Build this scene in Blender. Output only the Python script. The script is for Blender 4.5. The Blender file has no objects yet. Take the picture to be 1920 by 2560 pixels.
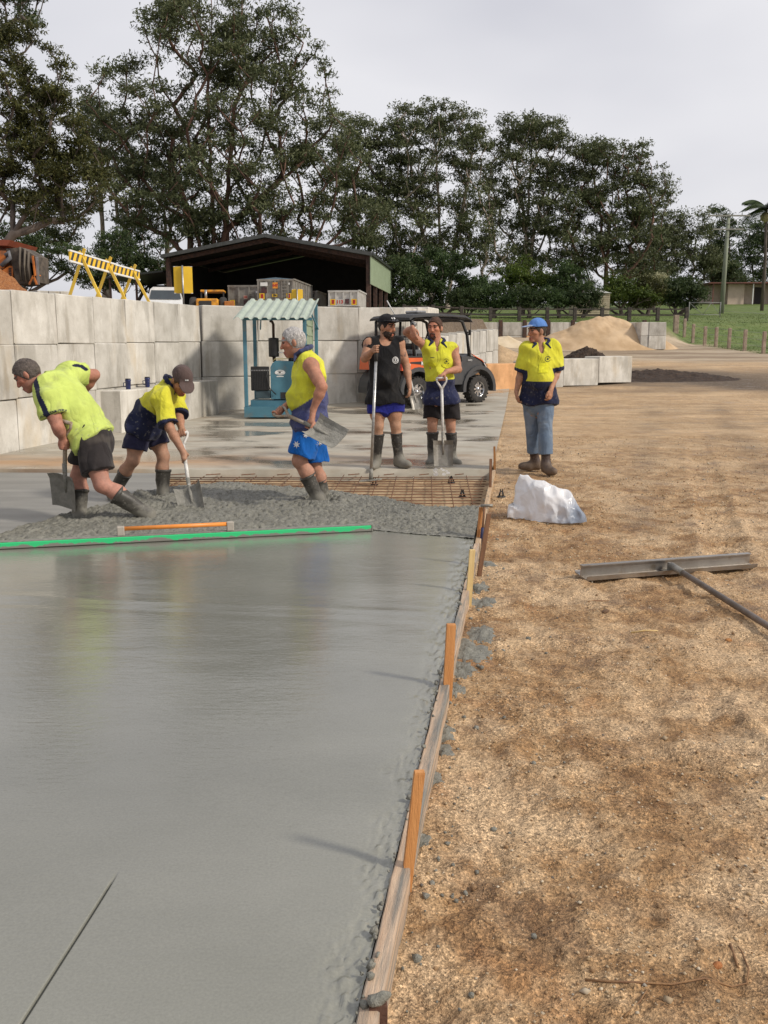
import bpy, bmesh, math, random
import numpy as np
from mathutils import Vector, Matrix
from mathutils.bvhtree import BVHTree

scene = bpy.context.scene
# ------------------------------------------------------------------ camera
FPX = 2312.0                      # focal length in photo pixels (1920 x 2560)
TH = math.atan(420 / FPX)         # camera looks down by this much
CZ = 1.5
cam_d = bpy.data.cameras.new('camera')
cam_d.sensor_fit = 'VERTICAL'; cam_d.sensor_height = 24.0
cam_d.lens = 24.0 * FPX / 2560.0
cam_d.clip_start = 0.05; cam_d.clip_end = 2000
cam = bpy.data.objects.new('camera', cam_d)
cam.location = (0, 0, CZ); cam.rotation_euler = (math.pi / 2 - TH, 0, 0)
scene.collection.objects.link(cam); scene.camera = cam
# ------------------------------------------------------------------ sky and sun
SUN_EL = math.radians(36); SUN_AZ = math.radians(113)   # azimuth clockwise from +Y
world = bpy.data.worlds.new('World'); scene.world = world; world.use_nodes = True
wn = world.node_tree.nodes; wl = world.node_tree.links; wn.clear()
w_out = wn.new('ShaderNodeOutputWorld'); w_bg = wn.new('ShaderNodeBackground')
w_sky = wn.new('ShaderNodeTexSky'); w_sky.sky_type = 'NISHITA'; w_sky.sun_disc = False
w_sky.sun_elevation = SUN_EL; w_sky.sun_rotation = SUN_AZ
w_sky.air_density = 1.0; w_sky.dust_density = 3.0
w_bg.inputs['Strength'].default_value = 0.1
w_tc = wn.new('ShaderNodeTexCoord'); w_map = wn.new('ShaderNodeMapping')
w_map.inputs['Scale'].default_value = (0.9, 0.9, 2.2)
w_nz = wn.new('ShaderNodeTexNoise'); w_nz.inputs['Scale'].default_value = 1.7
w_nz.inputs['Detail'].default_value = 4; w_nz.inputs['Roughness'].default_value = 0.45
w_rp = wn.new('ShaderNodeValToRGB')
w_rp.color_ramp.elements[0].position = 0.34; w_rp.color_ramp.elements[0].color = (5.3, 5.35, 6.1, 1)
w_rp.color_ramp.elements[1].position = 0.66; w_rp.color_ramp.elements[1].color = (8.8, 8.7, 9.0, 1)
w_mx = wn.new('ShaderNodeMix'); w_mx.data_type = 'RGBA'; w_mx.inputs['Factor'].default_value = 0.9
wl.new(w_tc.outputs['Generated'], w_map.inputs['Vector']); wl.new(w_map.outputs['Vector'], w_nz.inputs['Vector'])
wl.new(w_nz.outputs['Fac'], w_rp.inputs['Fac'])
wl.new(w_sky.outputs['Color'], w_mx.inputs['A']); wl.new(w_rp.outputs['Color'], w_mx.inputs['B'])
wl.new(w_mx.outputs['Result'], w_bg.inputs['Color']); wl.new(w_bg.outputs['Background'], w_out.inputs['Surface'])
sun_d = bpy.data.lights.new('sun', 'SUN'); sun_d.energy = 3.0; sun_d.angle = math.radians(6.0)
sun_d.color = (1.0, 0.92, 0.81)
sun = bpy.data.objects.new('sun', sun_d); scene.collection.objects.link(sun)
sdir = Vector((math.sin(SUN_AZ) * math.cos(SUN_EL), math.cos(SUN_AZ) * math.cos(SUN_EL), math.sin(SUN_EL)))
sun.rotation_euler = sdir.to_track_quat('Z', 'Y').to_euler(); sun.location = (20, -8, 18)
vs = scene.view_settings; vs.view_transform = 'Standard'; vs.look = 'None'; vs.exposure = 0.0; vs.gamma = 1.0
vs.use_curve_mapping = False
try:
    scene.cycles.max_bounces = 6; scene.cycles.diffuse_bounces = 3; scene.cycles.glossy_bounces = 3
    scene.cycles.transparent_max_bounces = 6; scene.cycles.use_denoising = True
except Exception: pass

# ------------------------------------------------------------------ helpers
rng = np.random.default_rng(7); random.seed(7)
_CT, _ST = math.cos(TH), math.sin(TH)
def ray(px, py):
    u = (px - 960) / FPX; v = -(py - 1280) / FPX
    return np.array([u, _CT + v * _ST, -_ST + v * _CT])
def G(px, py, z=0.0):             # photo pixel -> point on a level plane
    d = ray(px, py); t = (z - CZ) / d[2]; p = d * t; p[2] += CZ; return p
def AY(px, py, Y):                # photo pixel -> point at a known depth
    d = ray(px, py); p = d * (Y / d[1]); p[2] += CZ; return p
def nrm(v):
    v = np.asarray(v, float); return v / (np.linalg.norm(v) + 1e-12)
def A3(*v): return np.array(v, float)

_perm = rng.permutation(512); _perm = np.concatenate([_perm, _perm, _perm])
_grad = rng.normal(size=(512, 3)); _grad /= np.linalg.norm(_grad, axis=1)[:, None]
def pnoise(x, y, z=None):
    x = np.asarray(x, float); y = np.asarray(y, float)
    z = np.zeros_like(x) if z is None else np.asarray(z, float)
    xi = np.floor(x).astype(int); yi = np.floor(y).astype(int); zi = np.floor(z).astype(int)
    xf, yf, zf = x - xi, y - yi, z - zi
    u = xf * xf * xf * (xf * (xf * 6 - 15) + 10); v = yf * yf * yf * (yf * (yf * 6 - 15) + 10); w = zf * zf * zf * (zf * (zf * 6 - 15) + 10)
    def g(i, j, k):
        h = _perm[_perm[_perm[(xi + i) & 511] + ((yi + j) & 511)] + ((zi + k) & 511)] & 511
        gr = _grad[h]
        return gr[..., 0] * (xf - i) + gr[..., 1] * (yf - j) + gr[..., 2] * (zf - k)
    def L(a, b, t): return a + (b - a) * t
    return L(L(L(g(0,0,0), g(1,0,0), u), L(g(0,1,0), g(1,1,0), u), v), L(L(g(0,0,1), g(1,0,1), u), L(g(0,1,1), g(1,1,1), u), v), w) * 1.6
def fbm(x, y, f=1.0, o=4, ga=0.5, z=None):
    s = 0; a = 1.0
    for i in range(o):
        s = s + a * pnoise(np.asarray(x) * f + 17.3 * i, np.asarray(y) * f - 9.1 * i, None if z is None else np.asarray(z) * f)
        f *= 2.03; a *= ga
    return s
def sstep(x, a, b):
    t = np.clip((np.asarray(x, float) - a) / (b - a), 0, 1); return t * t * (3 - 2 * t)

COL = scene.collection
def tag(o, label=None, cat=None, group=None, kind=None):
    if label: o['label'] = label
    if cat: o['category'] = cat
    if group: o['group'] = group
    if kind: o['kind'] = kind
    return o
def empty(name, loc=(0, 0, 0), rz=0.0, label=None, cat=None, group=None):
    o = bpy.data.objects.new(name, None); COL.objects.link(o)
    o.empty_display_size = 0.1
    o.location = [float(v) for v in loc]; o.rotation_euler = (0, 0, rz)
    return tag(o, label, cat, group)
def link(name, me, mat=None, parent=None):
    if mat is not None and len(me.materials) == 0:
        for m in (mat if isinstance(mat, (list, tuple)) else [mat]): me.materials.append(m)
    o = bpy.data.objects.new(name, me); COL.objects.link(o)
    if parent is not None: o.parent = parent
    return o
def mesh_np(name, V, F, smooth=False, mi=None):
    V = np.ascontiguousarray(V, dtype=np.float32); F = np.ascontiguousarray(F, dtype=np.int32)
    me = bpy.data.meshes.new(name)
    n, k = F.shape
    me.vertices.add(len(V)); me.vertices.foreach_set('co', V.ravel())
    me.loops.add(n * k); me.loops.foreach_set('vertex_index', F.ravel())
    me.polygons.add(n); me.polygons.foreach_set('loop_start', np.arange(n, dtype=np.int32) * k)
    try: me.polygons.foreach_set('loop_total', np.full(n, k, dtype=np.int32))
    except Exception: pass
    if smooth: me.polygons.foreach_set('use_smooth', np.ones(n, dtype=bool))
    if mi is not None: me.polygons.foreach_set('material_index', np.asarray(mi, dtype=np.int32))
    me.update(calc_edges=True); me.validate()
    return me
def set_col(me, C, name='Col'):
    a = me.color_attributes.new(name, 'FLOAT_COLOR', 'POINT')
    C = np.asarray(C, float)
    if C.shape[1] == 3: C = np.concatenate([C, np.ones((len(C), 1))], 1)
    a.data.foreach_set('color', C.astype(np.float32).ravel())

class MB:
    """collects boxes, tubes and prisms into one mesh"""
    def __init__(s): s.v = []; s.f = []; s.m = []; s.sm = []
    def add(s, V, F, m=0, smooth=False):
        b = len(s.v); s.v.extend([tuple(map(float, p)) for p in V])
        for f in F: s.f.append(tuple(i + b for i in f)); s.m.append(m); s.sm.append(smooth)
        return s
    def box(s, lo, hi, m=0, M=None, bev=0.0):
        (x0, y0, z0), (x1, y1, z1) = lo, hi
        if bev > 0:
            bm = bmesh.new(); bmesh.ops.create_cube(bm, size=1)
            for v in bm.verts: v.co = ((x0 + x1) / 2 + v.co.x * (x1 - x0), (y0 + y1) / 2 + v.co.y * (y1 - y0), (z0 + z1) / 2 + v.co.z * (z1 - z0))
            bmesh.ops.bevel(bm, geom=list(bm.edges), offset=bev, segments=1, affect='EDGES')
            bm.verts.index_update()
            V = [np.array(v.co) for v in bm.verts]; F = [[v.index for v in f.verts] for f in bm.faces]; bm.free()
        else:
            V = [(x0,y0,z0),(x1,y0,z0),(x1,y1,z0),(x0,y1,z0),(x0,y0,z1),(x1,y0,z1),(x1,y1,z1),(x0,y1,z1)]
            F = [(3,2,1,0),(4,5,6,7),(0,1,5,4),(1,2,6,5),(2,3,7,6),(3,0,4,7)]
        if M is not None: V = [np.array(M @ Vector(p)) for p in V]
        return s.add(V, F, m)
    def tube(s, pts, r, n=8, m=0, cap=True, smooth=True, flat=None):
        P = [np.asarray(p, float) for p in pts]; R = r if hasattr(r, '__len__') else [r] * len(P)
        ref = None; V = []; F = []
        for i, p in enumerate(P):
            t = nrm((P[min(i + 1, len(P) - 1)] - P[max(i - 1, 0)]))
            if ref is None:
                ref = nrm(np.cross(t, (0, 0, 1) if abs(t[2]) < 0.9 else (1, 0, 0)))
            ref = nrm(ref - t * np.dot(ref, t)); b = np.cross(t, ref)
            for k in range(n):
                a = 2 * math.pi * k / n
                V.append(p + R[i] * (math.cos(a) * ref + math.sin(a) * b * (flat or 1.0)))
        for i in range(len(P) - 1):
            for k in range(n):
                a, b2 = i * n + k, i * n + (k + 1) % n
                F.append((a, b2, b2 + n, a + n))
        s.add(V, F, m, smooth)
        if cap:
            b0 = len(s.v) - len(V)
            s.f.append(tuple(b0 + k for k in reversed(range(n)))); s.m.append(m); s.sm.append(False)
            s.f.append(tuple(b0 + (len(P) - 1) * n + k for k in range(n))); s.m.append(m); s.sm.append(False)
        return s
    def bar(s, a, b, w, h, m=0, up=(0, 0, 1)):   # square section bar between two points
        a, b = np.asarray(a, float), np.asarray(b, float); t = nrm(b - a)
        up = np.asarray(up, float)
        if abs(np.dot(t, up)) > 0.95: up = A3(0, 1, 0)
        sd = nrm(np.cross(t, up)); u = np.cross(sd, t)
        V = [p + sd * x * w / 2 + u * y * h / 2 for p in (a, b) for x, y in ((-1,-1),(1,-1),(1,1),(-1,1))]
        return s.add(V, [(0,1,2,3),(7,6,5,4),(0,4,5,1),(1,5,6,2),(2,6,7,3),(3,7,4,0)], m)
    def prism(s, poly, d, m=0):          # polygon (3d points) extruded by vector d
        n = len(poly); P = [np.asarray(p, float) for p in poly]; d = np.asarray(d, float)
        V = P + [p + d for p in P]
        F = [tuple(range(n)), tuple(reversed(range(n, 2 * n)))] + [(i, i + n, (i + 1) % n + n, (i + 1) % n) for i in range(n)]
        return s.add(V, F, m)
    def lathe(s, prof, c, axis, n=20, m=0, smooth=True):
        axis = nrm(axis); ref = nrm(np.cross(axis, (0, 0, 1) if abs(axis[2]) < .9 else (1, 0, 0))); b = np.cross(axis, ref)
        V = []; F = []
        for (r, h) in prof:
            for k in range(n):
                a = 2 * math.pi * k / n
                V.append(np.asarray(c) + axis * h + r * (math.cos(a) * ref + math.sin(a) * b))
        for i in range(len(prof) - 1):
            for k in range(n):
                F.append((i * n + k, i * n + (k + 1) % n, (i + 1) * n + (k + 1) % n, (i + 1) * n + k))
        return s.add(V, F, m, smooth)
    def mesh(s, name, org=None):
        V = np.array(s.v) if org is None else np.array(s.v) - np.asarray(org)
        me = bpy.data.meshes.new(name); me.from_pydata(V.tolist(), [], s.f)
        me.polygons.foreach_set('material_index', s.m); me.polygons.foreach_set('use_smooth', s.sm)
        me.update(); bm = bmesh.new(); bm.from_mesh(me); bmesh.ops.recalc_face_normals(bm, faces=bm.faces); bm.to_mesh(me); bm.free()
        return me
    def build(s, name, mat, parent=None, org=None): return link(name, s.mesh(name, org), mat, parent)

# ------------------------------------------------------------------ materials
def _nt(name):
    m = bpy.data.materials.new(name); m.use_nodes = True
    return m, m.node_tree.nodes, m.node_tree.links, m.node_tree.nodes['Principled BSDF']
def _noise(n, l, vec, scale, detail=4, rough=0.55):
    t = n.new('ShaderNodeTexNoise'); t.inputs['Scale'].default_value = scale; t.inputs['Detail'].default_value = detail
    t.inputs['Roughness'].default_value = rough
    if vec is not None: l.new(vec, t.inputs['Vector'])
    return t.outputs['Fac']
def _ramp(n, l, fac, stops):
    r = n.new('ShaderNodeValToRGB'); cr = r.color_ramp
    while len(cr.elements) < len(stops): cr.elements.new(0.5)
    for e, (p, c) in zip(cr.elements, stops):
        e.position = p; e.color = (c, c, c, 1) if not hasattr(c, '__len__') else (*c[:3], 1)
    l.new(fac, r.inputs['Fac']); return r.outputs['Color']
def _mix(n, l, fac, a, b, mode='MIX'):
    x = n.new('ShaderNodeMix'); x.data_type = 'RGBA'; x.blend_type = mode; x.clamp_factor = True
    for k, v in (('Factor', fac), ('A', a), ('B', b)):
        if hasattr(v, 'is_linked') or hasattr(v, 'links'): l.new(v, x.inputs[k])
        elif k == 'Factor': x.inputs[k].default_value = v
        else: x.inputs[k].default_value = (*v[:3], 1)
    return x.outputs['Result']
def _math(n, l, op, a, b=None):
    x = n.new('ShaderNodeMath'); x.operation = op
    for i, v in enumerate((a, b)):
        if v is None: continue
        if hasattr(v, 'links'): l.new(v, x.inputs[i])
        else: x.inputs[i].default_value = v
    return x.outputs[0]
def _bump(n, l, h, strength, dist, normal=None):
    b = n.new('ShaderNodeBump'); b.inputs['Strength'].default_value = strength; b.inputs['Distance'].default_value = dist
    l.new(h, b.inputs['Height'])
    if normal is not None: l.new(normal, b.inputs['Normal'])
    return b.outputs['Normal']
def _pos(n): return n.new('ShaderNodeNewGeometry').outputs['Position']
def _scaled(n, l, vec, sc, rot=0.0):
    if rot:
        r = n.new('ShaderNodeMapping'); r.inputs['Rotation'].default_value = (0, 0, rot); l.new(vec, r.inputs['Vector']); vec = r.outputs['Vector']
    m = n.new('ShaderNodeMapping'); m.inputs['Scale'].default_value = sc; l.new(vec, m.inputs['Vector']); return m.outputs['Vector']
_pm = {}
def pm(name, c1, c2=None, scale=6.0, rough=0.6, bump=0.0, bscale=None, metal=0.0, spec=0.5, stretch=None, lo=0.35, hi=0.65, dirt=None, dirt_s=2.0, dirt_a=0.55, coat=0.0, obj=False, rot=0.0):
    """plain procedural paint: two tones by noise, optional bump and dirt"""
    if name in _pm: return _pm[name]
    m, n, l, p = _nt(name); c2 = c2 or tuple(min(1, x * 0.72) for x in c1)
    v = n.new('ShaderNodeTexCoord').outputs['Object'] if obj else _pos(n)
    if stretch: v = _scaled(n, l, v, stretch, rot)
    f = _noise(n, l, v, scale); col = _ramp(n, l, f, [(lo, c1), (hi, c2)])
    if dirt:
        g = _ramp(n, l, _noise(n, l, v, dirt_s, 6, 0.65), [(dirt_a - .08, 0.0), (dirt_a + .12, 1.0)])
        col = _mix(n, l, g, col, dirt)
    l.new(col, p.inputs['Base Color'])
    p.inputs['Roughness'].default_value = rough; p.inputs['Metallic'].default_value = metal
    p.inputs['Specular IOR Level'].default_value = spec
    if coat: p.inputs['Coat Weight'].default_value = coat; p.inputs['Coat Roughness'].default_value = 0.15
    if bump: l.new(_bump(n, l, _noise(n, l, v, bscale or scale * 6, 5), bump, 0.02), p.inputs['Normal'])
    _pm[name] = m; return m
def cm(name, rough=0.8, bump=0.15, bscale=60, spec=0.3, var=0.25, sheen=0.0, sss=0.0, vscale=14, wrinkle=0.0):
    """material that takes its albedo from the mesh's colour attribute"""
    if name in _pm: return _pm[name]
    m, n, l, p = _nt(name)
    a = n.new('ShaderNodeVertexColor'); a.layer_name = 'Col'
    v = n.new('ShaderNodeTexCoord').outputs['Object']
    g = _ramp(n, l, _noise(n, l, v, vscale, 5), [(0.3, 1 - var), (0.7, 1.0)])
    l.new(_mix(n, l, 1.0, a.outputs['Color'], g, 'MULTIPLY'), p.inputs['Base Color'])
    p.inputs['Roughness'].default_value = rough; p.inputs['Specular IOR Level'].default_value = spec
    if sheen: p.inputs['Sheen Weight'].default_value = sheen
    if sss:
        p.inputs['Subsurface Weight'].default_value = sss; p.inputs['Subsurface Radius'].default_value = (0.012, 0.005, 0.003); p.inputs['Subsurface Scale'].default_value = 1.0
    if bump:
        nm = _bump(n, l, _noise(n, l, v, bscale, 4), bump, 0.01)
        if wrinkle:
            t = n.new('ShaderNodeTexNoise'); t.inputs['Scale'].default_value = 4.6; t.inputs['Detail'].default_value = 2.5; t.inputs['Distortion'].default_value = .8; l.new(_scaled(n, l, v, (1.25, 1.25, .6)), t.inputs['Vector'])
            rid = _math(n, l, 'ABSOLUTE', _math(n, l, 'SUBTRACT', t.outputs['Fac'], .5)); nm = _bump(n, l, _ramp(n, l, rid, [(0, 0.0), (.08, .55), (.22, 1.0)]), wrinkle, .03, nm)
        l.new(nm, p.inputs['Normal'])
    _pm[name] = m; return m
def text_mesh(s, size, thick=0.002, bold=0.0):
    cu = bpy.data.curves.new('lettering', 'FONT'); cu.body = s; cu.size = size; cu.extrude = thick; cu.offset = bold
    cu.align_x = 'CENTER'; cu.align_y = 'CENTER'; cu.resolution_u = 2
    ob = bpy.data.objects.new('lettering_tmp', cu); COL.objects.link(ob)
    dg = bpy.context.evaluated_depsgraph_get()
    me = bpy.data.meshes.new_from_object(ob.evaluated_get(dg)); bpy.data.objects.remove(ob); bpy.data.curves.remove(cu)
    return me
def lettering(s, size, mat, parent, loc, right, up, name='lettering', thick=0.002, bold=0.0):
    me = text_mesh(s, size, thick, bold); o = link(name, me, mat, parent)
    r = nrm(right); u = nrm(up); z = np.cross(r, u)
    o.matrix_local = Matrix(((r[0], u[0], z[0], loc[0]), (r[1], u[1], z[1], loc[1]), (r[2], u[2], z[2], loc[2]), (0, 0, 0, 1)))
    return o
# ================================================================== THE SETTING
def form_x(Y): return -0.34 + 0.148 * np.asarray(Y, float)      # line of the formwork and of the old slab's edge
WALL_A = A3(-7.57 + .185 * 8.0, 8.0); WALL_B = A3(-3.89, 19.9); WALL_C = A3(0.45, 22.3)
def edge_x(Y):
    return np.interp(Y, [0, 8, 19.9, 22.3, 36, 57, 70, 400], [-8.0, -6.09, -3.89, 0.45, 4.6, 5.2, 5.5, 6.0])
def edge_cos(Y):
    return np.interp(Y, [0, 19.89, 19.9, 22.3, 22.31, 400], [.98, .98, .484, .484, .957, .957])
def yard_h(Y): return np.interp(Y, [-20, 0, 11, 20, 26, 49, 58, 64, 70, 82, 110, 160, 400], [-.03, -.03, -.03, .05, .33, 1.0, 1.45, 2.9, 3.4, 4.1, 6.2, 7, 7])
def H(X, Y):
    X = np.asarray(X, float); Y = np.asarray(Y, float)
    yard = yard_h(Y)
    terr = np.interp(Y, [-20, 22, 60, 82, 110, 160, 400], [2.1, 2.12, 2.95, 4.1, 6.2, 7, 7])
    d = (edge_x(Y) - X) * edge_cos(Y)
    w = np.where(Y < 36, sstep(d, .25, .65), sstep(d, -2.5, 3.0))
    # dirt beside the formwork lies a little lower than the slab
    near = sstep(X - form_x(Y), -.05, .05) * (1 - sstep(Y, 7.0, 11.5))
    h = yard * (1 - w) + np.maximum(terr, yard) * w - .065 * near
    bay = sstep(Y, 56.6, 57.4) * sstep(X, 3.5, 5.0) * (1 - sstep(X, 17, 19)) * (1 - sstep(Y, 60, 66))
    return np.maximum(h, h * (1 - bay) + 2.75 * bay)
def dirt_detail(X, Y):
    a = fbm(X, Y, 1.1, 3) * .024 + fbm(X + 40, Y, 4.2, 4, .6) * .017 + fbm(X, Y + 9, 15, 4, .65) * .0075
    r = np.abs(pnoise(X * 2.1 + 3, Y * 1.3)); a += .012 * sstep(r, .0, .25)
    u = X - (2.95 + .30 * (Y - 8)); rut = np.exp(-(np.abs(u) / .16) ** 4) * sstep(Y, 5.5, 7); a += rut * (-.022 + .010 * np.sign(np.sin(Y * 34 + np.abs(u) * 26))) + .02 * np.exp(-((np.abs(u) - .21) / .06) ** 2) * sstep(Y, 5.5, 7)
    ch = 1 - np.abs(fbm(X, Y, 3.3, 2)) * 2.4; a += .012 * np.clip(ch, 0, 1) ** 3 * sstep(fbm(X + 7, Y, .9, 2), -.1, .4)
    for (hx, hy, hr) in ((1.22, 2.62, .07), (1.65, 3.6, .09), (.9, 2.1, .06), (1.5, 2.2, .10), (2.0, 2.9, .08), (.62, 3.4, .08)):   # boot dents
        g = np.exp(-(((X - hx) / hr) ** 2 + ((Y - hy) / (hr * 1.3)) ** 2)); rim = np.exp(-((np.hypot((X - hx), (Y - hy) / 1.3) / hr - 1.5) / .4) ** 2)
        a += -.035 * g + .010 * rim
    return a

def zone_cols(X, Y):
    """R: grass, G: dark mulch and grit, B: pale sand wash"""
    fence = np.interp(Y, [40, 49, 61, 64, 400], [40, 19.5, 19.0, 18, 18])
    n = fbm(X, Y, .25, 3) * 1.5
    grass = np.maximum(sstep(X + n * .4, fence, fence + 1.2) * sstep(Y, 38, 44), sstep(Y, 57.0, 58.5))
    grass = np.where((edge_x(Y) - X > 0) & (Y < 70), 0, grass)
    dark = sstep(Y + n * 2.4, 23.5, 27.5) * (1 - sstep(Y + n * 2, 31, 37)) * (.9 - .35 * sstep(X, 10, 15))
    dark = np.maximum(dark, .85 * ((edge_x(Y) - X) > .2))
    for (x0, k1, k2, a0, a1) in ((2.2, .30, 0, 6, 24), (3.7, .30, 0, 6, 24), (2.6, .55, .012, 11, 30), (4.1, .60, .012, 11, 30), (3.0, .15, .03, 13, 26), (4.4, .17, .03, 13, 26)):
        d0 = np.maximum(Y - 8, 0); tr = np.exp(-((X - x0 - k1 * d0 - k2 * d0 ** 2) / (.13 + .008 * Y)) ** 2) * sstep(Y, a0, a0 + 3) * (1 - sstep(Y, a1 - 4, a1)) * np.clip(.55 + fbm(X, Y, .9, 3) * .9, 0, 1); dark = np.maximum(dark, .42 * tr)
    pale = sstep(Y + n * 2.0, 38, 44) * (1 - sstep(X, 26, 34))
    return np.stack([grass, dark, pale], -1)

def ground_mat():
    m, n, l, p = _nt('ground_dirt'); v = _pos(n)
    at = n.new('ShaderNodeVertexColor'); at.layer_name = 'Col'
    sp = n.new('ShaderNodeSeparateColor'); l.new(at.outputs['Color'], sp.inputs['Color'])
    big = _noise(n, l, v, .9, 6, .6); mid = _noise(n, l, v, 5.5, 6, .65); fine = _noise(n, l, v, 75, 3, .7); vf = _noise(n, l, v, 260, 2, .6)
    base = _ramp(n, l, mid, [(.30, (.185, .103, .046)), (.47, (.32, .20, .10)), (.62, (.46, .325, .19))])
    patch = _ramp(n, l, _math(n, l, 'ADD', _math(n, l, 'MULTIPLY', big, .6), _math(n, l, 'MULTIPLY', _noise(n, l, v, 3.1, 6, .7), .4)), [(.47, 0.0), (.56, 1.0)])
    base = _mix(n, l, _math(n, l, 'MULTIPLY', patch, .68), base, (.57, .435, .285))
    wet = _ramp(n, l, _noise(n, l, v, 2.3, 7, .68), [(.53, 0.0), (.63, 1.0)])
    base = _mix(n, l, _math(n, l, 'MULTIPLY', wet, .68), base, (.19, .112, .056))
    rust = _ramp(n, l, _noise(n, l, v, 2.6, 3, .5), [(.60, 0.0), (.75, 1.0)])
    base = _mix(n, l, _math(n, l, 'MULTIPLY', rust, .45), base, (.34, .15, .055))
    grit = _ramp(n, l, fine, [(.30, .48), (.50, 1.0), (.66, 1.5)])
    base = _mix(n, l, 1.0, base, grit, 'MULTIPLY')
    base = _mix(n, l, 1.0, base, (.99, .945, .885), 'MULTIPLY')
    vo = n.new('ShaderNodeTexVoronoi'); vo.inputs['Scale'].default_value = 185; l.new(v, vo.inputs['Vector']); vs_ = n.new('ShaderNodeSeparateColor'); l.new(vo.outputs['Color'], vs_.inputs['Color'])
    grav = _ramp(n, l, vs_.outputs['Red'], [(0, .62), (.35, .90), (.7, 1.08), (1.0, 1.7)]); gm = _ramp(n, l, _noise(n, l, v, 3.7, 5, .65), [(.38, .35), (.56, 1.0)])
    base = _mix(n, l, gm, base, _mix(n, l, 1.0, base, grav, 'MULTIPLY'))
    # streaks left by wheels, running with the yard
    tr = _ramp(n, l, _noise(n, l, _scaled(n, l, v, (.16, 1.1, 1)), 1.6, 5, .6), [(.35, .78), (.65, 1.15)])
    yv = n.new('ShaderNodeSeparateXYZ'); l.new(v, yv.inputs['Vector'])
    far = _ramp(n, l, _math(n, l, 'DIVIDE', yv.outputs['Y'], 60.0), [(.15, 0.0), (.28, 1.0)])
    base = _mix(n, l, _math(n, l, 'MULTIPLY', far, .55), base, (.54, .385, .225))
    base = _mix(n, l, far, base, _mix(n, l, 1.0, base, tr, 'MULTIPLY'))
    dk = _ramp(n, l, _noise(n, l, v, 14, 5, .7), [(.35, (.045, .032, .024)), (.55, (.11, .085, .062)), (.7, (.20, .165, .12))])
    base = _mix(n, l, sp.outputs['Green'], base, dk)
    pl = _ramp(n, l, _noise(n, l, _scaled(n, l, v, (.15, 1.0, 1)), .8, 5, .6), [(.35, (.23, .165, .105)), (.6, (.46, .37, .26))])
    base = _mix(n, l, sp.outputs['Blue'], base, pl)
    gr = _ramp(n, l, _noise(n, l, v, .8, 6, .65), [(.3, (.075, .115, .028)), (.5, (.12, .17, .042)), (.7, (.18, .21, .07))])
    base = _mix(n, l, sp.outputs['Red'], base, gr)
    l.new(base, p.inputs['Base Color'])
    l.new(_ramp(n, l, wet, [(0, .85), (1, .5)]), p.inputs['Roughness']); p.inputs['Specular IOR Level'].default_value = .35
    b1 = _bump(n, l, vo.outputs['Distance'], .35, .004, _bump(n, l, fine, .6, .014)); b2 = _bump(n, l, vf, .35, .004, b1); b3 = _bump(n, l, _noise(n, l, v, 21, 5, .7), .45, .035, b2); l.new(_bump(n, l, mid, .6, .06, b3), p.inputs['Normal'])
    return m
M_GROUND = ground_mat()
def grid_faces(nr, nc):
    i = np.arange(nr * nc).reshape(nr, nc)
    return np.stack([i[:-1, :-1], i[:-1, 1:], i[1:, 1:], i[1:, :-1]], -1).reshape(-1, 4)
def build_ground():
    ys = np.concatenate([np.linspace(-14, 1.0, 10)[:-1], 1.0 * 1.0235 ** np.arange(0, 262)])
    us = np.concatenate([np.linspace(-9, -.62, 40)[:-1], np.linspace(-.62, .62, 170), np.linspace(.62, 9, 40)[1:]])
    Y = np.repeat(ys[:, None], len(us), 1); X = us[None, :] * np.maximum(np.abs(Y), 9 - 8 * sstep(Y, 3, 12)) + .02 * Y
    Z = H(X, Y)
    inn = ((X > form_x(Y) + .1) & (X < form_x(Y) + 2.3 + .45 * Y) & (Y > 1.3) & (Y < 15.0))
    Z = Z + np.where(Y > 15, fbm(X, Y, .5, 3) * .03, 0) * (1 - .7 * sstep(Y, 50, 60))
    Z = np.where(inn, Z - .14, Z); Z = np.where((X < form_x(Y) + .1) & (Y < 11.6) & (X > edge_x(Y) - .3), Z - .22, Z); Z = np.where((X < form_x(Y) - .25) & (Y >= 11.6) & (Y < 27) & (X > edge_x(Y) - .3), yard_h(Y) - .05, Z)
    me = mesh_np('ground', np.stack([X, Y, Z], -1).reshape(-1, 3), grid_faces(*X.shape), True)
    set_col(me, zone_cols(X, Y).reshape(-1, 3)); o = link('ground', me, M_GROUND); tag(o, kind='structure')
    # the finely modelled dirt beside the formwork
    r = 430; c = 330
    ys = 1.25 * (15.4 / 1.25) ** (np.linspace(0, 1, r)); t = np.linspace(0, 1, c) ** 1.25
    Y = np.repeat(ys[:, None], c, 1); X = form_x(Y) + .022 + t[None, :] * (2.5 + .45 * Y)
    fade = (1 - sstep(t, .93, 1.0))[None, :] * (1 - sstep(Y, 13.5, 15.2)) * (1 - .55 * sstep(Y, 6, 12))
    Z = H(X, Y) + dirt_detail(X, Y) * fade + .004 - .02 * (1 - fade)
    me = mesh_np('dirt_verge', np.stack([X, Y, Z], -1).reshape(-1, 3), grid_faces(r, c), True)
    set_col(me, zone_cols(X, Y).reshape(-1, 3)); o = link('dirt_verge', me, M_GROUND); tag(o, kind='structure')
build_ground()
def dirt_z(x, y): return float(H(x, y) + dirt_detail(np.array(x), np.array(y)) * (1 - .55 * sstep(y, 6, 12)) + .004)

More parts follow.
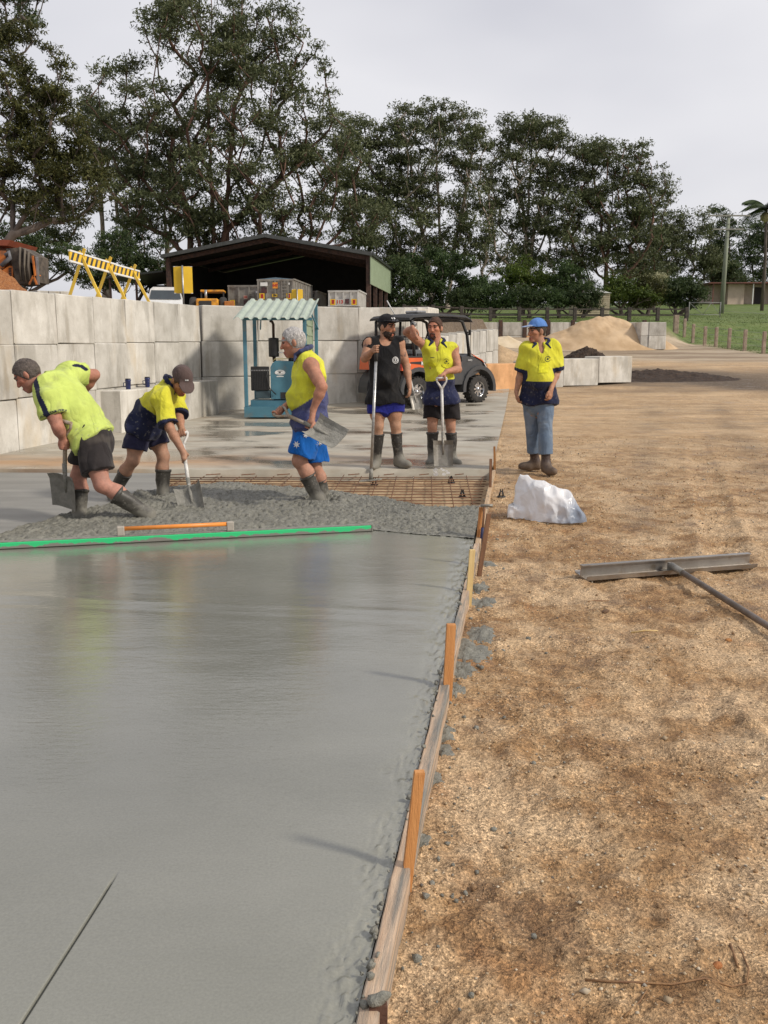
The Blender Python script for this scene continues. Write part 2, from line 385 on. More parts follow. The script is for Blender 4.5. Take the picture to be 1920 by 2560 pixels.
# ---- concrete
def wet_concrete_mat():
    m, n, l, p = _nt('wet_smooth_concrete'); v = _pos(n)
    big = _noise(n, l, v, .7, 4, .5); st = _noise(n, l, _scaled(n, l, v, (.8, 2.2, 1)), 1.3, 6, .6)
    col = _ramp(n, l, st, [(.3, (.236, .236, .196)), (.7, (.272, .271, .228))])
    col = _mix(n, l, 1.0, col, _ramp(n, l, _noise(n, l, v, 120, 3, .6), [(.3, .88), (.7, 1.07)]), 'MULTIPLY')
    col = _mix(n, l, 1.0, col, _ramp(n, l, big, [(.3, .86), (.7, 1.1)]), 'MULTIPLY')
    xyz = n.new('ShaderNodeSeparateXYZ'); l.new(v, xyz.inputs['Vector'])
    # bleed water lies on the left of the pour
    wv = n.new('ShaderNodeVectorMath'); wv.operation = 'DISTANCE'; wv.inputs[1].default_value = (-1.35, 4.3, 0)
    l.new(_scaled(n, l, v, (1.0, .62, 1)), wv.inputs[0]); wv.inputs[1].default_value = (-1.45, 2.75, 0)
    wm = _math(n, l, 'ADD', wv.outputs['Value'], _math(n, l, 'MULTIPLY', _noise(n, l, v, 1.1, 4), .9))
    wet = _ramp(n, l, _math(n, l, 'DIVIDE', wm, 3.0), [(.46, 1.0), (.86, 0.0)])
    l.new(_mix(n, l, wet, col, _mix(n, l, 1.0, col, (.74, .74, .75), 'MULTIPLY')), p.inputs['Base Color'])
    l.new(_ramp(n, l, wet, [(0, .20), (1, .045)]), p.inputs['Roughness']); p.inputs['Specular IOR Level'].default_value = .85
    h1 = _noise(n, l, _scaled(n, l, v, (1, 2.4, 1)), 16, 4, .6); h2 = _noise(n, l, v, 170, 3, .6)
    hs = _noise(n, l, _scaled(n, l, v, (.35, 7.0, 1)), 4, 4, .6)
    b = _bump(n, l, h1, .16, .010); b = _bump(n, l, hs, .07, .008, b); b = _bump(n, l, _noise(n, l, _scaled(n, l, v, (1.5, 3.2, 1)), 24, 3, .5), _wetb, .008, b) if False else b; l.new(_bump(n, l, h2, .08, .003, b), p.inputs['Normal'])
    return m
def rough_concrete_mat():
    m, n, l, p = _nt('wet_rough_concrete'); v = _pos(n)
    col = _ramp(n, l, _noise(n, l, v, 34, 5, .65), [(.3, (.15, .146, .120)), (.7, (.29, .283, .24))])
    l.new(col, p.inputs['Base Color']); p.inputs['Roughness'].default_value = .42; p.inputs['Specular IOR Level'].default_value = .45
    b = _bump(n, l, _noise(n, l, v, 60, 4, .7), .8, .02); l.new(_bump(n, l, _noise(n, l, v, 190, 2), .4, .004, b), p.inputs['Normal'])
    return m
def old_concrete_mat():
    m, n, l, p = _nt('old_slab_concrete'); v = _pos(n)
    sv = _scaled(n, l, v, (.45, 1.2, 1)); s1 = _noise(n, l, sv, 1.7, 6, .62)
    col = _ramp(n, l, _noise(n, l, v, 2.2, 6, .6), [(.3, (.33, .305, .245)), (.7, (.46, .425, .35))])
    mud = _ramp(n, l, s1, [(.50, 0.0), (.68, 1.0)]); col = _mix(n, l, _math(n, l, 'MULTIPLY', mud, .65), col, (.24, .165, .10))
    xyz = n.new('ShaderNodeSeparateXYZ'); l.new(v, xyz.inputs['Vector'])
    # ochre sand tracked along the joint with the new pour
    band = _math(n, l, 'ABSOLUTE', _math(n, l, 'SUBTRACT', xyz.outputs['Y'], _math(n, l, 'ADD', 12.0, _math(n, l, 'MULTIPLY', xyz.outputs['X'], .05))))
    band = _math(n, l, 'ADD', band, _math(n, l, 'MULTIPLY', _noise(n, l, sv, 2.0, 4), 1.2))
    och = _ramp(n, l, _math(n, l, 'DIVIDE', band, 3.0), [(.22, 1.0), (.47, 0.0)])
    lft = _ramp(n, l, _math(n, l, 'DIVIDE', _math(n, l, 'ADD', xyz.outputs['X'], 6.0), 8.0), [(.4, 1.0), (.8, .25)])
    col = _mix(n, l, _math(n, l, 'MULTIPLY', _math(n, l, 'MULTIPLY', och, lft), .8), col, (.42, .235, .105))
    wet = _ramp(n, l, _noise(n, l, _scaled(n, l, v, (.55, .8, 1)), 1.0, 5, .55), [(.50, 0.0), (.60, 1.0)])
    col = _mix(n, l, wet, col, _mix(n, l, 1.0, col, (.55, .52, .49), 'MULTIPLY'))
    l.new(col, p.inputs['Base Color'])
    l.new(_ramp(n, l, wet, [(0, .7), (1, .06)]), p.inputs['Roughness'])
    nm = _bump(n, l, _noise(n, l, v, 90, 4), .12, .006)
    l.new(nm, p.inputs['Normal']); return m
M_WET, M_ROUGH, M_OLD = wet_concrete_mat(), rough_concrete_mat(), old_concrete_mat()
PX_PILE = [(-400, 1395), (0, 1345), (100, 1312), (200, 1285), (300, 1255), (420, 1218), (560, 1200), (680, 1212), (820, 1226), (930, 1236), (1040, 1262), (1130, 1268), (1215, 1268)]
_pp = np.array([G(*q)[:2] for q in PX_PILE])
def pile_far(X): return np.interp(X, _pp[:, 0], _pp[:, 1])
def screed_y(X): return 7.38 + .245 * (np.asarray(X, float) + .1) + .04      # the struck-off edge under the screed
def pile_near(X): return np.where(X < -.1, screed_y(X), np.interp(X, [-.1, .25, .8], [7.42, 7.25, 7.05]))
def build_slabs():
    # struck-off pour
    r, c = 330, 260
    t = np.linspace(0, 1, r)[:, None]; s = np.linspace(0, 1, c)[None, :] ** .8
    y0 = .9; Xr = np.linspace(-7.5, 0, c)
    Yr = y0 * (8.0 / y0) ** t + 0 * s; nj = 14; kL = 128; jx = -.86 + .072 * (Yr[:, :1] - 1.2); X = np.concatenate([-7.0 + (jx - .02 + 7.0) * (np.linspace(0, 1, kL)[None, :] ** .75), jx + np.linspace(-.016, .016, nj)[None, :], jx + .02 + (form_x(Yr[:, :1]) - jx - .02) * np.linspace(0, 1, c - kL - nj)[None, :] ** .9], 1)
    top = pile_near(X) + .12; Y = np.minimum(Yr, top)
    Z = fbm(X, Y, .8, 3) * .004 + pnoise(X * 3, Y * 14) * .0012 * sstep(Y, 3, 5)
    ed = form_x(Y) - X
    crumb = (1 - sstep(ed + fbm(X, Y, 5, 2) * .05, .02, .13)); Z += crumb * (np.abs(fbm(X, Y, 26, 3)) * .018 - .012)
    def groove(x0, y0_, x1, y1, w, dep):
        dx, dy = x1 - x0, y1 - y0_; L = math.hypot(dx, dy); u = ((X - x0) * dx + (Y - y0_) * dy) / L
        dd = np.abs((X - x0) * dy - (Y - y0_) * dx) / L
        return dep * np.exp(-(dd / w) ** 2) * sstep(u, 0, .1) * (1 - sstep(u, L - .1, L))
    Z += groove(-.874, 1.0, -.77, 2.45, .0032 , -.022)
    Z += groove(-3.2, 5.55, .3, 5.05, .035, .0025) + groove(-3.2, 5.4, .2, 4.85, .035, -.002)
    me = mesh_np('fresh_slab', np.stack([X, Y, Z], -1).reshape(-1, 3), grid_faces(r, c), True); tag(link('fresh_slab', me, M_WET), kind='structure')
    # heaped wet concrete still to be struck off
    r, c = 170, 420
    X = np.linspace(-4.6, 1.02, c)[None, :] + 0 * np.zeros((r, 1)); t = np.linspace(0, 1, r)[:, None]
    n0 = pile_near(X); f0 = pile_far(X); Y = n0 + t * (f0 + .10 - n0)
    X = np.minimum(X, form_x(Y) - .002)
    prof = sstep(t, 0, .12) * (1 - sstep(t, .72, 1.0))
    lump = fbm(X, Y, 3.0, 3) * .022 + np.abs(fbm(X, Y, 16, 3, .65)) * .022 + np.maximum(0, fbm(X + 5, Y, 44, 2)) * .016 - np.maximum(0, pnoise(X * 27, Y * 27) - .22) * .10
    Z = .004 + prof * (.012 + .030 * np.exp(-((X + 1.5) / 1.6) ** 2)) + lump * (.25 + .75 * sstep(t, 0, .1)) * (1 - .5 * sstep(t, .9, 1)) - .11 * sstep(t, .86, 1.0) * sstep(X, -3.0, -2.2)
    for (bx, by) in ((-2.58, 7.75), (-2.05, 8.1), (-2.17, 8.95), (-2.6, 8.85), (-.58, 8.6)): Z += -.05 * np.exp(-(((X - bx) / .12) ** 2 + ((Y - by) / .12) ** 2)) + .03 * np.exp(-((np.hypot(X - bx, Y - by) - .2) / .07) ** 2)
    me = mesh_np('wet_concrete_heap', np.stack([X, Y, Z], -1).reshape(-1, 3), grid_faces(r, c), True)
    tag(link('wet_concrete_heap', me, M_ROUGH), 'rough heap of wet grey concrete the shovellers stand in', 'concrete', kind='stuff')
    # slab struck the day before, on the left
    mb = MB(); mb.prism([(-9, 5.6, -.012), (-2.2, 5.6, -.012), (-2.2, 9.0, -.012), (-2.55, 10.9, -.012), (-9, 11.1, -.012)], (0, 0, -.2))
    tag(mb.build('cured_slab', pm('grey_cured_concrete', (.26, .255, .235), (.19, .187, .172), 1.6, .55, .12, 60, stretch=(.4, 2.5, 1))), kind='structure')
    # old slab, edge towards the pour a little broken
    ys = np.concatenate([[11.1], np.linspace(11.16, 27.0, 60)]); xs = np.linspace(-6.6, 0, 90)
    X = xs[None, :] + 0 * ys[:, None]; Y = ys[:, None] + 0 * xs[None, :]
    s = (xs[None, :] + 6.6) / 6.6; X = -6.6 + s * (form_x(Y) + 6.6)
    Y = Y + np.where(np.arange(len(ys))[:, None] == 0, fbm(X, Y, 3, 3) * .02, 0)
    Z = yard_h(Y) + .035 + fbm(X, Y, .7, 2) * .004
    V = np.stack([X, Y, Z], -1); skirt = V[0].copy(); skirt[:, 2] = -.16; V = np.concatenate([skirt[None], V])
    me = mesh_np('old_slab', V.reshape(-1, 3), grid_faces(*V.shape[:2]), False); tag(link('old_slab', me, M_OLD), kind='structure')
    # sandy base under the reinforcement
    xs = np.linspace(-2.9, 1.45, 120); ys = np.linspace(8.3, 11.3, 80); X, Y = np.meshgrid(xs, ys)
    X = np.minimum(X, form_x(Y))
    Z = -.125 + fbm(X, Y, 3, 4) * .012
    me = mesh_np('sand_base', np.stack([X, Y, Z], -1).reshape(-1, 3), grid_faces(*X.shape), True)
    tag(link('sand_base', me, pm('base_sand', (.50, .36, .21), (.22, .14, .075), 4, .9, .5, 60)), kind='structure')
build_slabs()

# ---- loose stones on the dirt
def scatter_pebbles():
    N = 42000
    yy = 1.5 * (15.0 / 1.5) ** rng.random(N); xx = form_x(yy) + .06 + rng.random(N) ** 1.1 * (1.6 + .42 * yy)
    dens = fbm(xx, yy, 1.1, 3); keep = rng.random(N) < np.clip(.45 + dens * .8 + .25 * sstep(yy, 5, 9), .06, 1)
    xx, yy = xx[keep], yy[keep]; N = len(xx)
    sz = (.0022 + .0060 * rng.random(N) ** 3.5) * (1 + .6 * sstep(yy, 4, 10)); big = rng.random(N) < .004; sz = np.where(big, sz * 2.4, sz)
    zz = H(xx, yy) + dirt_detail(xx, yy) * (1 - .55 * sstep(yy, 6, 12)) + .004 + sz * .25
    base = A3([1, 0, 0], [-1, 0, 0], [0, 1, 0], [0, -1, 0], [0, 0, .7], [0, 0, -.7]); tri = np.array([[0,2,4],[2,1,4],[1,3,4],[3,0,4],[2,0,5],[1,2,5],[3,1,5],[0,3,5]])
    a = rng.random(N) * 6.28; jit = .7 + .6 * rng.random((N, 6, 3)); P = base[None] * jit
    ca, sa = np.cos(a)[:, None], np.sin(a)[:, None]
    P = np.stack([P[..., 0] * ca - P[..., 1] * sa, P[..., 0] * sa + P[..., 1] * ca, P[..., 2]], -1) * sz[:, None, None]
    P += np.stack([xx, yy, zz], -1)[:, None, :]
    F = (tri[None] + (np.arange(N) * 6)[:, None, None]).reshape(-1, 3)
    pal = A3([.50, .38, .24], [.40, .27, .14], [.60, .50, .36], [.30, .17, .08], [.16, .14, .12], [.36, .32, .26]); w = rng.choice(6, N, p=[.34, .24, .26, .08, .03, .05])
    C = np.repeat((pal[w] * (.75 + .4 * rng.random((N, 1))))[:, None, :], 6, 1).reshape(-1, 3)
    me = mesh_np('gravel', P.reshape(-1, 3), F); set_col(me, C)
    tag(link('gravel', me, cm('pebble_stone', .75, .1, 200, .35)), 'small tan and brown pebbles scattered over the dirt', 'gravel', kind='stuff')
    # clods and spilt crumbs of concrete along the formwork
    for nm, M, pts, lab in (('concrete_crumbs', M_ROUGH, 230, 'small grey crumbs of spilt concrete beside the timber form'), ('dirt_crumbs', pm('clod_dirt', (.36, .23, .12), (.22, .13, .065), 30, .9, .5, 120), 1100, 'small brown crumbs of earth lying on the dirt')):
        ico = bmesh.new(); bmesh.ops.create_icosphere(ico, subdivisions=1, radius=1); ico.verts.index_update()
        bv = np.array([v.co[:] for v in ico.verts]); bf = np.array([[v.index for v in f.verts] for f in ico.faces]); ico.free()
        y = 1.6 * (9.5 / 1.6) ** rng.random(pts)
        if pts < 300:
            x = form_x(y) + .05 + np.abs(rng.normal(0, .10, pts)) + (rng.random(pts) < .25) * rng.random(pts) * 1.2
            s = .004 + .010 * rng.random(pts) ** 2.5
            k = rng.random(pts) < .35; x = np.where(k, form_x(y) - rng.random(pts) * .03 + .02, x)
        else: x = form_x(y) + .1 + rng.random(pts) * (1.4 + .4 * y); s = .0025 + .008 * rng.random(pts) ** 5
        z = H(x, y) + dirt_detail(x, y) * (1 - .55 * sstep(y, 6, 12)) + .004
        if pts < 300: z = np.where(x < form_x(y) + .048, .006, z)
        P = bv[None] * (.65 + .7 * rng.random((pts, len(bv), 1))) * s[:, None, None] + np.stack([x, y, z + s * .3], -1)[:, None, :]
        F = (bf[None] + (np.arange(pts) * len(bv))[:, None, None]).reshape(-1, 3)
        tag(link(nm, mesh_np(nm, P.reshape(-1, 3), F, True), M), lab, 'crumbs', kind='stuff')
scatter_pebbles()

# ---- block walls
def block_mat(name, tint=(1, 1, 1)):
    m, n, l, p = _nt(name); v = _pos(n); oi = n.new('ShaderNodeObjectInfo')
    off = n.new('ShaderNodeVectorMath'); off.operation = 'ADD'; l.new(v, off.inputs[0]); l.new(oi.outputs['Random'], off.inputs[1])
    v2 = off.outputs['Vector']
    col = _ramp(n, l, _noise(n, l, v2, 2.4, 6, .6), [(.3, (.46, .435, .38)), (.68, (.65, .625, .565))])
    run = _ramp(n, l, _noise(n, l, _scaled(n, l, v2, (1.5, 1.5, .5)), 1.2, 6, .62), [(.50, 0.0), (.60, 1.0)])
    col = _mix(n, l, _math(n, l, 'MULTIPLY', run, .50), col, (.27, .25, .21))
    run2 = _ramp(n, l, _noise(n, l, _scaled(n, l, v2, (5, 5, .35)), 1.1, 3, .5), [(.62, 0.0), (.70, 1.0)]); col = _mix(n, l, _math(n, l, 'MULTIPLY', run2, .35), col, (.30, .26, .20))
    eff = _ramp(n, l, _noise(n, l, _scaled(n, l, v2, (1.8, 1.8, .9)), 1.6, 6, .65), [(.57, 0.0), (.66, 1.0)]); col = _mix(n, l, _math(n, l, 'MULTIPLY', eff, .45), col, (.74, .72, .66))
    och = _ramp(n, l, _noise(n, l, _scaled(n, l, v, (1.3, 1.3, .5)), 1.0, 4, .6), [(.58, 0.0), (.74, 1.0)])
    col = _mix(n, l, _math(n, l, 'MULTIPLY', och, .45), col, (.50, .37, .19))
    tone = _ramp(n, l, oi.outputs['Random'], [(0, .80), (1, 1.10)]); col = _mix(n, l, 1.0, col, tone, 'MULTIPLY')
    spk = _ramp(n, l, _noise(n, l, v, 55, 4, .7), [(.28, .72), (.42, 1.0)]); col = _mix(n, l, 1.0, col, spk, 'MULTIPLY')
    if tint != (1, 1, 1): col = _mix(n, l, 1.0, col, tint, 'MULTIPLY')
    l.new(col, p.inputs['Base Color']); p.inputs['Roughness'].default_value = .88; p.inputs['Specular IOR Level'].default_value = .25
    b = _bump(n, l, _noise(n, l, v, 5, 5), .35, .03); l.new(_bump(n, l, _noise(n, l, v, 70, 3), .3, .006, b), p.inputs['Normal'])
    return m
M_BLOCK = block_mat('cast_concrete_block'); M_BLOCK_RUST = block_mat('rust_stained_block', (1.05, .62, .34))
_bv = []
def block_variants():
    for k in range(5):
        bm = bmesh.new(); bmesh.ops.create_cube(bm, size=1)
        for v in bm.verts: v.co += Vector(rng.normal(0, .006, 3))
        bmesh.ops.bevel(bm, geom=list(bm.edges), offset=.014 + .006 * rng.random(), segments=1, affect='EDGES')
        for v in bm.verts: v.co += Vector(rng.normal(0, .0035, 3))
        me = bpy.data.meshes.new('block'); bm.to_mesh(me); bm.free(); me.materials.append(M_BLOCK); _bv.append(me)
block_variants()
def put_block(parent, c, size, ang, mat=None, name='block'):
    o = bpy.data.objects.new(name, _bv[rng.integers(5)]); COL.objects.link(o); o.parent = parent
    o.location = [float(x) for x in c]; o.scale = [float(x) for x in size]; o.rotation_euler = (0, 0, ang)
    if mat is not None:
        o.material_slots[0].link = 'OBJECT'; o.material_slots[0].material = mat
    return o
def block_wall(name, label, a, b, n, courses, base_a, base_b, L=None, h=.75, th=.85, cat='wall', stagger=0.0, skip=(), mats=None):
    """front face runs from a to b (plan); the thickness lies to the left of a->b"""
    a, b = np.asarray(a, float), np.asarray(b, float); d = (b - a) / n; ang = math.atan2(d[1], d[0]); t = nrm(d); nl = A3(-t[1], t[0])
    root = empty(name, (*a, base_a), 0, label, cat); ln = np.linalg.norm(d)
    for k in range(courses if not hasattr(courses, '__len__') else max(courses)):
        for i in range(n):
            cc = courses if not hasattr(courses, '__len__') else courses[i]
            if k >= cc or (i, k) in skip: continue
            z0 = base_a + (base_b - base_a) * (i + .5) / n
            jit = rng.normal(0, .009)
            c = a + d * (i + .5) + t * stagger * k + nl * (th / 2 + jit)
            put_block(root, (c[0] - a[0], c[1] - a[1], z0 - base_a + h * (k + .5)), (ln - .014, th, h - .008), ang + rng.normal(0, .004), None if mats is None else mats.get((i, k)))
    return root
_d = nrm(WALL_B - WALL_A); nA = 10; A0 = WALL_B - _d * 1.16 * nA
block_wall('retaining_wall', 'three course wall of big pale concrete blocks running behind the two stooping shovellers', A0, WALL_B, nA, 3, -.05, .05, stagger=.03)
block_wall('retaining_wall', 'three course concrete block wall behind the blue pump shelter', WALL_B, WALL_C, 4, 3, .05, .09, stagger=.035)
_r = nrm(A3(.29, .957)); 
block_wall('retaining_wall', 'concrete block wall running back behind the orange utility buggy', WALL_C + A3(.04, .06), WALL_C + _r * 13.0, 11, [3, 3, 3, 2, 2, 2, 2, 2, 2, 2, 2], .09, .55)
# single course ledge in front of the long wall
_e0 = A3(-4.36, 15.4); _e1 = A3(-3.42, 19.25)
block_wall('block_ledge', 'single course of low concrete blocks set as a ledge against the wall', _e0, _e1, 3, 1, -.02, .03, th=.42)
# low divider with the rust stained block
_l0 = G(1217, 983, .22)[:2]; _l1 = AY(1579, 937, 27.5)[:2]
block_wall('divider_wall', 'low single course concrete divider with one rust orange block behind the blue capped man', _l0, _l1, 4, 1, .2, .42, th=.6, h=.76, mats={(0, 0): M_BLOCK_RUST})
# block stack beside the sand
_s0 = AY(1640, 860, 52.5)
st = empty('block_stack', (_s0[0] - .3, 52.5, 1.2), 0, 'stack of four pale concrete blocks beside the big sand heap', 'blocks')
for k in range(2):
    put_block(st, (0.35, .5, .375 + .75 * k), (.98, .9, .74), .05); put_block(st, (-.38, .9, .375 + .75 * k), (.42, 1.7, .74), .05)
# far terrace blocks beyond the upper wall
_t0 = AY(92, 735, 28.0); _t1 = AY(180, 738, 28.6)
block_wall('terrace_wall', 'short run of pale concrete blocks between the bark heap and the dark mound', _t0[:2], _t1[:2], 3, 1, 2.4, 2.4, h=.66)
# bay wall of steel posts and concrete panels
bay = empty('bay_wall', (4.2, 57, 1.3), 0, 'panel wall with dark steel posts behind the sand bays', 'wall')
M_PANEL = block_mat('bay_panel_concrete'); M_POST = pm('dark_steel_post', (.03, .022, .02), (.09, .04, .02), 8, .7)
_bx = [AY(px, 830, 57.0)[0] for px in (1076, 1135, 1193, 1251, 1311, 1370, 1431, 1490, 1550, 1610)]
for i, x in enumerate(_bx):
    MB().box((x - 4.2 - .11, -.12, -.1), (x - 4.2 + .11, .12, 1.62), bev=.015).build('post', M_POST, bay)
    if i + 1 < len(_bx):
        for k in range(2):
            MB().box((x - 4.2 + .12, -.06, -.1 + .8 * k), (_bx[i + 1] - 4.2 - .12, .08, -.1 + .8 * k + .785), bev=.02).build('panel', M_BLOCK_RUST if (i == 4 and k == 0) else M_PANEL, bay)
# ---- heaps
def heap(name, label, cx, cy, rx, ry, h, mat, n=70, pw=1.0, rough=.05, f=2.5, peaks=((0, 0, 1),), kind=None, cat='heap'):
    r = np.linspace(0, 1, n)[:, None]; a = np.linspace(0, 2 * math.pi, n * 2)[None, :]
    X = r * np.cos(a); Y = r * np.sin(a); Z = np.zeros_like(X)
    for (qx, qy, w) in peaks: Z = np.maximum(Z, w * np.clip(1 - np.hypot(X - qx, Y - qy) / (1 - .6 * math.hypot(qx, qy)), 0, 1) ** pw)
    Z = Z - .06 * Z ** 3; wx, wy = cx + X * rx, cy + Y * ry
    Z = Z * h + fbm(wx, wy, f, 4) * rough * (1 - r ** 4) + H(wx, wy) - .05 - .1 * r
    me = mesh_np(name, np.stack([wx, wy, Z], -1).reshape(-1, 3), grid_faces(n, 2 * n), True)
    o = link(name, me, mat); return tag(o, label, cat, kind=kind)
M_SAND = pm('heap_sand', (.56, .41, .255), (.42, .29, .165), 1.2, .95, .5, 14)
_c = AY(1500, 862, 54.5)
heap('sand_heap', 'big heap of yellow sand against the panel wall', _c[0] - .1, 54.2, 4.6, 2.4, 2.05, M_SAND, pw=.9, rough=.13, f=.9, peaks=((-.02, 0, .97), (.12, .05, 1.0)))
_c2 = AY(1250, 864, 55)
heap('sand_heap', 'small low heap of pale sand in the next bay', _c2[0], 55.2, 2.0, 1.3, .75, pm('pale_sand', (.62, .52, .37), (.5, .4, .26), 1.5, .95, .4, 14), pw=.8, rough=.06, f=1.2, peaks=((.25, 0, 1), (-.5, .1, .75)))
M_MULCH = pm('dark_mulch', (.05, .032, .022), (.022, .015, .011), 14, .95, 1.0, 24, dirt=(.12, .07, .04), dirt_s=26, dirt_a=.6)
_c3 = AY(1470, 893, 29.5)
heap('mulch_heap', 'dark brown heap of mulch behind the low concrete divider', _c3[0], 29.8, 1.75, 1.5, 1.12, M_MULCH, rough=.10, f=5, pw=.85)
heap('bark_heap', 'orange brown heap of bark chips above the long wall', -8.35, 17.2, 2.3, 2.0, 1.85, pm('bark_chips', (.36, .145, .045), (.20, .07, .022), 30, .95, 1.0, 60, dirt=(.50, .27, .12), dirt_s=40, dirt_a=.6), rough=.10, f=6, pw=.9)
_c4 = AY(240, 735, 30)
heap('soil_heap', 'low dark soil mound behind the striped barriers', _c4[0], 31, 2.4, 1.6, .75, M_MULCH, rough=.08, f=3, pw=.7)
_c5 = AY(1720, 950, 26.5)
heap('mulch_spill', 'dark spill of mulch past the end of the concrete divider', AY(1660, 925, 29)[0], 29.5, 3.2, 2.2, .35, M_MULCH, rough=.06, f=4, pw=.7)
# ================================================================== TREES
def leaf_mat(name, c1, c2, c3, trans=.25):
    m, n, l, p = _nt(name); g = n.new('ShaderNodeNewGeometry')
    col = _ramp(n, l, g.outputs['Random Per Island'], [(0.0, c1), (.55, c2), (1.0, c3)])
    col = _mix(n, l, 1.0, col, _ramp(n, l, _noise(n, l, g.outputs['Position'], .35, 3), [(.3, .65), (.7, 1.25)]), 'MULTIPLY')
    l.new(col, p.inputs['Base Color']); p.inputs['Roughness'].default_value = .55; p.inputs['Specular IOR Level'].default_value = .3
    tr = n.new('ShaderNodeBsdfTranslucent'); l.new(col, tr.inputs['Color'])
    mx = n.new('ShaderNodeMixShader'); mx.inputs[0].default_value = trans
    l.new(p.outputs[0], mx.inputs[1]); l.new(tr.outputs[0], mx.inputs[2]); l.new(mx.outputs[0], n['Material Output'].inputs['Surface'])
    return m
ML_EUC = leaf_mat('gum_leaves', (.052, .068, .028), (.098, .116, .048), (.18, .19, .095))
ML_DARK = leaf_mat('dark_leaves', (.024, .044, .015), (.048, .076, .024), (.095, .125, .043))
ML_WARM = leaf_mat('olive_leaves', (.038, .045, .013), (.070, .078, .021), (.135, .13, .04))
ML_LIME = leaf_mat('fresh_leaves', (.035, .065, .008), (.075, .115, .015), (.14, .18, .03))
ML_HOLLY = leaf_mat('shrub_leaves', (.020, .040, .012), (.042, .074, .020), (.085, .13, .038))
MT_RED = pm('brown_bark', (.16, .085, .055), (.075, .045, .034), 3, .9, .6, 12, stretch=(1, 1, .25))
MT_PALE = pm('pale_bark', (.44, .37, .31), (.22, .16, .12), 2, .85, .4, 10, stretch=(1, 1, .3))
MT_GREY = pm('grey_bark', (.15, .12, .10), (.07, .055, .045), 3, .9, .6, 12, stretch=(1, 1, .3))
def leaf_cloud(C, R, n_leaf, size, flat, rg, droop=.3, asp=.42):
    """leaf-sized quads in a shell-weighted cloud round each clump centre"""
    k = len(C); idx = rg.choice(k, n_leaf, p=R ** 2 / (R ** 2).sum())
    d = rg.normal(size=(n_leaf, 3)); d /= np.linalg.norm(d, axis=1)[:, None]
    d[:, 2] = np.where(d[:, 2] < 0, d[:, 2] * .55, d[:, 2])
    rad = rg.random(n_leaf) ** .62
    # the clump is itself made of smaller tufts, so its outline is ragged
    P = C[idx] + d * (rad * R[idx])[:, None] * A3(1, 1, flat)
    q = np.floor(P / (.34 * R.mean())); h = np.abs(np.sin(q @ A3(12.98, 78.23, 37.7)) * 43758.5) % 1
    P = P[h > .38]; n = len(P)
    a = rg.normal(size=(n, 3)); a[:, 2] -= droop; a /= np.linalg.norm(a, axis=1)[:, None]
    b = np.cross(a, rg.normal(size=(n, 3))); b /= np.linalg.norm(b, axis=1)[:, None] + 1e-9
    s = size * (.6 + .8 * rg.random(n))[:, None]
    V = np.stack([P - a * s * .5 - b * s * asp * .25, P - a * s * .3 + b * s * asp * .6, P + a * s * .62], 1)
    return V.reshape(-1, 3), np.arange(n * 3).reshape(-1, 3)
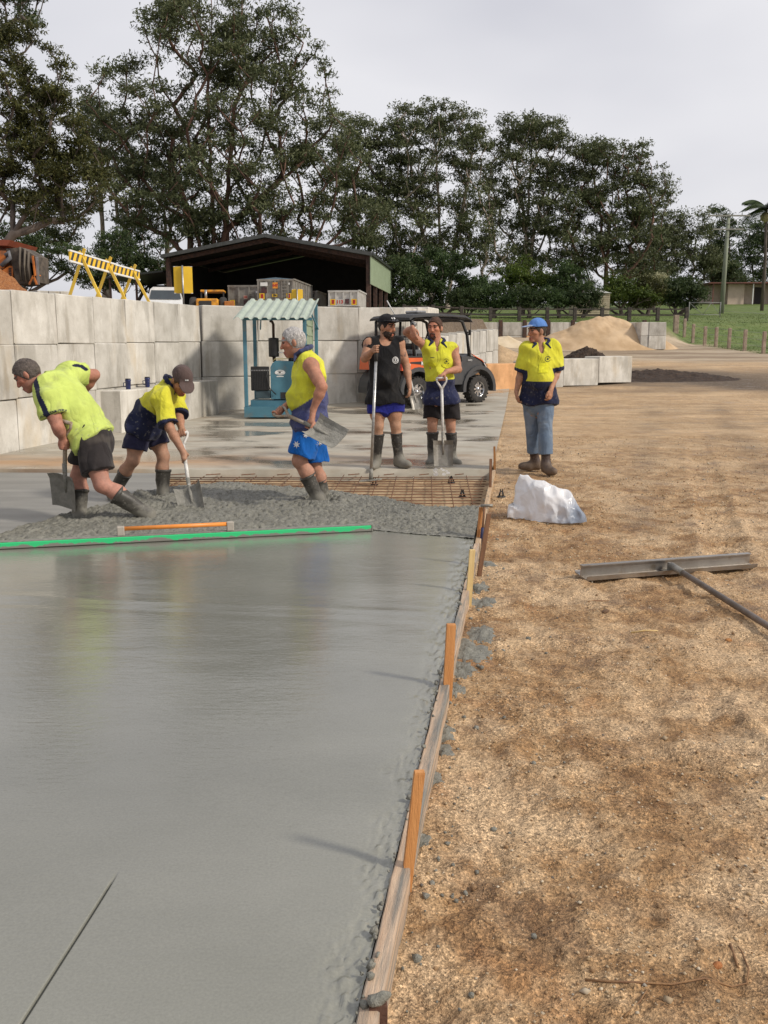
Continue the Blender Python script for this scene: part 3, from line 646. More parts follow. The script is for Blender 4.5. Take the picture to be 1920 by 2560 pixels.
def tree(name, label, Y, base, lobes, nclump, nleaf, leaf, clump, mats, seed, trunk=None, r0=.035, group=None, flat=.6, depth=.75, up=1.0, trunk_sides=7, stems=1, cat='tree'):
    rg = np.random.default_rng(seed); nclump = int(nclump * 2.0); clump *= .80; leaf *= .58; nleaf = int(nleaf * 2.2)
    bp = AY(*base, Y); bp[2] = float(H(bp[0], bp[1])) - .1
    L = [(AY(cx, cy, Y), rx * Y / FPX, ry * Y / FPX) for (cx, cy, rx, ry) in lobes]
    w = np.array([a[1] * a[2] for a in L]); w /= w.sum()
    C = []
    for _ in range(nclump):
        c, rx, rz = L[rg.choice(len(L), p=w)]
        d = rg.normal(size=3); d /= np.linalg.norm(d); rr = rg.random() ** .4
        C.append(c + d * rr * A3(rx, rx * depth, rz))
    C = np.array(C); R = clump * (.55 + .9 * rg.random(len(C)))
    C[:, 2] = np.maximum(C[:, 2], bp[2] + .4)
    top = np.mean([c[0] for c in L], axis=0)
    nodes, par, cnt = [], [], []
    paths = [trunk] if trunk else []
    if not trunk:
        for k in range(stems):
            c = L[k % len(L)][0]; paths.append(None)
            off = A3(rg.normal(0, .5), rg.normal(0, .5), 0) if k else A3(0, 0, 0)
            paths[-1] = [tuple(bp + off), tuple(bp + off + (c - bp) * A3(.25, .25, .35)), tuple(bp + off + (c - bp) * A3(.6, .6, .68)), tuple(c)]
    else: paths = [[tuple(AY(x, y, Y)) for (x, y) in t] for t in (trunk if hasattr(trunk[0][0], '__len__') else [trunk])]
    for pth in paths:
        P = np.array(pth); P[0, 2] = min(P[0, 2], bp[2]); prev = -1
        m = max(4, int(np.linalg.norm(P[-1] - P[0]) / 1.2)); tt = np.linspace(0, len(P) - 1, m)
        for t in tt:
            i = min(int(t), len(P) - 2); q = P[i] + (P[i + 1] - P[i]) * (t - i) + rg.normal(0, .06, 3)
            nodes.append(q); par.append(prev); cnt.append(0); prev = len(nodes) - 1
    order = np.argsort(np.linalg.norm(C - bp, axis=1)); nb = []
    for ci in order:
        c = C[ci]; N = np.array(nodes); dv = c - N; dist = np.linalg.norm(dv, axis=1) + 1e-6; dxy = np.hypot(dv[:, 0], dv[:, 1])
        cost = dist * (1 + 3.0 * np.clip((.85 * up * dxy - dv[:, 2]) / dist, 0, 2)); j = int(np.argmin(cost)); p0 = N[j]
        m = max(2, int(dist[j] / 1.1)); prev = j; mid = (p0 + c) / 2 + A3(0, 0, -.10 * dist[j] if dv[j, 2] > 0 else .12 * dist[j]) + rg.normal(0, .06 * dist[j], 3)
        for k in range(1, m + 1):
            t = k / m; q = (1 - t) ** 2 * p0 + 2 * t * (1 - t) * mid + t * t * c
            nodes.append(q); par.append(prev); cnt.append(0); prev = len(nodes) - 1
        nb.append(prev)
    cnt = np.zeros(len(nodes)); 
    for e in nb: cnt[e] += 1
    for i in range(len(nodes) - 1, -1, -1):
        if par[i] >= 0: cnt[par[i]] += cnt[i]
    rad = np.minimum(r0 * .60 * np.maximum(cnt, .6) ** .43, .46)
    root = empty(name, bp, 0, label, cat, group); mb = MB(); N = np.array(nodes)
    kids = {}
    for i, p in enumerate(par): kids.setdefault(p, []).append(i)
    used = set()
    for i in range(len(nodes)):
        if i in used: continue
        pth = [i] if par[i] < 0 else [par[i], i]; used.add(i); cur = i
        while cur in kids:
            k = max(kids[cur], key=lambda q: cnt[q])
            if k in used: break
            pth.append(k); used.add(k); cur = k
        if len(pth) < 2: continue
        rr = [rad[q] for q in pth]; rr[0] = min(rr[0], rr[1] * 1.15)
        if par[i] < 0: rr[0] *= 1.35
        big = max(rr) > .12
        mb.tube([N[q] - bp for q in pth], rr, trunk_sides if big else 4, cap=False)
    mb.build('trunk', mats[0], root)
    V, F = leaf_cloud(C, R, nleaf, leaf, flat, rg)
    link('crown', mesh_np('crown', V - bp, F), mats[1], root)
    return root
BACK = 'tall gums along the back of the yard'
tree('gum_tree', 'giant gum towering over the dark open shed', 78, (560, 650),
     [(520, 60, 185, 110), (660, 95, 110, 85), (760, 200, 85, 90), (400, 40, 85, 60), (600, 190, 160, 80), (390, 300, 185, 80), (610, 330, 240, 110), (780, 380, 140, 120), (330, 430, 130, 110), (520, 470, 220, 110), (700, 530, 150, 80), (300, 190, 70, 50), (890, 560, 90, 70), (430, 570, 120, 50), (600, 590, 130, 50), (760, 620, 110, 50)],
     270, 66000, .50, 1.55, (MT_RED, ML_EUC), 11, trunk=[[(545, 655), (528, 500), (520, 300), (530, 60)], [(560, 655), (568, 480), (590, 260), (660, 90)], [(520, 655), (560, 590), (620, 520), (760, 400)], [(478, 655), (472, 520), (420, 380), (390, 300)], [(530, 655), (490, 560), (400, 510), (350, 440)]], r0=.062, flat=.62)
tree('gum_tree', 'pale trunked gum between the striped barriers and the giant gum', 84, (258, 650), [(250, 330, 85, 70), (200, 260, 55, 40), (300, 430, 80, 60), (180, 520, 90, 60), (330, 560, 70, 50), (120, 570, 80, 50)], 70, 15000, .48, 1.35, (MT_PALE, ML_EUC), 12, trunk=[(258, 655), (254, 520), (250, 400), (246, 320)], r0=.06)
tree('gum_tree', 'slim brown trunked gum rising behind the lean to roof', 88, (415, 650), [(410, 500, 60, 60), (450, 580, 60, 40), (350, 600, 60, 40), (420, 440, 70, 40)], 40, 8000, .45, 1.2, (MT_PALE, ML_DARK), 13, trunk=[(415, 665), (413, 560), (408, 480)], r0=.06)
tree('gum_tree', 'broad dark tree leaning over the bark heap and orange machine', 52, (-60, 640), [(60, 200, 120, 120), (30, 110, 80, 60), (110, 330, 110, 120), (40, 420, 120, 110), (180, 420, 80, 70), (130, 500, 110, 50), (250, 480, 50, 40)], 110, 30000, .34, .95, (MT_GREY, ML_WARM), 14, trunk=[(-80, 700), (-60, 520), (0, 350), (60, 200)], r0=.045)
tree('gum_tree', 'wispy gum branch tips above the broad dark tree', 60, (-140, 640), [(30, 20, 60, 25), (90, 50, 50, 25), (60, -10, 70, 30)], 18, 3000, .3, .6, (MT_GREY, ML_DARK), 15, trunk=[(-140, 640), (-100, 300), (-40, 120), (60, 30)], r0=.05)
tree('gum_tree', 'dark understorey tree behind the bark heap', 66, (60, 700), [(50, 620, 90, 60), (120, 650, 60, 50), (210, 660, 60, 40), (30, 690, 60, 50)], 40, 9000, .36, .95, (MT_GREY, ML_DARK), 16, r0=.045)
tree('bushy_tree', 'bushy dark tree behind the striped barriers', 70, (310, 700), [(300, 630, 70, 60), (350, 680, 60, 50), (260, 690, 50, 40), (400, 650, 40, 50)], 40, 9000, .38, 1.0, (MT_GREY, ML_DARK), 17, r0=.045)
tree('gum_tree', 'feathery gum beside the right hand side of the giant gum', 92, (880, 700), [(890, 330, 70, 60), (960, 380, 60, 60), (850, 440, 90, 80), (930, 500, 90, 80), (880, 600, 90, 70), (980, 620, 60, 60)], 90, 21000, .5, 1.45, (MT_GREY, ML_EUC), 18, stems=2, r0=.055, group=BACK)
tree('gum_tree', 'tallest round topped gum of the row beyond the green cladding', 92, (1100, 760), [(1075, 270, 70, 42), (1020, 310, 60, 50), (1130, 320, 70, 50), (1080, 380, 130, 70), (1190, 340, 55, 45), (1010, 450, 80, 70), (1140, 470, 100, 70), (1060, 560, 110, 70), (1190, 560, 60, 60), (1060, 640, 110, 50), (1200, 640, 80, 45)], 150, 34000, .48, 1.4, (MT_PALE, ML_EUC), 19, trunk=[[(1100, 780), (1098, 560), (1092, 400), (1078, 280)], [(1085, 780), (1060, 600), (1030, 450), (1020, 320)], [(1115, 780), (1140, 600), (1170, 450), (1185, 350)]], r0=.055, group=BACK)
tree('gum_tree', 'gum with bare pale limbs in the middle of the row', 95, (1310, 760), [(1330, 330, 80, 40), (1270, 360, 60, 45), (1390, 365, 70, 50), (1300, 430, 110, 60), (1400, 460, 90, 60), (1260, 520, 80, 70), (1360, 560, 110, 70), (1290, 640, 80, 50), (1390, 650, 90, 40)], 140, 31000, .48, 1.4, (MT_PALE, ML_EUC), 20, stems=3, r0=.055, group=BACK)
tree('gum_tree', 'spreading gum whose right limb reaches towards the power pole', 94, (1510, 760), [(1540, 390, 85, 40), (1480, 400, 60, 50), (1600, 430, 65, 45), (1660, 470, 40, 26), (1500, 490, 110, 70), (1610, 520, 70, 50), (1470, 580, 90, 70), (1570, 610, 100, 70), (1480, 670, 100, 40), (1600, 680, 80, 35)], 145, 33000, .48, 1.4, (MT_RED, ML_EUC), 21, stems=2, r0=.055, group=BACK)
tree('gum_tree', 'lower rounded gum next to the dark conifer', 104, (1680, 770), [(1650, 570, 70, 50), (1720, 580, 60, 50), (1680, 650, 110, 60), (1620, 680, 80, 50), (1760, 650, 50, 60)], 80, 20000, .5, 1.5, (MT_GREY, ML_EUC), 22, r0=.05, group=BACK)
tree('conifer_tree', 'dark narrow conifer standing behind the power pole', 112, (1806, 750), [(1806, 530, 22, 22), (1806, 580, 32, 40), (1806, 650, 48, 50), (1806, 710, 55, 40)], 50, 11000, .5, 1.2, (MT_GREY, ML_DARK), 23, r0=.05)
tree('bushy_tree', 'wide tree mass behind the low house', 125, (1890, 740), [(1870, 600, 70, 45), (1930, 610, 60, 60), (1840, 660, 80, 50), (1920, 680, 80, 50)], 60, 14000, .55, 1.7, (MT_GREY, ML_DARK), 24, r0=.05)
for k, (lab, Y, base, lobes, nl, mt) in enumerate((
    ('large dark rounded tree between the shed and the sand bays', 74, (1110, 770), [(1080, 690, 85, 60), (1150, 680, 85, 60), (1040, 730, 60, 40), (1200, 720, 70, 45), (1110, 740, 110, 30)], 20000, ML_HOLLY),
    ('lime green leafy tree in front of the pale limbed gum', 80, (1310, 765), [(1300, 685, 55, 40), (1345, 705, 50, 32), (1275, 715, 45, 35)], 9000, ML_LIME),
    ('dense deep green tree right of the lime green tree', 79, (1425, 765), [(1425, 705, 52, 40), (1400, 735, 50, 30), (1450, 735, 45, 30)], 9000, ML_HOLLY),
    ('dark tree with gaps beside the shed wall', 72, (1000, 790), [(1000, 700, 40, 60), (1030, 740, 40, 40), (985, 760, 35, 30)], 7000, ML_DARK),
    ('leafy garden tree beside the small white tank', 76, (1555, 765), [(1550, 725, 55, 34), (1600, 735, 50, 30), (1520, 745, 45, 24)], 8000, ML_LIME),
    ('dull olive shrub left of the flowering shrub', 77, (1620, 768), [(1625, 730, 40, 34), (1600, 750, 40, 20)], 6000, ML_WARM),
    ('dark round shrub left of the farm gate', 78, (1690, 772), [(1690, 725, 48, 38), (1730, 740, 50, 30), (1660, 750, 40, 22)], 9000, ML_DARK),
    ('dark shrubs rising behind the low house roof', 116, (1790, 745), [(1750, 725, 30, 22), (1830, 700, 60, 18)], 5000, ML_DARK))):
    tree('bushy_tree', lab, Y, base, lobes, 26, nl, .36, .95, (MT_GREY, mt), 40 + k, r0=.05, flat=.8)
for k, (lab, px, rx) in enumerate((('small dark shrub behind the rail fence, below the rounded tree', 1160, 42), ('second small dark shrub along the rail fence', 1235, 45), ('third small dark shrub along the rail fence', 1320, 48), ('fourth small dark shrub along the rail fence, near the tank', 1400, 44), ('grey green shrub hiding the small tank', 1460, 36))):
    tree('shrub', lab, 70, (px, 775), [(px, 742, rx, 26), (px + 10, 756, rx, 18)], 14, 4200, .32, .75, (MT_GREY, ML_HOLLY if k % 2 else ML_DARK), 60 + k, r0=.05, flat=.8, group='shrubs along the rail fence', cat='shrub')
tree('shrub', 'shrub covered in cream flowers behind the garden trees', 84, (1635, 760), [(1632, 697, 30, 12), (1650, 710, 22, 12)], 14, 2600, .3, .6, (MT_GREY, leaf_mat('cream_flowers', (.25, .26, .12), (.55, .53, .32), (.7, .66, .45))), 70, r0=.05, flat=.7, cat='shrub')
# ---- palm at the edge of the picture
def palm():
    b = AY(1905, 770, 88); b[2] = float(H(b[0], b[1])); t = AY(1916, 520, 88)
    root = empty('palm_tree', b, 0, 'tall palm with a ringed grey trunk beside the low house', 'palm')
    MB().tube([A3(0, 0, 0), (t - b) * .5 + A3(.1, 0, 0), t - b], [.17, .14, .12], 10).build('trunk', MT_GREY, root)
    for k in range(17):
        a = k * 2.4; el = 1.25 - .17 * (k % 8); mb = MB(); P = []
        d = A3(math.cos(a), math.sin(a), 0)
        for i in range(9):
            s = i / 8; P.append(t - b + d * 2.5 * s * math.cos(el * .6) + A3(0, 0, 1) * (2.6 * s * math.sin(el) - 1.7 * s * s))
        mb.tube(P, [.05 * (1 - .8 * i / 8) for i in range(9)], 4)
        sd = A3(-d[1], d[0], 0)
        for i in range(1, 9):
            for q in (0, .33, .66):
                p = P[i] * (1 - q) + P[i - 1] * q
                for s in (-1, 1):
                    ln = 1.0 * math.sin(math.pi * (i - q + .6) / 9.6) + .15; e = p + sd * s * ln * .8 + d * ln * .4 - A3(0, 0, .45 * ln)
                    w = d * .075; mb.add([p - w, p + w, e], [(0, 1, 2)])
        mb.build('frond', ML_DARK, root)
    MB().lathe([(.02, -.4), (.35, -.2), (.45, .2), (.2, .5), (.02, .55)], (t - b) - A3(.1, .1, .9), (0, 0, 1), 10).build('seed_cluster', pm('palm_seeds', (.42, .36, .2), (.3, .25, .13), 20, .9, .8, 30), root)
palm()
# ---- grass blades on the paddock
def paddock_grass():
    N = 26000; y = 48 + 34 * rng.random(N) ** 1.3; x = 17.5 + rng.random(N) * (y * .42 - 14); k = (x > np.interp(y, [44, 49, 61, 64, 400], [26, 19.7, 19.2, 17, 17])); x, y = x[k], y[k]
    x2 = 5 + rng.random(9000) * 14; y2 = 63 + rng.random(9000) * 9; x = np.concatenate([x, x2]); y = np.concatenate([y, y2])
    n = len(x); h = .02 + .045 * rng.random(n) ** 2; z = H(x, y) - .01; a = rng.random(n) * 6.28; w = .03
    P0 = np.stack([x - w * np.cos(a), y - w * np.sin(a), z], -1); P1 = np.stack([x + w * np.cos(a), y + w * np.sin(a), z], -1)
    P2 = np.stack([x + rng.normal(0, .05, n), y + rng.normal(0, .05, n), z + h], -1)
    V = np.stack([P0, P1, P2], 1).reshape(-1, 3)
    tag(link('grass', mesh_np('grass', V, np.arange(n * 3).reshape(-1, 3)), leaf_mat('paddock_grass', (.08, .12, .03), (.13, .18, .045), (.2, .23, .08), .3)), 'short green paddock grass beyond the fences', 'grass', kind='stuff')
paddock_grass()
# ================================================================== BUILDINGS AND YARD
M_DKGREEN = pm('dark_green_steel', (.018, .024, .020), (.030, .034, .028), 3, .45, 0)
M_SAGE = pm('sage_cladding', (.30, .37, .25), (.25, .31, .20), 2, .55)
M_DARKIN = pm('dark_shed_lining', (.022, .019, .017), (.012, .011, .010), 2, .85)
M_RUSTPOST = pm('rusty_brown_steel', (.085, .045, .03), (.035, .022, .018), 6, .8, .3)
M_GALV = pm('galvanised_steel', (.42, .42, .41), (.30, .30, .30), 8, .4, .05, metal=.8)
def shed():
    rc = AY(921, 645, 60); z0 = 2.75; W = 13.0; D = 13.0; zl = 6.95; zp = 8.15
    ang = math.radians(-6.5); root = empty('machinery_shed', (rc[0], 60, z0), ang, 'big dark open fronted shed with sage green side cladding above the wall', 'shed')
    zl -= z0; zp -= z0
    # roof: two sheets with ribs
    for s, nm in ((0, 'roof'), (1, 'roof')):
        mb = MB(); xa, xb = (-W / 2, .35) if s else (-W - .35, -W / 2); za, zb = (zp, zl - .05) if s else (zl - .05, zp)
        mb.prism([(xa, -.5, za + .04), (xb, -.5, zb + .04), (xb, -.5, zb + .16), (xa, -.5, za + .16)], (0, D + 1.0, 0))
        for i in range(22):
            t = (i + .5) / 22; x = xa + (xb - xa) * t; z = za + (zb - za) * t
            mb.box((x - .03, -.5, z + .155), (x + .03, D + .5, z + .20))
        mb.build(nm, M_DKGREEN, root)
    mb = MB()   # gable fascia
    for (xa, za, xb, zb) in ((-W - .3, zl, -W / 2, zp), (-W / 2, zp, .3, zl)): mb.bar((xa, -.47, za + .06), (xb, -.47, zb + .06), .12, .22)
    mb.build('fascia', pm('fascia_grey', (.075, .08, .075), (.05, .055, .05), 3, .5), root)
    for x in (-W, -W * .5, 0):
        MB().box((x - .14, -.1, 0), (x + .14, .18, zl if x != -W * .5 else .01), bev=.01).build('post', M_RUSTPOST, root)
    for y in (3.2, 6.4, 9.6, 12.8): MB().box((-.1, y, 0), (.14, y + .2, zl - .1)).build('post', M_RUSTPOST, root)
    for y in (0.2, 4.4, 8.6):
        mb = MB(); 
        for (xa, za, xb, zb) in ((-W, zl - .15, -W / 2, zp - .15), (-W / 2, zp - .15, 0, zl - .15)): mb.bar((xa, y, za), (xb, y, zb), .15, .25)
        mb.build('rafter', M_RUSTPOST, root)
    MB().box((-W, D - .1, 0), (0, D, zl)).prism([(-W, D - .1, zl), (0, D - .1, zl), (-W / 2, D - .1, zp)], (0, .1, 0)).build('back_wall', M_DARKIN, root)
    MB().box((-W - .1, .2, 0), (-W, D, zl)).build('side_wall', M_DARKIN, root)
    mb = MB(); mb.box((.15, -.35, zl - 1.75), (.19, D + .3, zl - .02))
    for i in range(26): mb.box((.188, -.3 + i * .53, zl - 1.75), (.206, -.3 + i * .53 + .05, zl - .02))
    mb.build('side_cladding', M_SAGE, root)
    MB().box((.15, D + .28, zl - 1.9), (.26, D + .42, zl)).build('downpipe', pm('white_pipe', (.7, .7, .68), None, 3, .5), root)
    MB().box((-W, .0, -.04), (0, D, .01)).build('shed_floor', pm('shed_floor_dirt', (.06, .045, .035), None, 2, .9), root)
    # lean-to on the left
    lt = empty('lean_to', (rc[0] - W * math.cos(ang) - 1.0, 62.5, 2.8), ang, 'dark flat lean to roof on thin posts left of the big shed', 'shed')
    MB().prism([(-3.6, 0, 2.95), (.4, 0, 3.35), (.4, 0, 3.47), (-3.6, 0, 3.07)], (0, 8, 0)).build('roof', M_DKGREEN, lt)
    for x in (-3.4, -1.6): MB().box((x, .2, 0), (x + .12, .32, 3.1)).build('post', M_RUSTPOST, lt)
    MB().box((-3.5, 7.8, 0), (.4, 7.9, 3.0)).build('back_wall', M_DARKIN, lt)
shed()
M_TRAIL = pm('grey_trailer_paint', (.27, .255, .225), (.20, .185, .16), 3, .55, .05, dirt=(.13, .10, .075), dirt_s=1.6, dirt_a=.58)
M_WHITE = pm('white_paint', (.78, .78, .76), (.66, .66, .64), 5, .5)
M_REDR = pm('red_reflector', (.45, .03, .02), None, 9, .4); M_YELL = pm('yellow_sign_paint', (.80, .52, .03), (.72, .45, .02), 4, .5)
M_ORNG = pm('orange_panel_paint', (.78, .30, .03), None, 6, .5); M_BLACK = pm('black_paint', (.015, .015, .016), (.03, .028, .026), 6, .55)
M_RUBBER = pm('tyre_rubber', (.022, .021, .02), (.045, .04, .035), 12, .85, .2, 60)
def trailer(label, Y, px0, px1, ytop, ybot, L, signs, ladder=None, ribs=4, mat=None, tarp=False):
    a = AY(px0, ybot, Y); b = AY(px1, ybot, Y); zt = AY(px0, ytop, Y)[2]; W = b[0] - a[0]; h = zt - a[2]
    g = float(H(a[0], Y)); mat = mat or M_TRAIL
    root = empty('tipper_trailer', (a[0], Y, g), math.radians(-5), label, 'trailer', 'tipper trailers parked at the shed'); zb = a[2] - g
    mb = MB(); mb.box((0, .06, zb), (W, L, zb + h - .02)); mb.build('tub', mat, root)
    mb = MB()
    for i in range(ribs + 1):
        x = i * W / ribs; x0 = min(max(x - .045, 0), W - .09); mb.box((x0, -.02, zb), (x0 + .09, .058, zb + h))
    mb.box((-.02, -.03, zb + h - .07), (W + .02, .0, zb + h + .02)); mb.box((-.02, -.03, zb), (W + .02, .0, zb + .07)); mb.build('tailgate_ribs', mat, root)
    mb = MB()
    for y in np.linspace(.5, L - .1, 8): mb.box((W, y, zb), (W + .05, y + .09, zb + h - .05))
    mb.box((W - .03, .05, zb + h - .03), (W + .06, L, zb + h + .05)); mb.build('side_ribs', mat, root)
    if tarp: MB().prism([(-.02, .05, zb + h + .02), (W + .06, .05, zb + h + .02), (W * .5, .05, zb + h + .12)], (0, L, 0)).build('tarp', pm('blue_tarp', (.16, .24, .30), None, 3, .6), root)
    MB().box((.3, .3, zb - .25), (W - .3, L, zb - .02)).build('chassis', M_BLACK, root)
    for x in (.18, W - .18):
        for y in (1.2, 2.4):
            w = MB(); w.lathe([(.2, -.13), (.42, -.13), (.48, -.08), (.48, .08), (.42, .13), (.2, .13)], (x, y, .48), (1, 0, 0), 18); wo = w.build('wheel', M_RUBBER, root)
    for (kind, fx, fz, w, hh, txt, mt) in signs:
        x = fx * W; z = zb + fz * h; o = MB().box((x - w / 2, -.036, z - hh / 2), (x + w / 2, -.024, z + hh / 2)).build(kind, mt, root)
        if txt:
            s, sm, size = txt; lettering(s, size, sm, o, (x, -.040, z), (1, 0, 0), (0, 0, 1), bold=.012)
    if ladder:
        mb = MB(); x0, x1, f0, f1 = ladder
        for x in (x0 * W, x1 * W): mb.box((x - .025, -.10, zb + f0 * h), (x + .025, -.05, zb + f1 * h))
        for k in range(5): zz = zb + (f0 + (f1 - f0) * (k + .5) / 5) * h; mb.box((x0 * W, -.09, zz - .02), (x1 * W, -.055, zz + .02))
        mb.build('ladder', mat, root)
    for x in (.12, W - .42):
        MB().box((x, -.045, zb + .08), (x + .3, -.024, zb + .42)).build('tail_light', M_YELL, root)
        MB().box((x + .08, -.052, zb + .14), (x + .24, -.046, zb + .38)).build('reflector', M_REDR, root)
    return root
M_REDTXT = pm('red_lettering', (.50, .05, .03), None, 9, .5); M_PINKP = pm('faded_pink_panel', (.55, .36, .28), None, 6, .6)
trailer('tall grey tipper trailer with orange number panel 647 and a ladder', 55, 644, 735, 699, 752, 6.5,
    [('number_panel', .5, .72, .30, .34, ('647', M_REDTXT, .20), M_ORNG), ('number_panel', .48, .25, .30, .16, ('154', M_BLACK, .15), M_YELL), ('sign_plate', .19, .78, .42, .20, None, M_WHITE), ('dark_plate', .19, .50, .34, .34, None, pm('dark_plate', (.10, .03, .03), (.03, .02, .02), 9, .5)), ('sign_plate', .88, .80, .10, .12, None, M_WHITE)], ladder=(.69, .86, .14, .9), tarp=True)
trailer('low grey tipper trailer with pale number panel and small ladder left of the tall one', 57.5, 571, 652, 714, 768, 6, [('number_panel', .55, .46, .24, .22, ('113', M_REDTXT, .13), M_PINKP), ('dark_plate', .55, .22, .26, .26, None, _pm['dark_plate']), ('sign_plate', .90, .70, .10, .12, None, M_WHITE)], ladder=(.66, .80, .1, .72), ribs=3)
trailer('pale tipper trailer with red number 113 near the shed corner post', 56, 821, 897, 727, 766, 6, [('number_panel', .38, .28, .34, .34, ('113', M_REDTXT, .27), pm('pale_trailer_paint', (.52, .51, .48), (.42, .41, .38), 3, .5)), ('dark_plate', .62, .32, .24, .28, None, _pm['dark_plate'])], mat=_pm['pale_trailer_paint'])
trailer('narrow grey trailer in the shadow between the two numbered ones', 62, 767, 792, 728, 765, 4, [('sign_plate', .5, .7, .3, .2, None, M_BLACK)], ribs=1)
def loader():
    b = AY(518, 773, 54); g = float(H(b[0], 54)); R = empty('yellow_loader', (b[0], 54, g), .1, 'yellow loader with black grille and upright exhaust in the shed mouth', 'loader')
    s = 54 / FPX; z = lambda y: AY(518, y, 54)[2] - g
    My = pm('loader_yellow', (.72, .33, .02), (.55, .23, .015), 4, .5, dirt=(.2, .1, .04), dirt_s=4, dirt_a=.6)
    MB().box((-.62, 0, z(775)), (.62, 2.0, z(746)), bev=.06).build('engine_hood', My, R)
    MB().box((-.45, -.03, z(775) + .05), (.25, .0, z(752))).build('grille', M_BLACK, R)
    mb = MB(); mb.box((-.55, 2.1, z(725)), (.85, 3.6, z(719)), bev=.03); mb.build('cab_roof', My, R)
    for x in (-.5, .8): MB().box((x - .04, 2.15, z(748)), (x + .04, 2.25, z(722))).build('cab_post', M_BLACK, R)
    MB().tube([(-.1, .6, z(748)), (-.1, .6, z(723))], .075, 10).build('exhaust', M_GALV, R)
    for x in (-.85, .85): MB().lathe([(.25, -.2), (.6, -.2), (.68, -.1), (.68, .1), (.6, .2), (.25, .2)], (x, 1.0, .68), (1, 0, 0), 20).build('wheel', M_RUBBER, R)
    MB().box((-1.05, 0, z(775) - .5), (1.05, 2.6, z(775) - .02)).build('chassis', M_BLACK, R)
    MB().box((.95, .3, z(775)), (1.5, .9, z(752)), bev=.03).build('fuel_tank', pm('dull_orange', (.45, .16, .03), None, 5, .6), R)
loader()
def van():
    c = AY(418, 745, 50); g = float(H(c[0], 50)); R = empty('white_van', (c[0] - .1, 50, g), math.radians(12), 'white van parked under the lean to', 'van')
    M_GL = pm('dark_car_glass', (.06, .075, .085), (.05, .06, .07), 2, .08)
    prof = [(-.95, .35), (.95, .35), (.98, .95), (.90, 1.1), (.78, 1.62), (.62, 1.75), (-.62, 1.75), (-.78, 1.62), (-.90, 1.1), (-.98, .95)]
    mb = MB(); 
    mb.prism([(x, .55, z) for x, z in prof], (0, 3.8, 0)); mb.prism([(-.93, -.25, .35), (.93, -.25, .35), (.95, -.15, .8), (.86, .6, 1.12), (-.86, .6, 1.12), (-.95, -.15, .8)], (0, .02, 0)); mb.box((-.94, -.22, .35), (.94, .6, .86), bev=.08)
    mb.prism([(-.92, -.1, .86), (.92, -.1, .86), (.86, .56, 1.10), (-.86, .56, 1.10)], (0, .02, -.3)); mb.build('body', M_WHITE, R)
    MB().prism([(-.82, .50, 1.12), (.82, .50, 1.12), (.72, .56, 1.58), (-.72, .56, 1.58)], (0, -.02, 0)).build('windscreen', M_GL, R)
    for s in (-1, 1):
        MB().box((s * .74 - .15, -.26, .66), (s * .74 + .15, -.2, .80), bev=.02).build('headlight', pm('lamp_glass', (.6, .62, .65), None, 3, .15), R)
        for y in (.35, 3.4): MB().lathe([(.1, -.1), (.31, -.1), (.34, -.06), (.34, .06), (.31, .1), (.1, .1)], (s * .84, y, .34), (1, 0, 0), 18).build('wheel', M_RUBBER, R)
    MB().box((-.5, -.27, .5), (.5, -.225, .62)).build('grille', M_BLACK, R)
van()
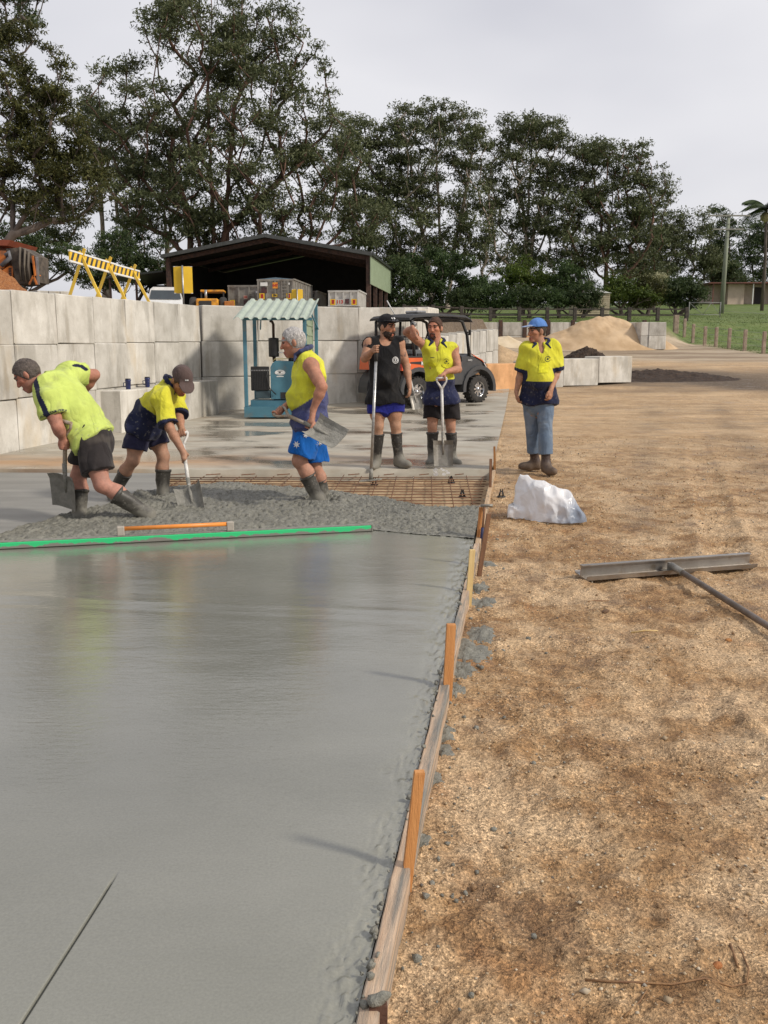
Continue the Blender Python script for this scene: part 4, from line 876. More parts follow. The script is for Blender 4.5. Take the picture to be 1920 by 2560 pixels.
def orange_machine():
    R = empty('orange_screening_machine', (-9.6, 20.6, 2.15), 0, 'orange screening machine with hanging grey rubber belts behind the bark heap', 'machine')
    Mo = pm('machine_orange', (.62, .19, .03), (.45, .12, .02), 3, .5, dirt=(.16, .08, .04), dirt_s=3, dirt_a=.56); Mr = pm('worn_rubber_belt', (.17, .145, .11), (.09, .075, .06), 5, .85, .4, 30, stretch=(1, 1, .2))
    def Q(px, py): p = AY(px, py, 20.6); return A3(p[0] + 9.6, 0, p[2] - 2.15)
    MB().prism([Q(-60, 596), Q(26, 600), Q(18, 614), Q(-60, 612)], (0, 1.6, 0)).build('hopper', pm('hopper_red_brown', (.30, .07, .03), None, 3, .6), R)
    MB().prism([Q(-60, 624), Q(16, 627), Q(6, 670), Q(-60, 676)], (0, 1.2, 0)).build('side_panel', Mo, R)
    MB().prism([Q(5, 676), Q(24, 664), Q(32, 666), Q(32, 700), Q(5, 694)], (0, .5, 0)).build('engine_cover', Mo, R)
    for i in range(6): a = Q(25.5, 671 + i * 4.2); MB().box((a[0] - .03, -.012, a[2] - .012), (a[0] + .03, -.002, a[2] + .012)).build('vent_slot', M_BLACK, R)
    MB().prism([Q(15, 622), Q(52, 618), Q(88, 640), Q(90, 705), Q(40, 712), Q(30, 660)], (0, .8, 0)).build('drum_housing', pm('dusty_drum', (.13, .105, .08), (.05, .042, .035), 7, .9, .5, 20), R)
    for (x0, x1, y0, y1) in ((48, 58, 619, 702), (60, 70, 622, 704), (70, 78, 632, 700)):
        MB().tube([Q((x0 + x1) / 2, y0) + A3(0, -.05, 0), Q((x0 + x1) / 2 + 2, (y0 + y1) / 2) + A3(0, -.12, 0), Q((x0 + x1) / 2 + 3, y1) + A3(0, -.06, 0)], [.045, .05, .045], 8, flat=.4).build('rubber_belt', Mr, R)
    MB().tube([Q(18, 640) + A3(0, -.1, 0), Q(27, 632) + A3(0, -.1, 0), Q(30, 645) + A3(0, -.1, 0), Q(8, 666) + A3(0, -.1, 0)], .05, 8).build('hose', pm('hose_grey', (.16, .16, .17), None, 6, .6), R)
    MB().prism([Q(75, 655), Q(84, 660), Q(90, 688), Q(80, 690)], (0, .3, 0)).build('tail_frame', Mo, R)
    for (a, b) in ((Q(84, 640), Q(90, 690)), (Q(86, 690), Q(75, 712)), (Q(86, 690), Q(94, 712))): MB().bar(a + A3(0, -.05, 0), b + A3(0, -.05, 0), .035, .035).build('strut', Mo, R)
    MB().bar(Q(92, 642), Q(96, 712), .05, .05).build('mast', M_GALV, R)
    MB().box((-1.2, .1, -.1), (1.8, 1.2, .42)).build('track_base', M_BLACK, R)
orange_machine()
# ---- barriers on the wall
def stripe_mat():
    m, n, l, p = _nt('striped_board'); tc = n.new('ShaderNodeTexCoord').outputs['Object']
    s = n.new('ShaderNodeSeparateXYZ'); l.new(tc, s.inputs['Vector'])
    f = _math(n, l, 'FRACT', _math(n, l, 'MULTIPLY', _math(n, l, 'ADD', s.outputs['X'], _math(n, l, 'MULTIPLY', s.outputs['Z'], -.55)), 6.2))
    st = _math(n, l, 'LESS_THAN', f, .46)
    col = _mix(n, l, st, (.80, .50, .025), (.035, .033, .03)); col = _mix(n, l, _math(n, l, 'MULTIPLY', _ramp(n, l, _noise(n, l, tc, 9, 5), [(.5, 0.0), (.7, 1.0)]), .3), col, (.45, .36, .2))
    l.new(col, p.inputs['Base Color']); p.inputs['Roughness'].default_value = .5; return m
M_STRIPE = stripe_mat(); M_LEGY = pm('barrier_yellow', (.80, .55, .06), (.70, .45, .04), 6, .55, dirt=(.4, .3, .15), dirt_s=5, dirt_a=.62)
def barrier(label, A, B, h, frames, Zb, legh):
    """A, B: ends of the board's lower edge (world); frames: fractions along it"""
    A, B = np.asarray(A), np.asarray(B); L = np.linalg.norm(B - A); t = (B - A) / L; ang = math.atan2(t[1], t[0]); tilt = math.asin(t[2])
    R = empty('striped_barrier', (A[0], A[1], A[2]), 0, label, 'barrier', 'striped barriers on top of the wall'); R.rotation_euler = (0, -tilt, ang)
    MB().box((0, -.012, 0), (L, .012, h)).build('board', M_STRIPE, R)
    for z in (0, h): MB().box((-.01, -.02, z - .014), (L + .01, .02, z + .014)).build('board_edge', M_WHITE, R)
    M = Matrix.Rotation(ang, 4, 'Z') @ Matrix.Rotation(-tilt, 4, 'Y'); inv = M.inverted()
    for f in frames:
        P = A + (B - A) * f; dz = Zb(P) - P[2]; sd = A3(-math.sin(ang), math.cos(ang), 0)
        for s in (-1, 1):
            ft = P + sd * s * .34 + A3(0, 0, dz) + t * .05 * s; top = P + sd * (-s) * .05 + A3(0, 0, h + .09 if s > 0 else h + .05)
            a = inv @ Vector(ft - A); b = inv @ Vector(top - A)
            MB().bar(a, b, .045, .03, up=(1, 0, 0)).build('leg', M_LEGY, R)
        a = inv @ Vector(P + sd * .3 + A3(0, 0, dz + .06) - A); b = inv @ Vector(P - sd * .3 + A3(0, 0, dz + .06) - A)
        MB().bar(a, b, .03, .03).build('brace', M_LEGY, R)
def wall_top(P): return 2.2 if P[1] > 12 else 2.2
_o = A3(-.30, .05, 0)
def onwall(px, py): # a point standing above the long wall's top
    d = ray(px, py); best = None
    for Y in np.linspace(12, 21, 400):
        p = d * (Y / d[1]); x = -7.57 + .185 * Y - .38
        e = abs(p[0] - x)
        if best is None or e < best[0]: best = (e, p + A3(0, 0, CZ))
    return best[1]
barrier('yellow and black striped barrier standing on the wall, longer of the two', onwall(174, 652), onwall(287, 684), .165, (.27, .86), lambda P: 2.19, .6)
barrier('yellow and black striped barrier standing on the wall, shorter of the two', onwall(288, 684), onwall(348, 699), .155, (.76,), lambda P: 2.2, .6)
def yellow_sign(label, Y, x0, x1, y0, y1, fold):
    c = AY((x0 + x1) / 2, y1, Y); top = AY((x0 + x1) / 2, y0, Y); w = (x1 - x0) * Y / FPX; g = float(H(c[0], Y)); h = top[2] - c[2]
    R = empty('yellow_sign', (c[0], Y, g), math.radians(4), label, 'sign', 'yellow signs on the terrace'); z = c[2] - g
    for s in (-1, 1):
        MB().prism([(s * .015, .0, z), (s * w * .5, fold * (1 if s > 0 else 1), z), (s * w * .5, fold, z + h), (s * .015, .0, z + h)], (0, .006, 0)).build('panel', M_YELL, R)
    for zz in (z - .004, z + h - .01): MB().box((-w / 2, fold - .01, zz), (w / 2, fold + .012, zz + .014)).build('edge_strip', M_WHITE, R)
    MB().tube([(0, -.03, 0), (0, -.03, z + h + .02)], .022, 8).build('post', M_GALV, R)
yellow_sign('larger blank yellow sign on a steel post in front of the lean to', 23.5, 436, 481, 666, 733, .05)
yellow_sign('smaller blank yellow sign in front of the tall trailer', 33, 730, 757, 723, 760, .05)
# ---- fences, gate, pole, house
def rail_fence():
    R = empty('rail_fence', (4, 66, 2.9), 0, 'dark timber post and rail fence across the back of the yard', 'fence'); Mp = pm('weathered_dark_timber', (.085, .07, .058), (.04, .033, .028), 6, .9, .4, 30)
    pxs = [1010, 1082, 1154, 1226, 1298, 1368, 1437, 1505, 1573, 1644, 1716]; prev = None
    for i, px in enumerate(pxs):
        Y = 66; x = AY(px, 790, Y)[0]; z = float(H(x, Y)) - 2.9; h = .95
        MB().box((x - 4 - .12, -.12, z), (x - 4 + .12, .12, z + h), bev=.02).build('post', Mp, R)
        if prev:
            for zz in (.42, .82): MB().bar((prev[0], .0, prev[1] + zz), (x - 4, 0, z + zz), .06, .10).build('rail', Mp, R)
        prev = (x - 4, z)
rail_fence()
def post_fence():
    Mp = pm('old_concrete_post', (.40, .31, .24), (.27, .20, .15), 6, .9, .4, 40)
    pts = [(1687, 862, 61, .30), (1709, 864, 60, .17), (1731, 867, 58.5, .17), (1761, 869, 57, .17), (1789, 870, 55.5, .17), (1822, 868, 54, .17), (1861, 875, 51.5, .17), (1908, 884, 49, .17), (1962, 895, 46.5, .17)]
    R = empty('post_fence', AY(1687, 862, 61), 0, 'row of squat pinkish concrete posts with thin wires along the paddock', 'fence'); o = np.array(R.location); prev = None
    for (px, py, Y, w) in pts:
        p = AY(px, py, Y); p[2] = float(H(p[0], p[1])); q = p - o
        MB().box((q[0] - w / 2, q[1] - w / 2, q[2] - .1), (q[0] + w / 2, q[1] + w / 2, q[2] + 1.15), bev=.02).build('post', Mp, R)
        if prev is not None:
            for zz in (.35, .7, 1.05): MB().tube([prev + A3(0, 0, zz), q + A3(0, 0, zz)], .008, 4).build('wire', M_GALV, R)
        prev = q
post_fence()
def gate_and_pole():
    a = AY(1722, 787, 71); b = AY(1800, 787, 71); z = float(H(a[0], 71)); w = b[0] - a[0]
    R = empty('farm_gate', (a[0], 71, z), 0, 'grey tubular steel farm gate with crossed braces left of the power pole', 'gate')
    M_GALV = pm('dull_gate_steel', (.26, .26, .25), (.18, .18, .17), 8, .6)
    for zz in (.2, 1.1): MB().tube([(0, 0, zz), (w, 0, zz)], .025, 6).build('rail', M_GALV, R)
    for xx in (0, w): MB().tube([(xx, 0, .0), (xx, 0, 1.15)], .035, 6).build('stile', M_GALV, R)
    for (p, q) in (((0, 0, 1.1), (w * .45, 0, .2)), ((w * .45, 0, .2), (w * .7, 0, 1.1)), ((w * .7, 0, 1.1), (w, 0, .2))): MB().tube([p, q], .018, 6).build('brace', M_GALV, R)
    p = AY(1803, 791, 82); z = float(H(p[0], 82)); t = AY(1822, 536, 82)
    R = empty('power_pole', (p[0], 82, z), 0, 'tall greenish timber power pole with two crossarms in the paddock', 'pole'); d = t - A3(p[0], 82, z)
    MB().tube([A3(0, 0, -.3), d * .5, d], [.21, .18, .14], 12).build('shaft', pm('treated_pole_timber', (.27, .30, .22), (.18, .19, .14), 3, .85, .3, 20, stretch=(1, 1, .15)), R)
    for f, w in ((.985, 3.6), (.85, 2.6)):
        c = d * f; MB().bar(c - A3(w / 2, .15, 0), c + A3(w / 2, -.15, 0), .10, .12).build('crossarm', pm('grey_timber', (.30, .29, .25), (.2, .19, .17), 5, .85), R)
        for s in (-.46, -.2, .3, .46): MB().lathe([(.02, 0), (.05, .05), (.03, .12), (.05, .18), (.01, .22)], c + A3(s * w, -.15, .06), (0, 0, 1), 8).build('insulator', pm('insulator_glaze', (.3, .32, .3), None, 5, .3), R)
        for s in (-1, 1): MB().bar(c + A3(0, -.16, -.7), c + A3(s * w * .3, -.16, -.03), .03, .03).build('brace', M_GALV, R)
    MB().tube([A3(.1, 0, .2), A3(3.6, -.6, float(H(p[0] + 3.6, 81.4)) - z)], .012, 4).build('stay_wire', M_GALV, R)
gate_and_pole()
def house():
    a = AY(1778, 757, 104); z = float(H(a[0], 104)) + .05; R = empty('low_house', (a[0], 104, z), 0, 'low pinkish cream house with a flat roof and veranda beyond the paddock', 'house')
    Mw = pm('pink_render', (.56, .45, .36), (.48, .38, .30), 2, .85); Md = pm('house_dark', (.05, .04, .04), None, 3, .8); Mt = pm('roof_rust_red', (.20, .07, .05), (.13, .06, .05), 3, .7)
    MB().box((1.0, 2.4, 0), (14, 8, 2.25)).build('wall', Mw, R)
    MB().box((2.1, .9, 0), (3.9, 2.4, 2.2)).build('front_room', Mw, R)
    MB().box((8.0, .9, 0), (14.0, 2.4, 2.2)).build('front_room', Mw, R)
    MB().prism([(-.4, .0, 2.22), (14.3, .0, 2.28), (14.3, .0, 2.40), (-.4, .0, 2.34)], (0, 8.6, 0)).build('roof', Mt, R)
    MB().box((5.6, 2.36, .0), (6.6, 2.41, 1.95)).build('door', Md, R)
    for x in (8.4, 10.6):
        o = MB().box((x, .86, .9), (x + 1.35, .91, 1.85)).build('window', pm('house_glass', (.10, .11, .12), None, 3, .15), R)
        MB().box((x - .06, .83, .84), (x + 1.41, .859, .9)).box((x - .06, .83, 1.85), (x + 1.41, .859, 1.91)).box((x + .64, .83, .9), (x + .71, .859, 1.85)).build('window_frame', M_WHITE, o)
    for x in (.2, 4.6, 7.4): MB().box((x, .3, 0), (x + .1, .4, 2.22)).build('veranda_post', M_WHITE if x > 1 else Mt, R)
    t = AY(1475, 770, 73); zt = float(H(t[0], 73)); R = empty('garden_shed', (t[0] - 1.2, 73, zt), 0, 'small cream corrugated shed half hidden by garden shrubs', 'shed')
    mb = MB(); mb.box((0, 0, 0), (2.7, 2, 1.75))
    for i in range(12): mb.box((0, -.03, .07 + i * .14), (2.7, 0.001, .13 + i * .14))
    mb.build('wall', pm('cream_corrugate', (.52, .46, .33), (.40, .33, .22), 3, .7), R); MB().prism([(-.1, -.15, 1.78), (2.8, -.15, 1.78), (1.35, -.15, 2.15)], (0, 2.3, 0)).build('roof', M_WHITE, R)
house()
# ================================================================== PEOPLE
class SDF:
    """smooth union of tapered capsules and ellipsoids, meshed by surface nets"""
    def __init__(s): s.p = []; s.noise = None
    def cap(s, a, b, ra, rb=None, k=.02, sq=None, cut=None, sub=False):
        a, b = np.asarray(a, float), np.asarray(b, float); rb = ra if rb is None else rb
        m = max(ra, rb) + .06; s.p.append(('c', a, b, ra, rb, k, sq, cut, sub, np.minimum(a, b) - m, np.maximum(a, b) + m)); return s
    def chain(s, pts, rs, k=.015, **kw):
        for i in range(len(pts) - 1): s.cap(pts[i], pts[i + 1], rs[i], rs[i + 1], k, **kw)
        return s
    def ell(s, c, r, ax, k=.02, cut=None, sub=False):
        c = np.asarray(c, float); r = np.asarray(r, float); R = np.array(ax); m = max(r) + .06
        s.p.append(('e', c, r, R, None, k, None, cut, sub, c - m, c + m)); return s
    def ev(s, P):
        d = np.full(len(P), .4)
        for (t, a, b, ra, rb, k, sq, cut, sub, lo, hi) in s.p:
            m = np.nonzero(np.all((P > lo) & (P < hi), 1))[0]
            if not len(m): continue
            q = P[m] - a
            if t == 'c':
                ba = b - a
                if sq is not None:
                    n, f = sq; q = q + np.outer(q @ n, n) * (1 / f - 1); ba = ba + n * np.dot(ba, n) * (1 / f - 1)
                h = np.clip(q @ ba / (ba @ ba + 1e-12), 0, 1)
                dd = np.linalg.norm(q - h[:, None] * ba, axis=1) - (ra + (rb - ra) * h)
            else:
                u = (q @ ra.T) / b; ln = np.linalg.norm(u, axis=1); dd = (ln - 1) * b.min() * np.clip(.6 + .4 * ln, .6, 1.5)
            if cut is not None:
                for (c0, n0) in (cut if isinstance(cut, list) else [cut]): dd = np.maximum(dd, (P[m] - c0) @ n0)
            if sub:
                x = -dd; y = d[m]; h = np.clip(.5 - .5 * (y - x) / k, 0, 1); d[m] = y + (x - y) * h + k * h * (1 - h)
            else:
                y = d[m]; h = np.clip(.5 + .5 * (y - dd) / k, 0, 1); d[m] = y + (dd - y) * h - k * h * (1 - h)
        if s.noise is not None: d = d + s.noise(P)
        return d
    def mesh(s, h=.007):
        add = [p for p in s.p if not p[8]]
        lo = np.min([p[9] for p in add], 0) + .03; hi = np.max([p[10] for p in add], 0) - .03
        C = 4; n = np.ceil((hi - lo) / (h * C)).astype(int) + 1; Hc = h * C
        g = np.stack(np.meshgrid(*[np.arange(k) for k in n], indexing='ij'), -1).reshape(-1, 3)
        dc = s.ev(lo + (g + .5) * Hc); act = np.abs(dc) < Hc * 1.7
        N = n * C; Fd = np.repeat(np.repeat(np.repeat(np.sign(dc).reshape(n), C, 0), C, 1), C, 2).astype(np.float32)
        ga = g[act]; off = np.stack(np.meshgrid(*[np.arange(C)] * 3, indexing='ij'), -1).reshape(-1, 3)
        idx = (ga[:, None, :] * C + off[None]).reshape(-1, 3)
        Fd[idx[:, 0], idx[:, 1], idx[:, 2]] = s.ev(lo + (idx + .5) * h)
        return surface_nets(Fd, lo + .5 * h, h)
def surface_nets(F, lo, h):
    S = F < 0; nx, ny, nz = F.shape
    cnt = np.zeros((nx - 1, ny - 1, nz - 1), np.int8)
    cor = [(i, j, k) for i in (0, 1) for j in (0, 1) for k in (0, 1)]
    for (i, j, k) in cor: cnt += S[i:nx - 1 + i, j:ny - 1 + j, k:nz - 1 + k]
    ce = np.argwhere((cnt > 0) & (cnt < 8)); vid = np.full(cnt.shape, -1, np.int32); vid[tuple(ce.T)] = np.arange(len(ce))
    vals = {c: F[ce[:, 0] + c[0], ce[:, 1] + c[1], ce[:, 2] + c[2]] for c in cor}
    acc = np.zeros((len(ce), 3)); w = np.zeros(len(ce))
    for a in cor:
        for ax in range(3):
            if a[ax]: continue
            b = list(a); b[ax] = 1; b = tuple(b); va, vb = vals[a], vals[b]; m = (va < 0) != (vb < 0)
            t = np.where(m, va / np.where(m, va - vb, 1), 0); p = np.array(a, float)[None] + np.zeros((len(ce), 3)); p[:, ax] += t
            acc[m] += p[m]; w[m] += 1
    V = lo + (ce + acc / np.maximum(w, 1)[:, None]) * h
    Q = []
    for ax in range(3):
        u, v = (ax + 1) % 3, (ax + 2) % 3
        sl0 = [slice(None)] * 3; sl1 = [slice(None)] * 3; sl0[ax] = slice(0, -1); sl1[ax] = slice(1, None)
        a, b = S[tuple(sl0)], S[tuple(sl1)]
        for flip, mm in ((False, a & ~b), (True, b & ~a)):
            e = np.argwhere(mm); ok = (e[:, u] > 0) & (e[:, v] > 0)
            for q in (u, v): ok &= e[:, q] < cnt.shape[q]
            e = e[ok]; ids = []
            for (du, dv) in ((1, 1), (0, 1), (0, 0), (1, 0)):
                x = e.copy(); x[:, u] -= du; x[:, v] -= dv; ids.append(vid[tuple(x.T)])
            q = np.stack(ids, 1); Q.append(q[:, ::-1] if flip else q)
    Q = np.concatenate(Q); Q = Q[(Q >= 0).all(1)]
    return V, Q
def folds(amp, seed, fr=(18, 46)):
    rg = np.random.default_rng(seed); D = rg.normal(size=(7, 3)); D /= np.linalg.norm(D, axis=1)[:, None]; f = rg.uniform(*fr, 7); ph = rg.random(7) * 6.28
    def fn(P):
        w = np.sin(P @ D[0] * 7 + ph[0]) * .6; o = 0
        for i in range(1, 7): o = o + np.abs(np.sin(P @ D[i] * f[i] * .5 + ph[i] + w * 1.5)) * .4 - .25
        return amp * o * 2.0
    return fn
def put(name, sdf, h, parent, org, mat, colf=None, smooth=True):
    V, Q = sdf.mesh(h); me = mesh_np(name, V - org, Q, smooth)
    if colf is not None: set_col(me, colf(V))
    return link(name, me, mat, parent), V, Q
SKIN = cm('skin', .62, .25, 70, .28, .30, sss=.03, vscale=26); CLOTH = cm('work_cloth', .9, .25, 75, .15, .22, sheen=.1, vscale=9, wrinkle=.32); HAIRM = cm('hair', .7, .9, 75, .3, .55, vscale=70)
def boot_mat(name, c, mud, lvl):
    m, n, l, p = _nt(name); v = _pos(n); s = n.new('ShaderNodeSeparateXYZ'); l.new(v, s.inputs['Vector'])
    z = _math(n, l, 'ADD', s.outputs['Z'], _math(n, l, 'MULTIPLY', _noise(n, l, v, 14, 5, .65), .30))
    f = _ramp(n, l, _math(n, l, 'SUBTRACT', z, lvl), [(.0, 1.0), (.10, 0.0)])
    sp = _ramp(n, l, _noise(n, l, v, 30, 5, .7), [(.57, 0.0), (.64, .8)])
    col = _mix(n, l, _mix(n, l, 1.0, f, sp, 'LIGHTEN'), c, mud); l.new(col, p.inputs['Base Color']); l.new(_ramp(n, l, f, [(0, .5), (1, .8)]), p.inputs['Roughness'])
    l.new(_bump(n, l, _noise(n, l, v, 50, 4), .3, .006), p.inputs['Normal']); return m
MUD = (.20, .19, .16)
BOOT = boot_mat('rubber_boot', (.035, .033, .030), MUD, .27); BOOT_MUD = boot_mat('muddy_rubber_boot', (.05, .046, .038), MUD, .24); BOOT_BR = boot_mat('brown_rubber_boot', (.055, .034, .028), (.14, .10, .07), .20)
EYE = pm('eye', (.05, .035, .03), (.09, .06, .05), 40, .25)

def grip(S, w, c, a, r, flip=1, k=.007):
    a = nrm(a); n = np.asarray(w) - c; n = nrm(n - a * np.dot(n, a)); t = np.cross(a, n) * flip
    pc = c + n * (r + .017)
    S.cap(w, pc, .027, .027, .02); S.cap(pc + a * .028, pc - a * .028, .020, .019, .012); S.cap(pc + a * .026 + t * .014, pc - a * .026 + t * .014, .016, .016, .012)
    for o in (-.034, -.011, .012, .035):
        pts = [c + a * o + (math.cos(f) * n + math.sin(f) * t) * (r + .010) for f in (.55, 1.5, 2.5, 3.5)]
        S.chain(pts, [.0105, .0100, .0092, .0085], k)
    pts = [pc + a * .03 - t * .012] + [c + a * .040 + (math.cos(f) * n - math.sin(f) * t) * (r + .011) for f in (.9, 1.8, 2.5)]
    S.chain(pts, [.014, .012, .011, .010], k)
def open_hand(S, w, d, pn, sd, curl=.5, k=.007):
    """w wrist, d direction of the fingers, pn palm side, sd thumb side"""
    d = nrm(d); pn = nrm(np.asarray(pn) - d * np.dot(pn, d)); sd = nrm(np.asarray(sd) - d * np.dot(sd, d)); 
    S.cap(w, w + d * .03, .026, .028, .015, sq=(pn, .75))
    for o in (-.028, -.009, .010, .029): S.cap(w + d * .02 + sd * o * .7, w + d * .085 + sd * o, .017, .0135, .012)
    for o, L in ((-.030, .062), (-.010, .078), (.010, .083), (.030, .075)):
        p = w + d * .088 + sd * o; pts = [p]; dd = d
        for i, f in enumerate((.42, .33, .25)):
            ang = curl * (i + .6) * .75; dd = d * math.cos(ang) + pn * math.sin(ang); p = p + dd * L * f; pts.append(p)
        S.chain(pts, [.0105, .0098, .009, .008], k)
    p = w + d * .025 + sd * .026; S.chain([p, p + d * .03 + sd * .022 + pn * .012, p + d * .062 + sd * .026 + pn * .022, p + d * .085 + sd * .022 + pn * .030], [.015, .0125, .011, .0095], k)

def person(base, J, face, headup=(0, 0, 1), skin=(.46, .235, .145), hair=None, cap=None, beard=None, shirt=None, bottom=None, boots=None, toes=None, hands=None, build=1.0, label='', belly=.03, seed=0, stub=0.0, head_s=1.09, extra=None, tattoo=None):
    """J: joints in world space (numpy). hands: functions that add a hand. Everything but the body hangs off one empty."""
    org = np.asarray(base, float); R = empty('person', org, 0, label, 'person'); P = {k: np.asarray(v, float) for k, v in J.items()}
    b = build; pel = (P['hipL'] + P['hipR']) / 2; up = nrm(P['neck'] - pel); rt = nrm(P['shR'] - P['shL']); fr = nrm(np.cross(up, rt)); rh = nrm(P['hipR'] - P['hipL'])
    L = np.linalg.norm(P['neck'] - pel); bend = P.get('waist', pel + up * L * .42); chest = P.get('chest', pel + up * L * .74)
    f = nrm(face); u = nrm(np.asarray(headup) - f * np.dot(headup, f)); r = np.cross(f, u); C = P['head']; hs = head_s
    AX = [r, f, u]
    S = SDF()
    def torso(S, g=0.0, low=True, k=.05, inset=0.0):
        if low: S.cap(P['hipL'] * .9 + pel * .1, P['hipR'] * .9 + pel * .1, .108 * b + g, .108 * b + g, k)
        S.cap(pel + up * .02, bend, .150 * b + g, .158 * b + g, k, sq=(fr, .78))
        S.cap(bend, chest, .158 * b + g, .168 * b + g, k, sq=(fr, .70))
        S.cap(bend + fr * belly - up * .02, chest + fr * .02 - up * .10, .118 * b + g, .12 * b + g, k)
        S.cap(chest - up * .04 + rt * .085, chest - up * .04 - rt * .085, .092 * b + g, .092 * b + g, k)
        for sh in ('shL', 'shR'):
            e = P[sh] * (1 - inset) + P['neck'] * inset - up * .02 * (inset > 0); S.cap(P['neck'] - up * .01 - fr * .01, e, .045 * b + g, .058 * b + g, k * .8); S.cap(chest, e, .09 * b + g, .062 * b + g, k)
    torso(S)
    S.cap(P['neck'] - up * .03, C - u * .05 * hs - f * .012, .064, .060, .03)
    # head
    S.ell(C + u * .024 * hs - f * .008, A3(.074, .096, .096) * hs, AX, .02); S.ell(C - u * .045 * hs + f * .022, A3(.058, .068, .078) * hs, AX, .025)
    S.cap(C - u * .100 * hs + f * .068 * hs + r * .012, C - u * .100 * hs + f * .068 * hs - r * .012, .021, .021, .02)
    S.cap(C + u * .012 * hs + f * .088 * hs, C - u * .028 * hs + f * .108 * hs, .009, .013, .012); S.cap(C - u * .030 * hs + f * .098 * hs + r * .012, C - u * .030 * hs + f * .098 * hs - r * .012, .0095, .0095, .008)
    S.cap(C + u * .030 * hs + f * .086 * hs + r * .036, C + u * .030 * hs + f * .086 * hs - r * .036, .010, .010, .014)
    for s in (-1, 1):
        S.ell(C + u * .010 * hs + f * .103 * hs + r * s * .033, A3(.017, .018, .013), AX, .010, sub=True)
        S.cap(C - u * .012 * hs + f * .068 * hs + r * s * .042, C - u * .02 * hs + f * .05 * hs + r * s * .055, .018, .016, .02)
        S.ell(C - u * .008 * hs - f * .008 + r * s * .078 * hs, A3(.010, .020, .033) * hs, [nrm(r + f * .35 * s), nrm(f - r * .35 * s), u], .006)
    S.cap(C - u * .070 * hs + f * .090 * hs + r * .018, C - u * .070 * hs + f * .090 * hs - r * .018, .0085, .0085, .006)
    S.cap(C - u * .084 * hs + f * .087 * hs + r * .015, C - u * .084 * hs + f * .087 * hs - r * .015, .0085, .0085, .006)
    for q in 'LR':
        sh, el, wr = P['sh' + q], P['el' + q], P['wr' + q]; ax = nrm(wr - el)
        S.cap(sh, el, .056 * b, .042 * b, .03); S.cap(sh * .6 + el * .4, sh * .3 + el * .7, .048 * b, .046 * b, .03)
        S.chain([el, el * .68 + wr * .32, wr], [.043 * b, .043 * b, .028], .02)
        hp, kn, an = P['hip' + q], P['kn' + q], P['an' + q]
        S.chain([hp, hp * .5 + kn * .5, kn], [.098 * b, .084 * b, .058 * b], .04)
        cal = kn * .68 + an * .32 - nrm(np.cross(rh, nrm(kn - an))) * -.012
        S.chain([kn, cal, an], [.056 * b, .060 * b, .042], .03); S.cap(an, an + nrm(toes[q]) * .08 - A3(0, 0, .04), .034, .026, .02)
    if hands:
        for fn in hands: fn(S)
    sk = np.array(skin)
    def skincol(V):
        c = np.tile(sk, (len(V), 1)); q = V - C; qf, qu, qr = q @ f / hs, q @ u / hs, q @ r / hs
        head = np.linalg.norm(q, axis=1) < .17
        red = np.clip(fbm(V[:, 0], V[:, 1], 16, 2, z=V[:, 2]), -1, 1)[:, None]; c = c * (1 + red * A3(.10, .05, .03))
        low = sstep(pel[2] - V[:, 2], .1, .3)[:, None]; c = c * (1 + low * A3(.06, .16, .22))
        face_m = (head & (qf > .02))[:, None]; c = np.where(face_m, c * A3(1.06, .92, .88), c)
        lips = head & (np.abs(qu + .077) < .016) & (np.abs(qr) < .026) & (qf > .05); c[lips] = sk * A3(.85, .55, .55)
        brow = head & (np.abs(qu - .031) < .008) & (np.abs(np.abs(qr) - .034) < .022) & (qf > .05); c[brow] = np.array(hair or (.1, .07, .05)) * .8
        eye = head & (np.abs(qu - .011) < .007) & (np.abs(np.abs(qr) - .033) < .014) & (qf > .05); c[eye] = sk * .35
        if stub:
            st = head & (qu < -.045) & (qf > -.03); c[st] = c[st] * (1 - stub) + A3(.20, .16, .14) * stub
        if tattoo is not None: c = tattoo(V, c, P)
        return c
    put('body', S, .0085, R, org, SKIN, skincol)
    for s in (-1, 1):
        e = SDF(); e.ell(C + u * .010 * hs + f * .080 * hs + r * s * .033, A3(.0115, .011, .0085), AX); put('eye', e, .004, R, org, EYE)
    if hair is not None:
        hsdf = SDF(); hc = np.array(hair); lift = .004 if cap is not None else .009
        cut = [(C + u * .0 * hs + f * .034 * hs, nrm(f * .85 - u * .52)), (C - u * .075 * hs, -u)]
        hsdf.ell(C + u * .024 * hs - f * .010, A3(.074 + lift, .096 + lift, .098 + lift) * hs, AX, .02, cut=cut)
        for s in (-1, 1): hsdf.ell(C - u * .012 * hs - f * .004 + r * s * .088 * hs, A3(.02, .026, .04), AX, .012, sub=True)
        rg = np.random.default_rng(seed + 5); D = rg.normal(size=(5, 3)) * 60
        hsdf.noise = lambda V: sum(np.sin(V @ D[i] * (1 + .4 * i) + i) for i in range(5)) * .0007
        put('hair', hsdf, .006, R, org, HAIRM, lambda V: hc * (1 + .35 * np.clip(fbm(V[:, 0], V[:, 1], 45, 2, z=V[:, 2]), -.8, .9))[:, None])
    if beard is not None:
        bs = SDF(); bc, full = beard
        if full:
            bs.ell(C - u * .068 * hs + f * .028, A3(.068, .070, .070) * hs, AX, .02, cut=[(C - u * .026 * hs - f * .0, nrm(u * .9 + f * .25 - 0)), (C - f * .025, -f)])
            bs.cap(C - u * .115 * hs + f * .065, C - u * .130 * hs + f * .050, .032, .026, .02)
            bs.cap(C - u * .075 * hs + f * .10 + r * .013, C - u * .075 * hs + f * .10 - r * .013, .0125, .0125, .01, sub=True)
        else:
            bs.cap(C - u * .105 * hs + f * .070 * hs + r * .014, C - u * .105 * hs + f * .070 * hs - r * .014, .0245, .0245, .012)
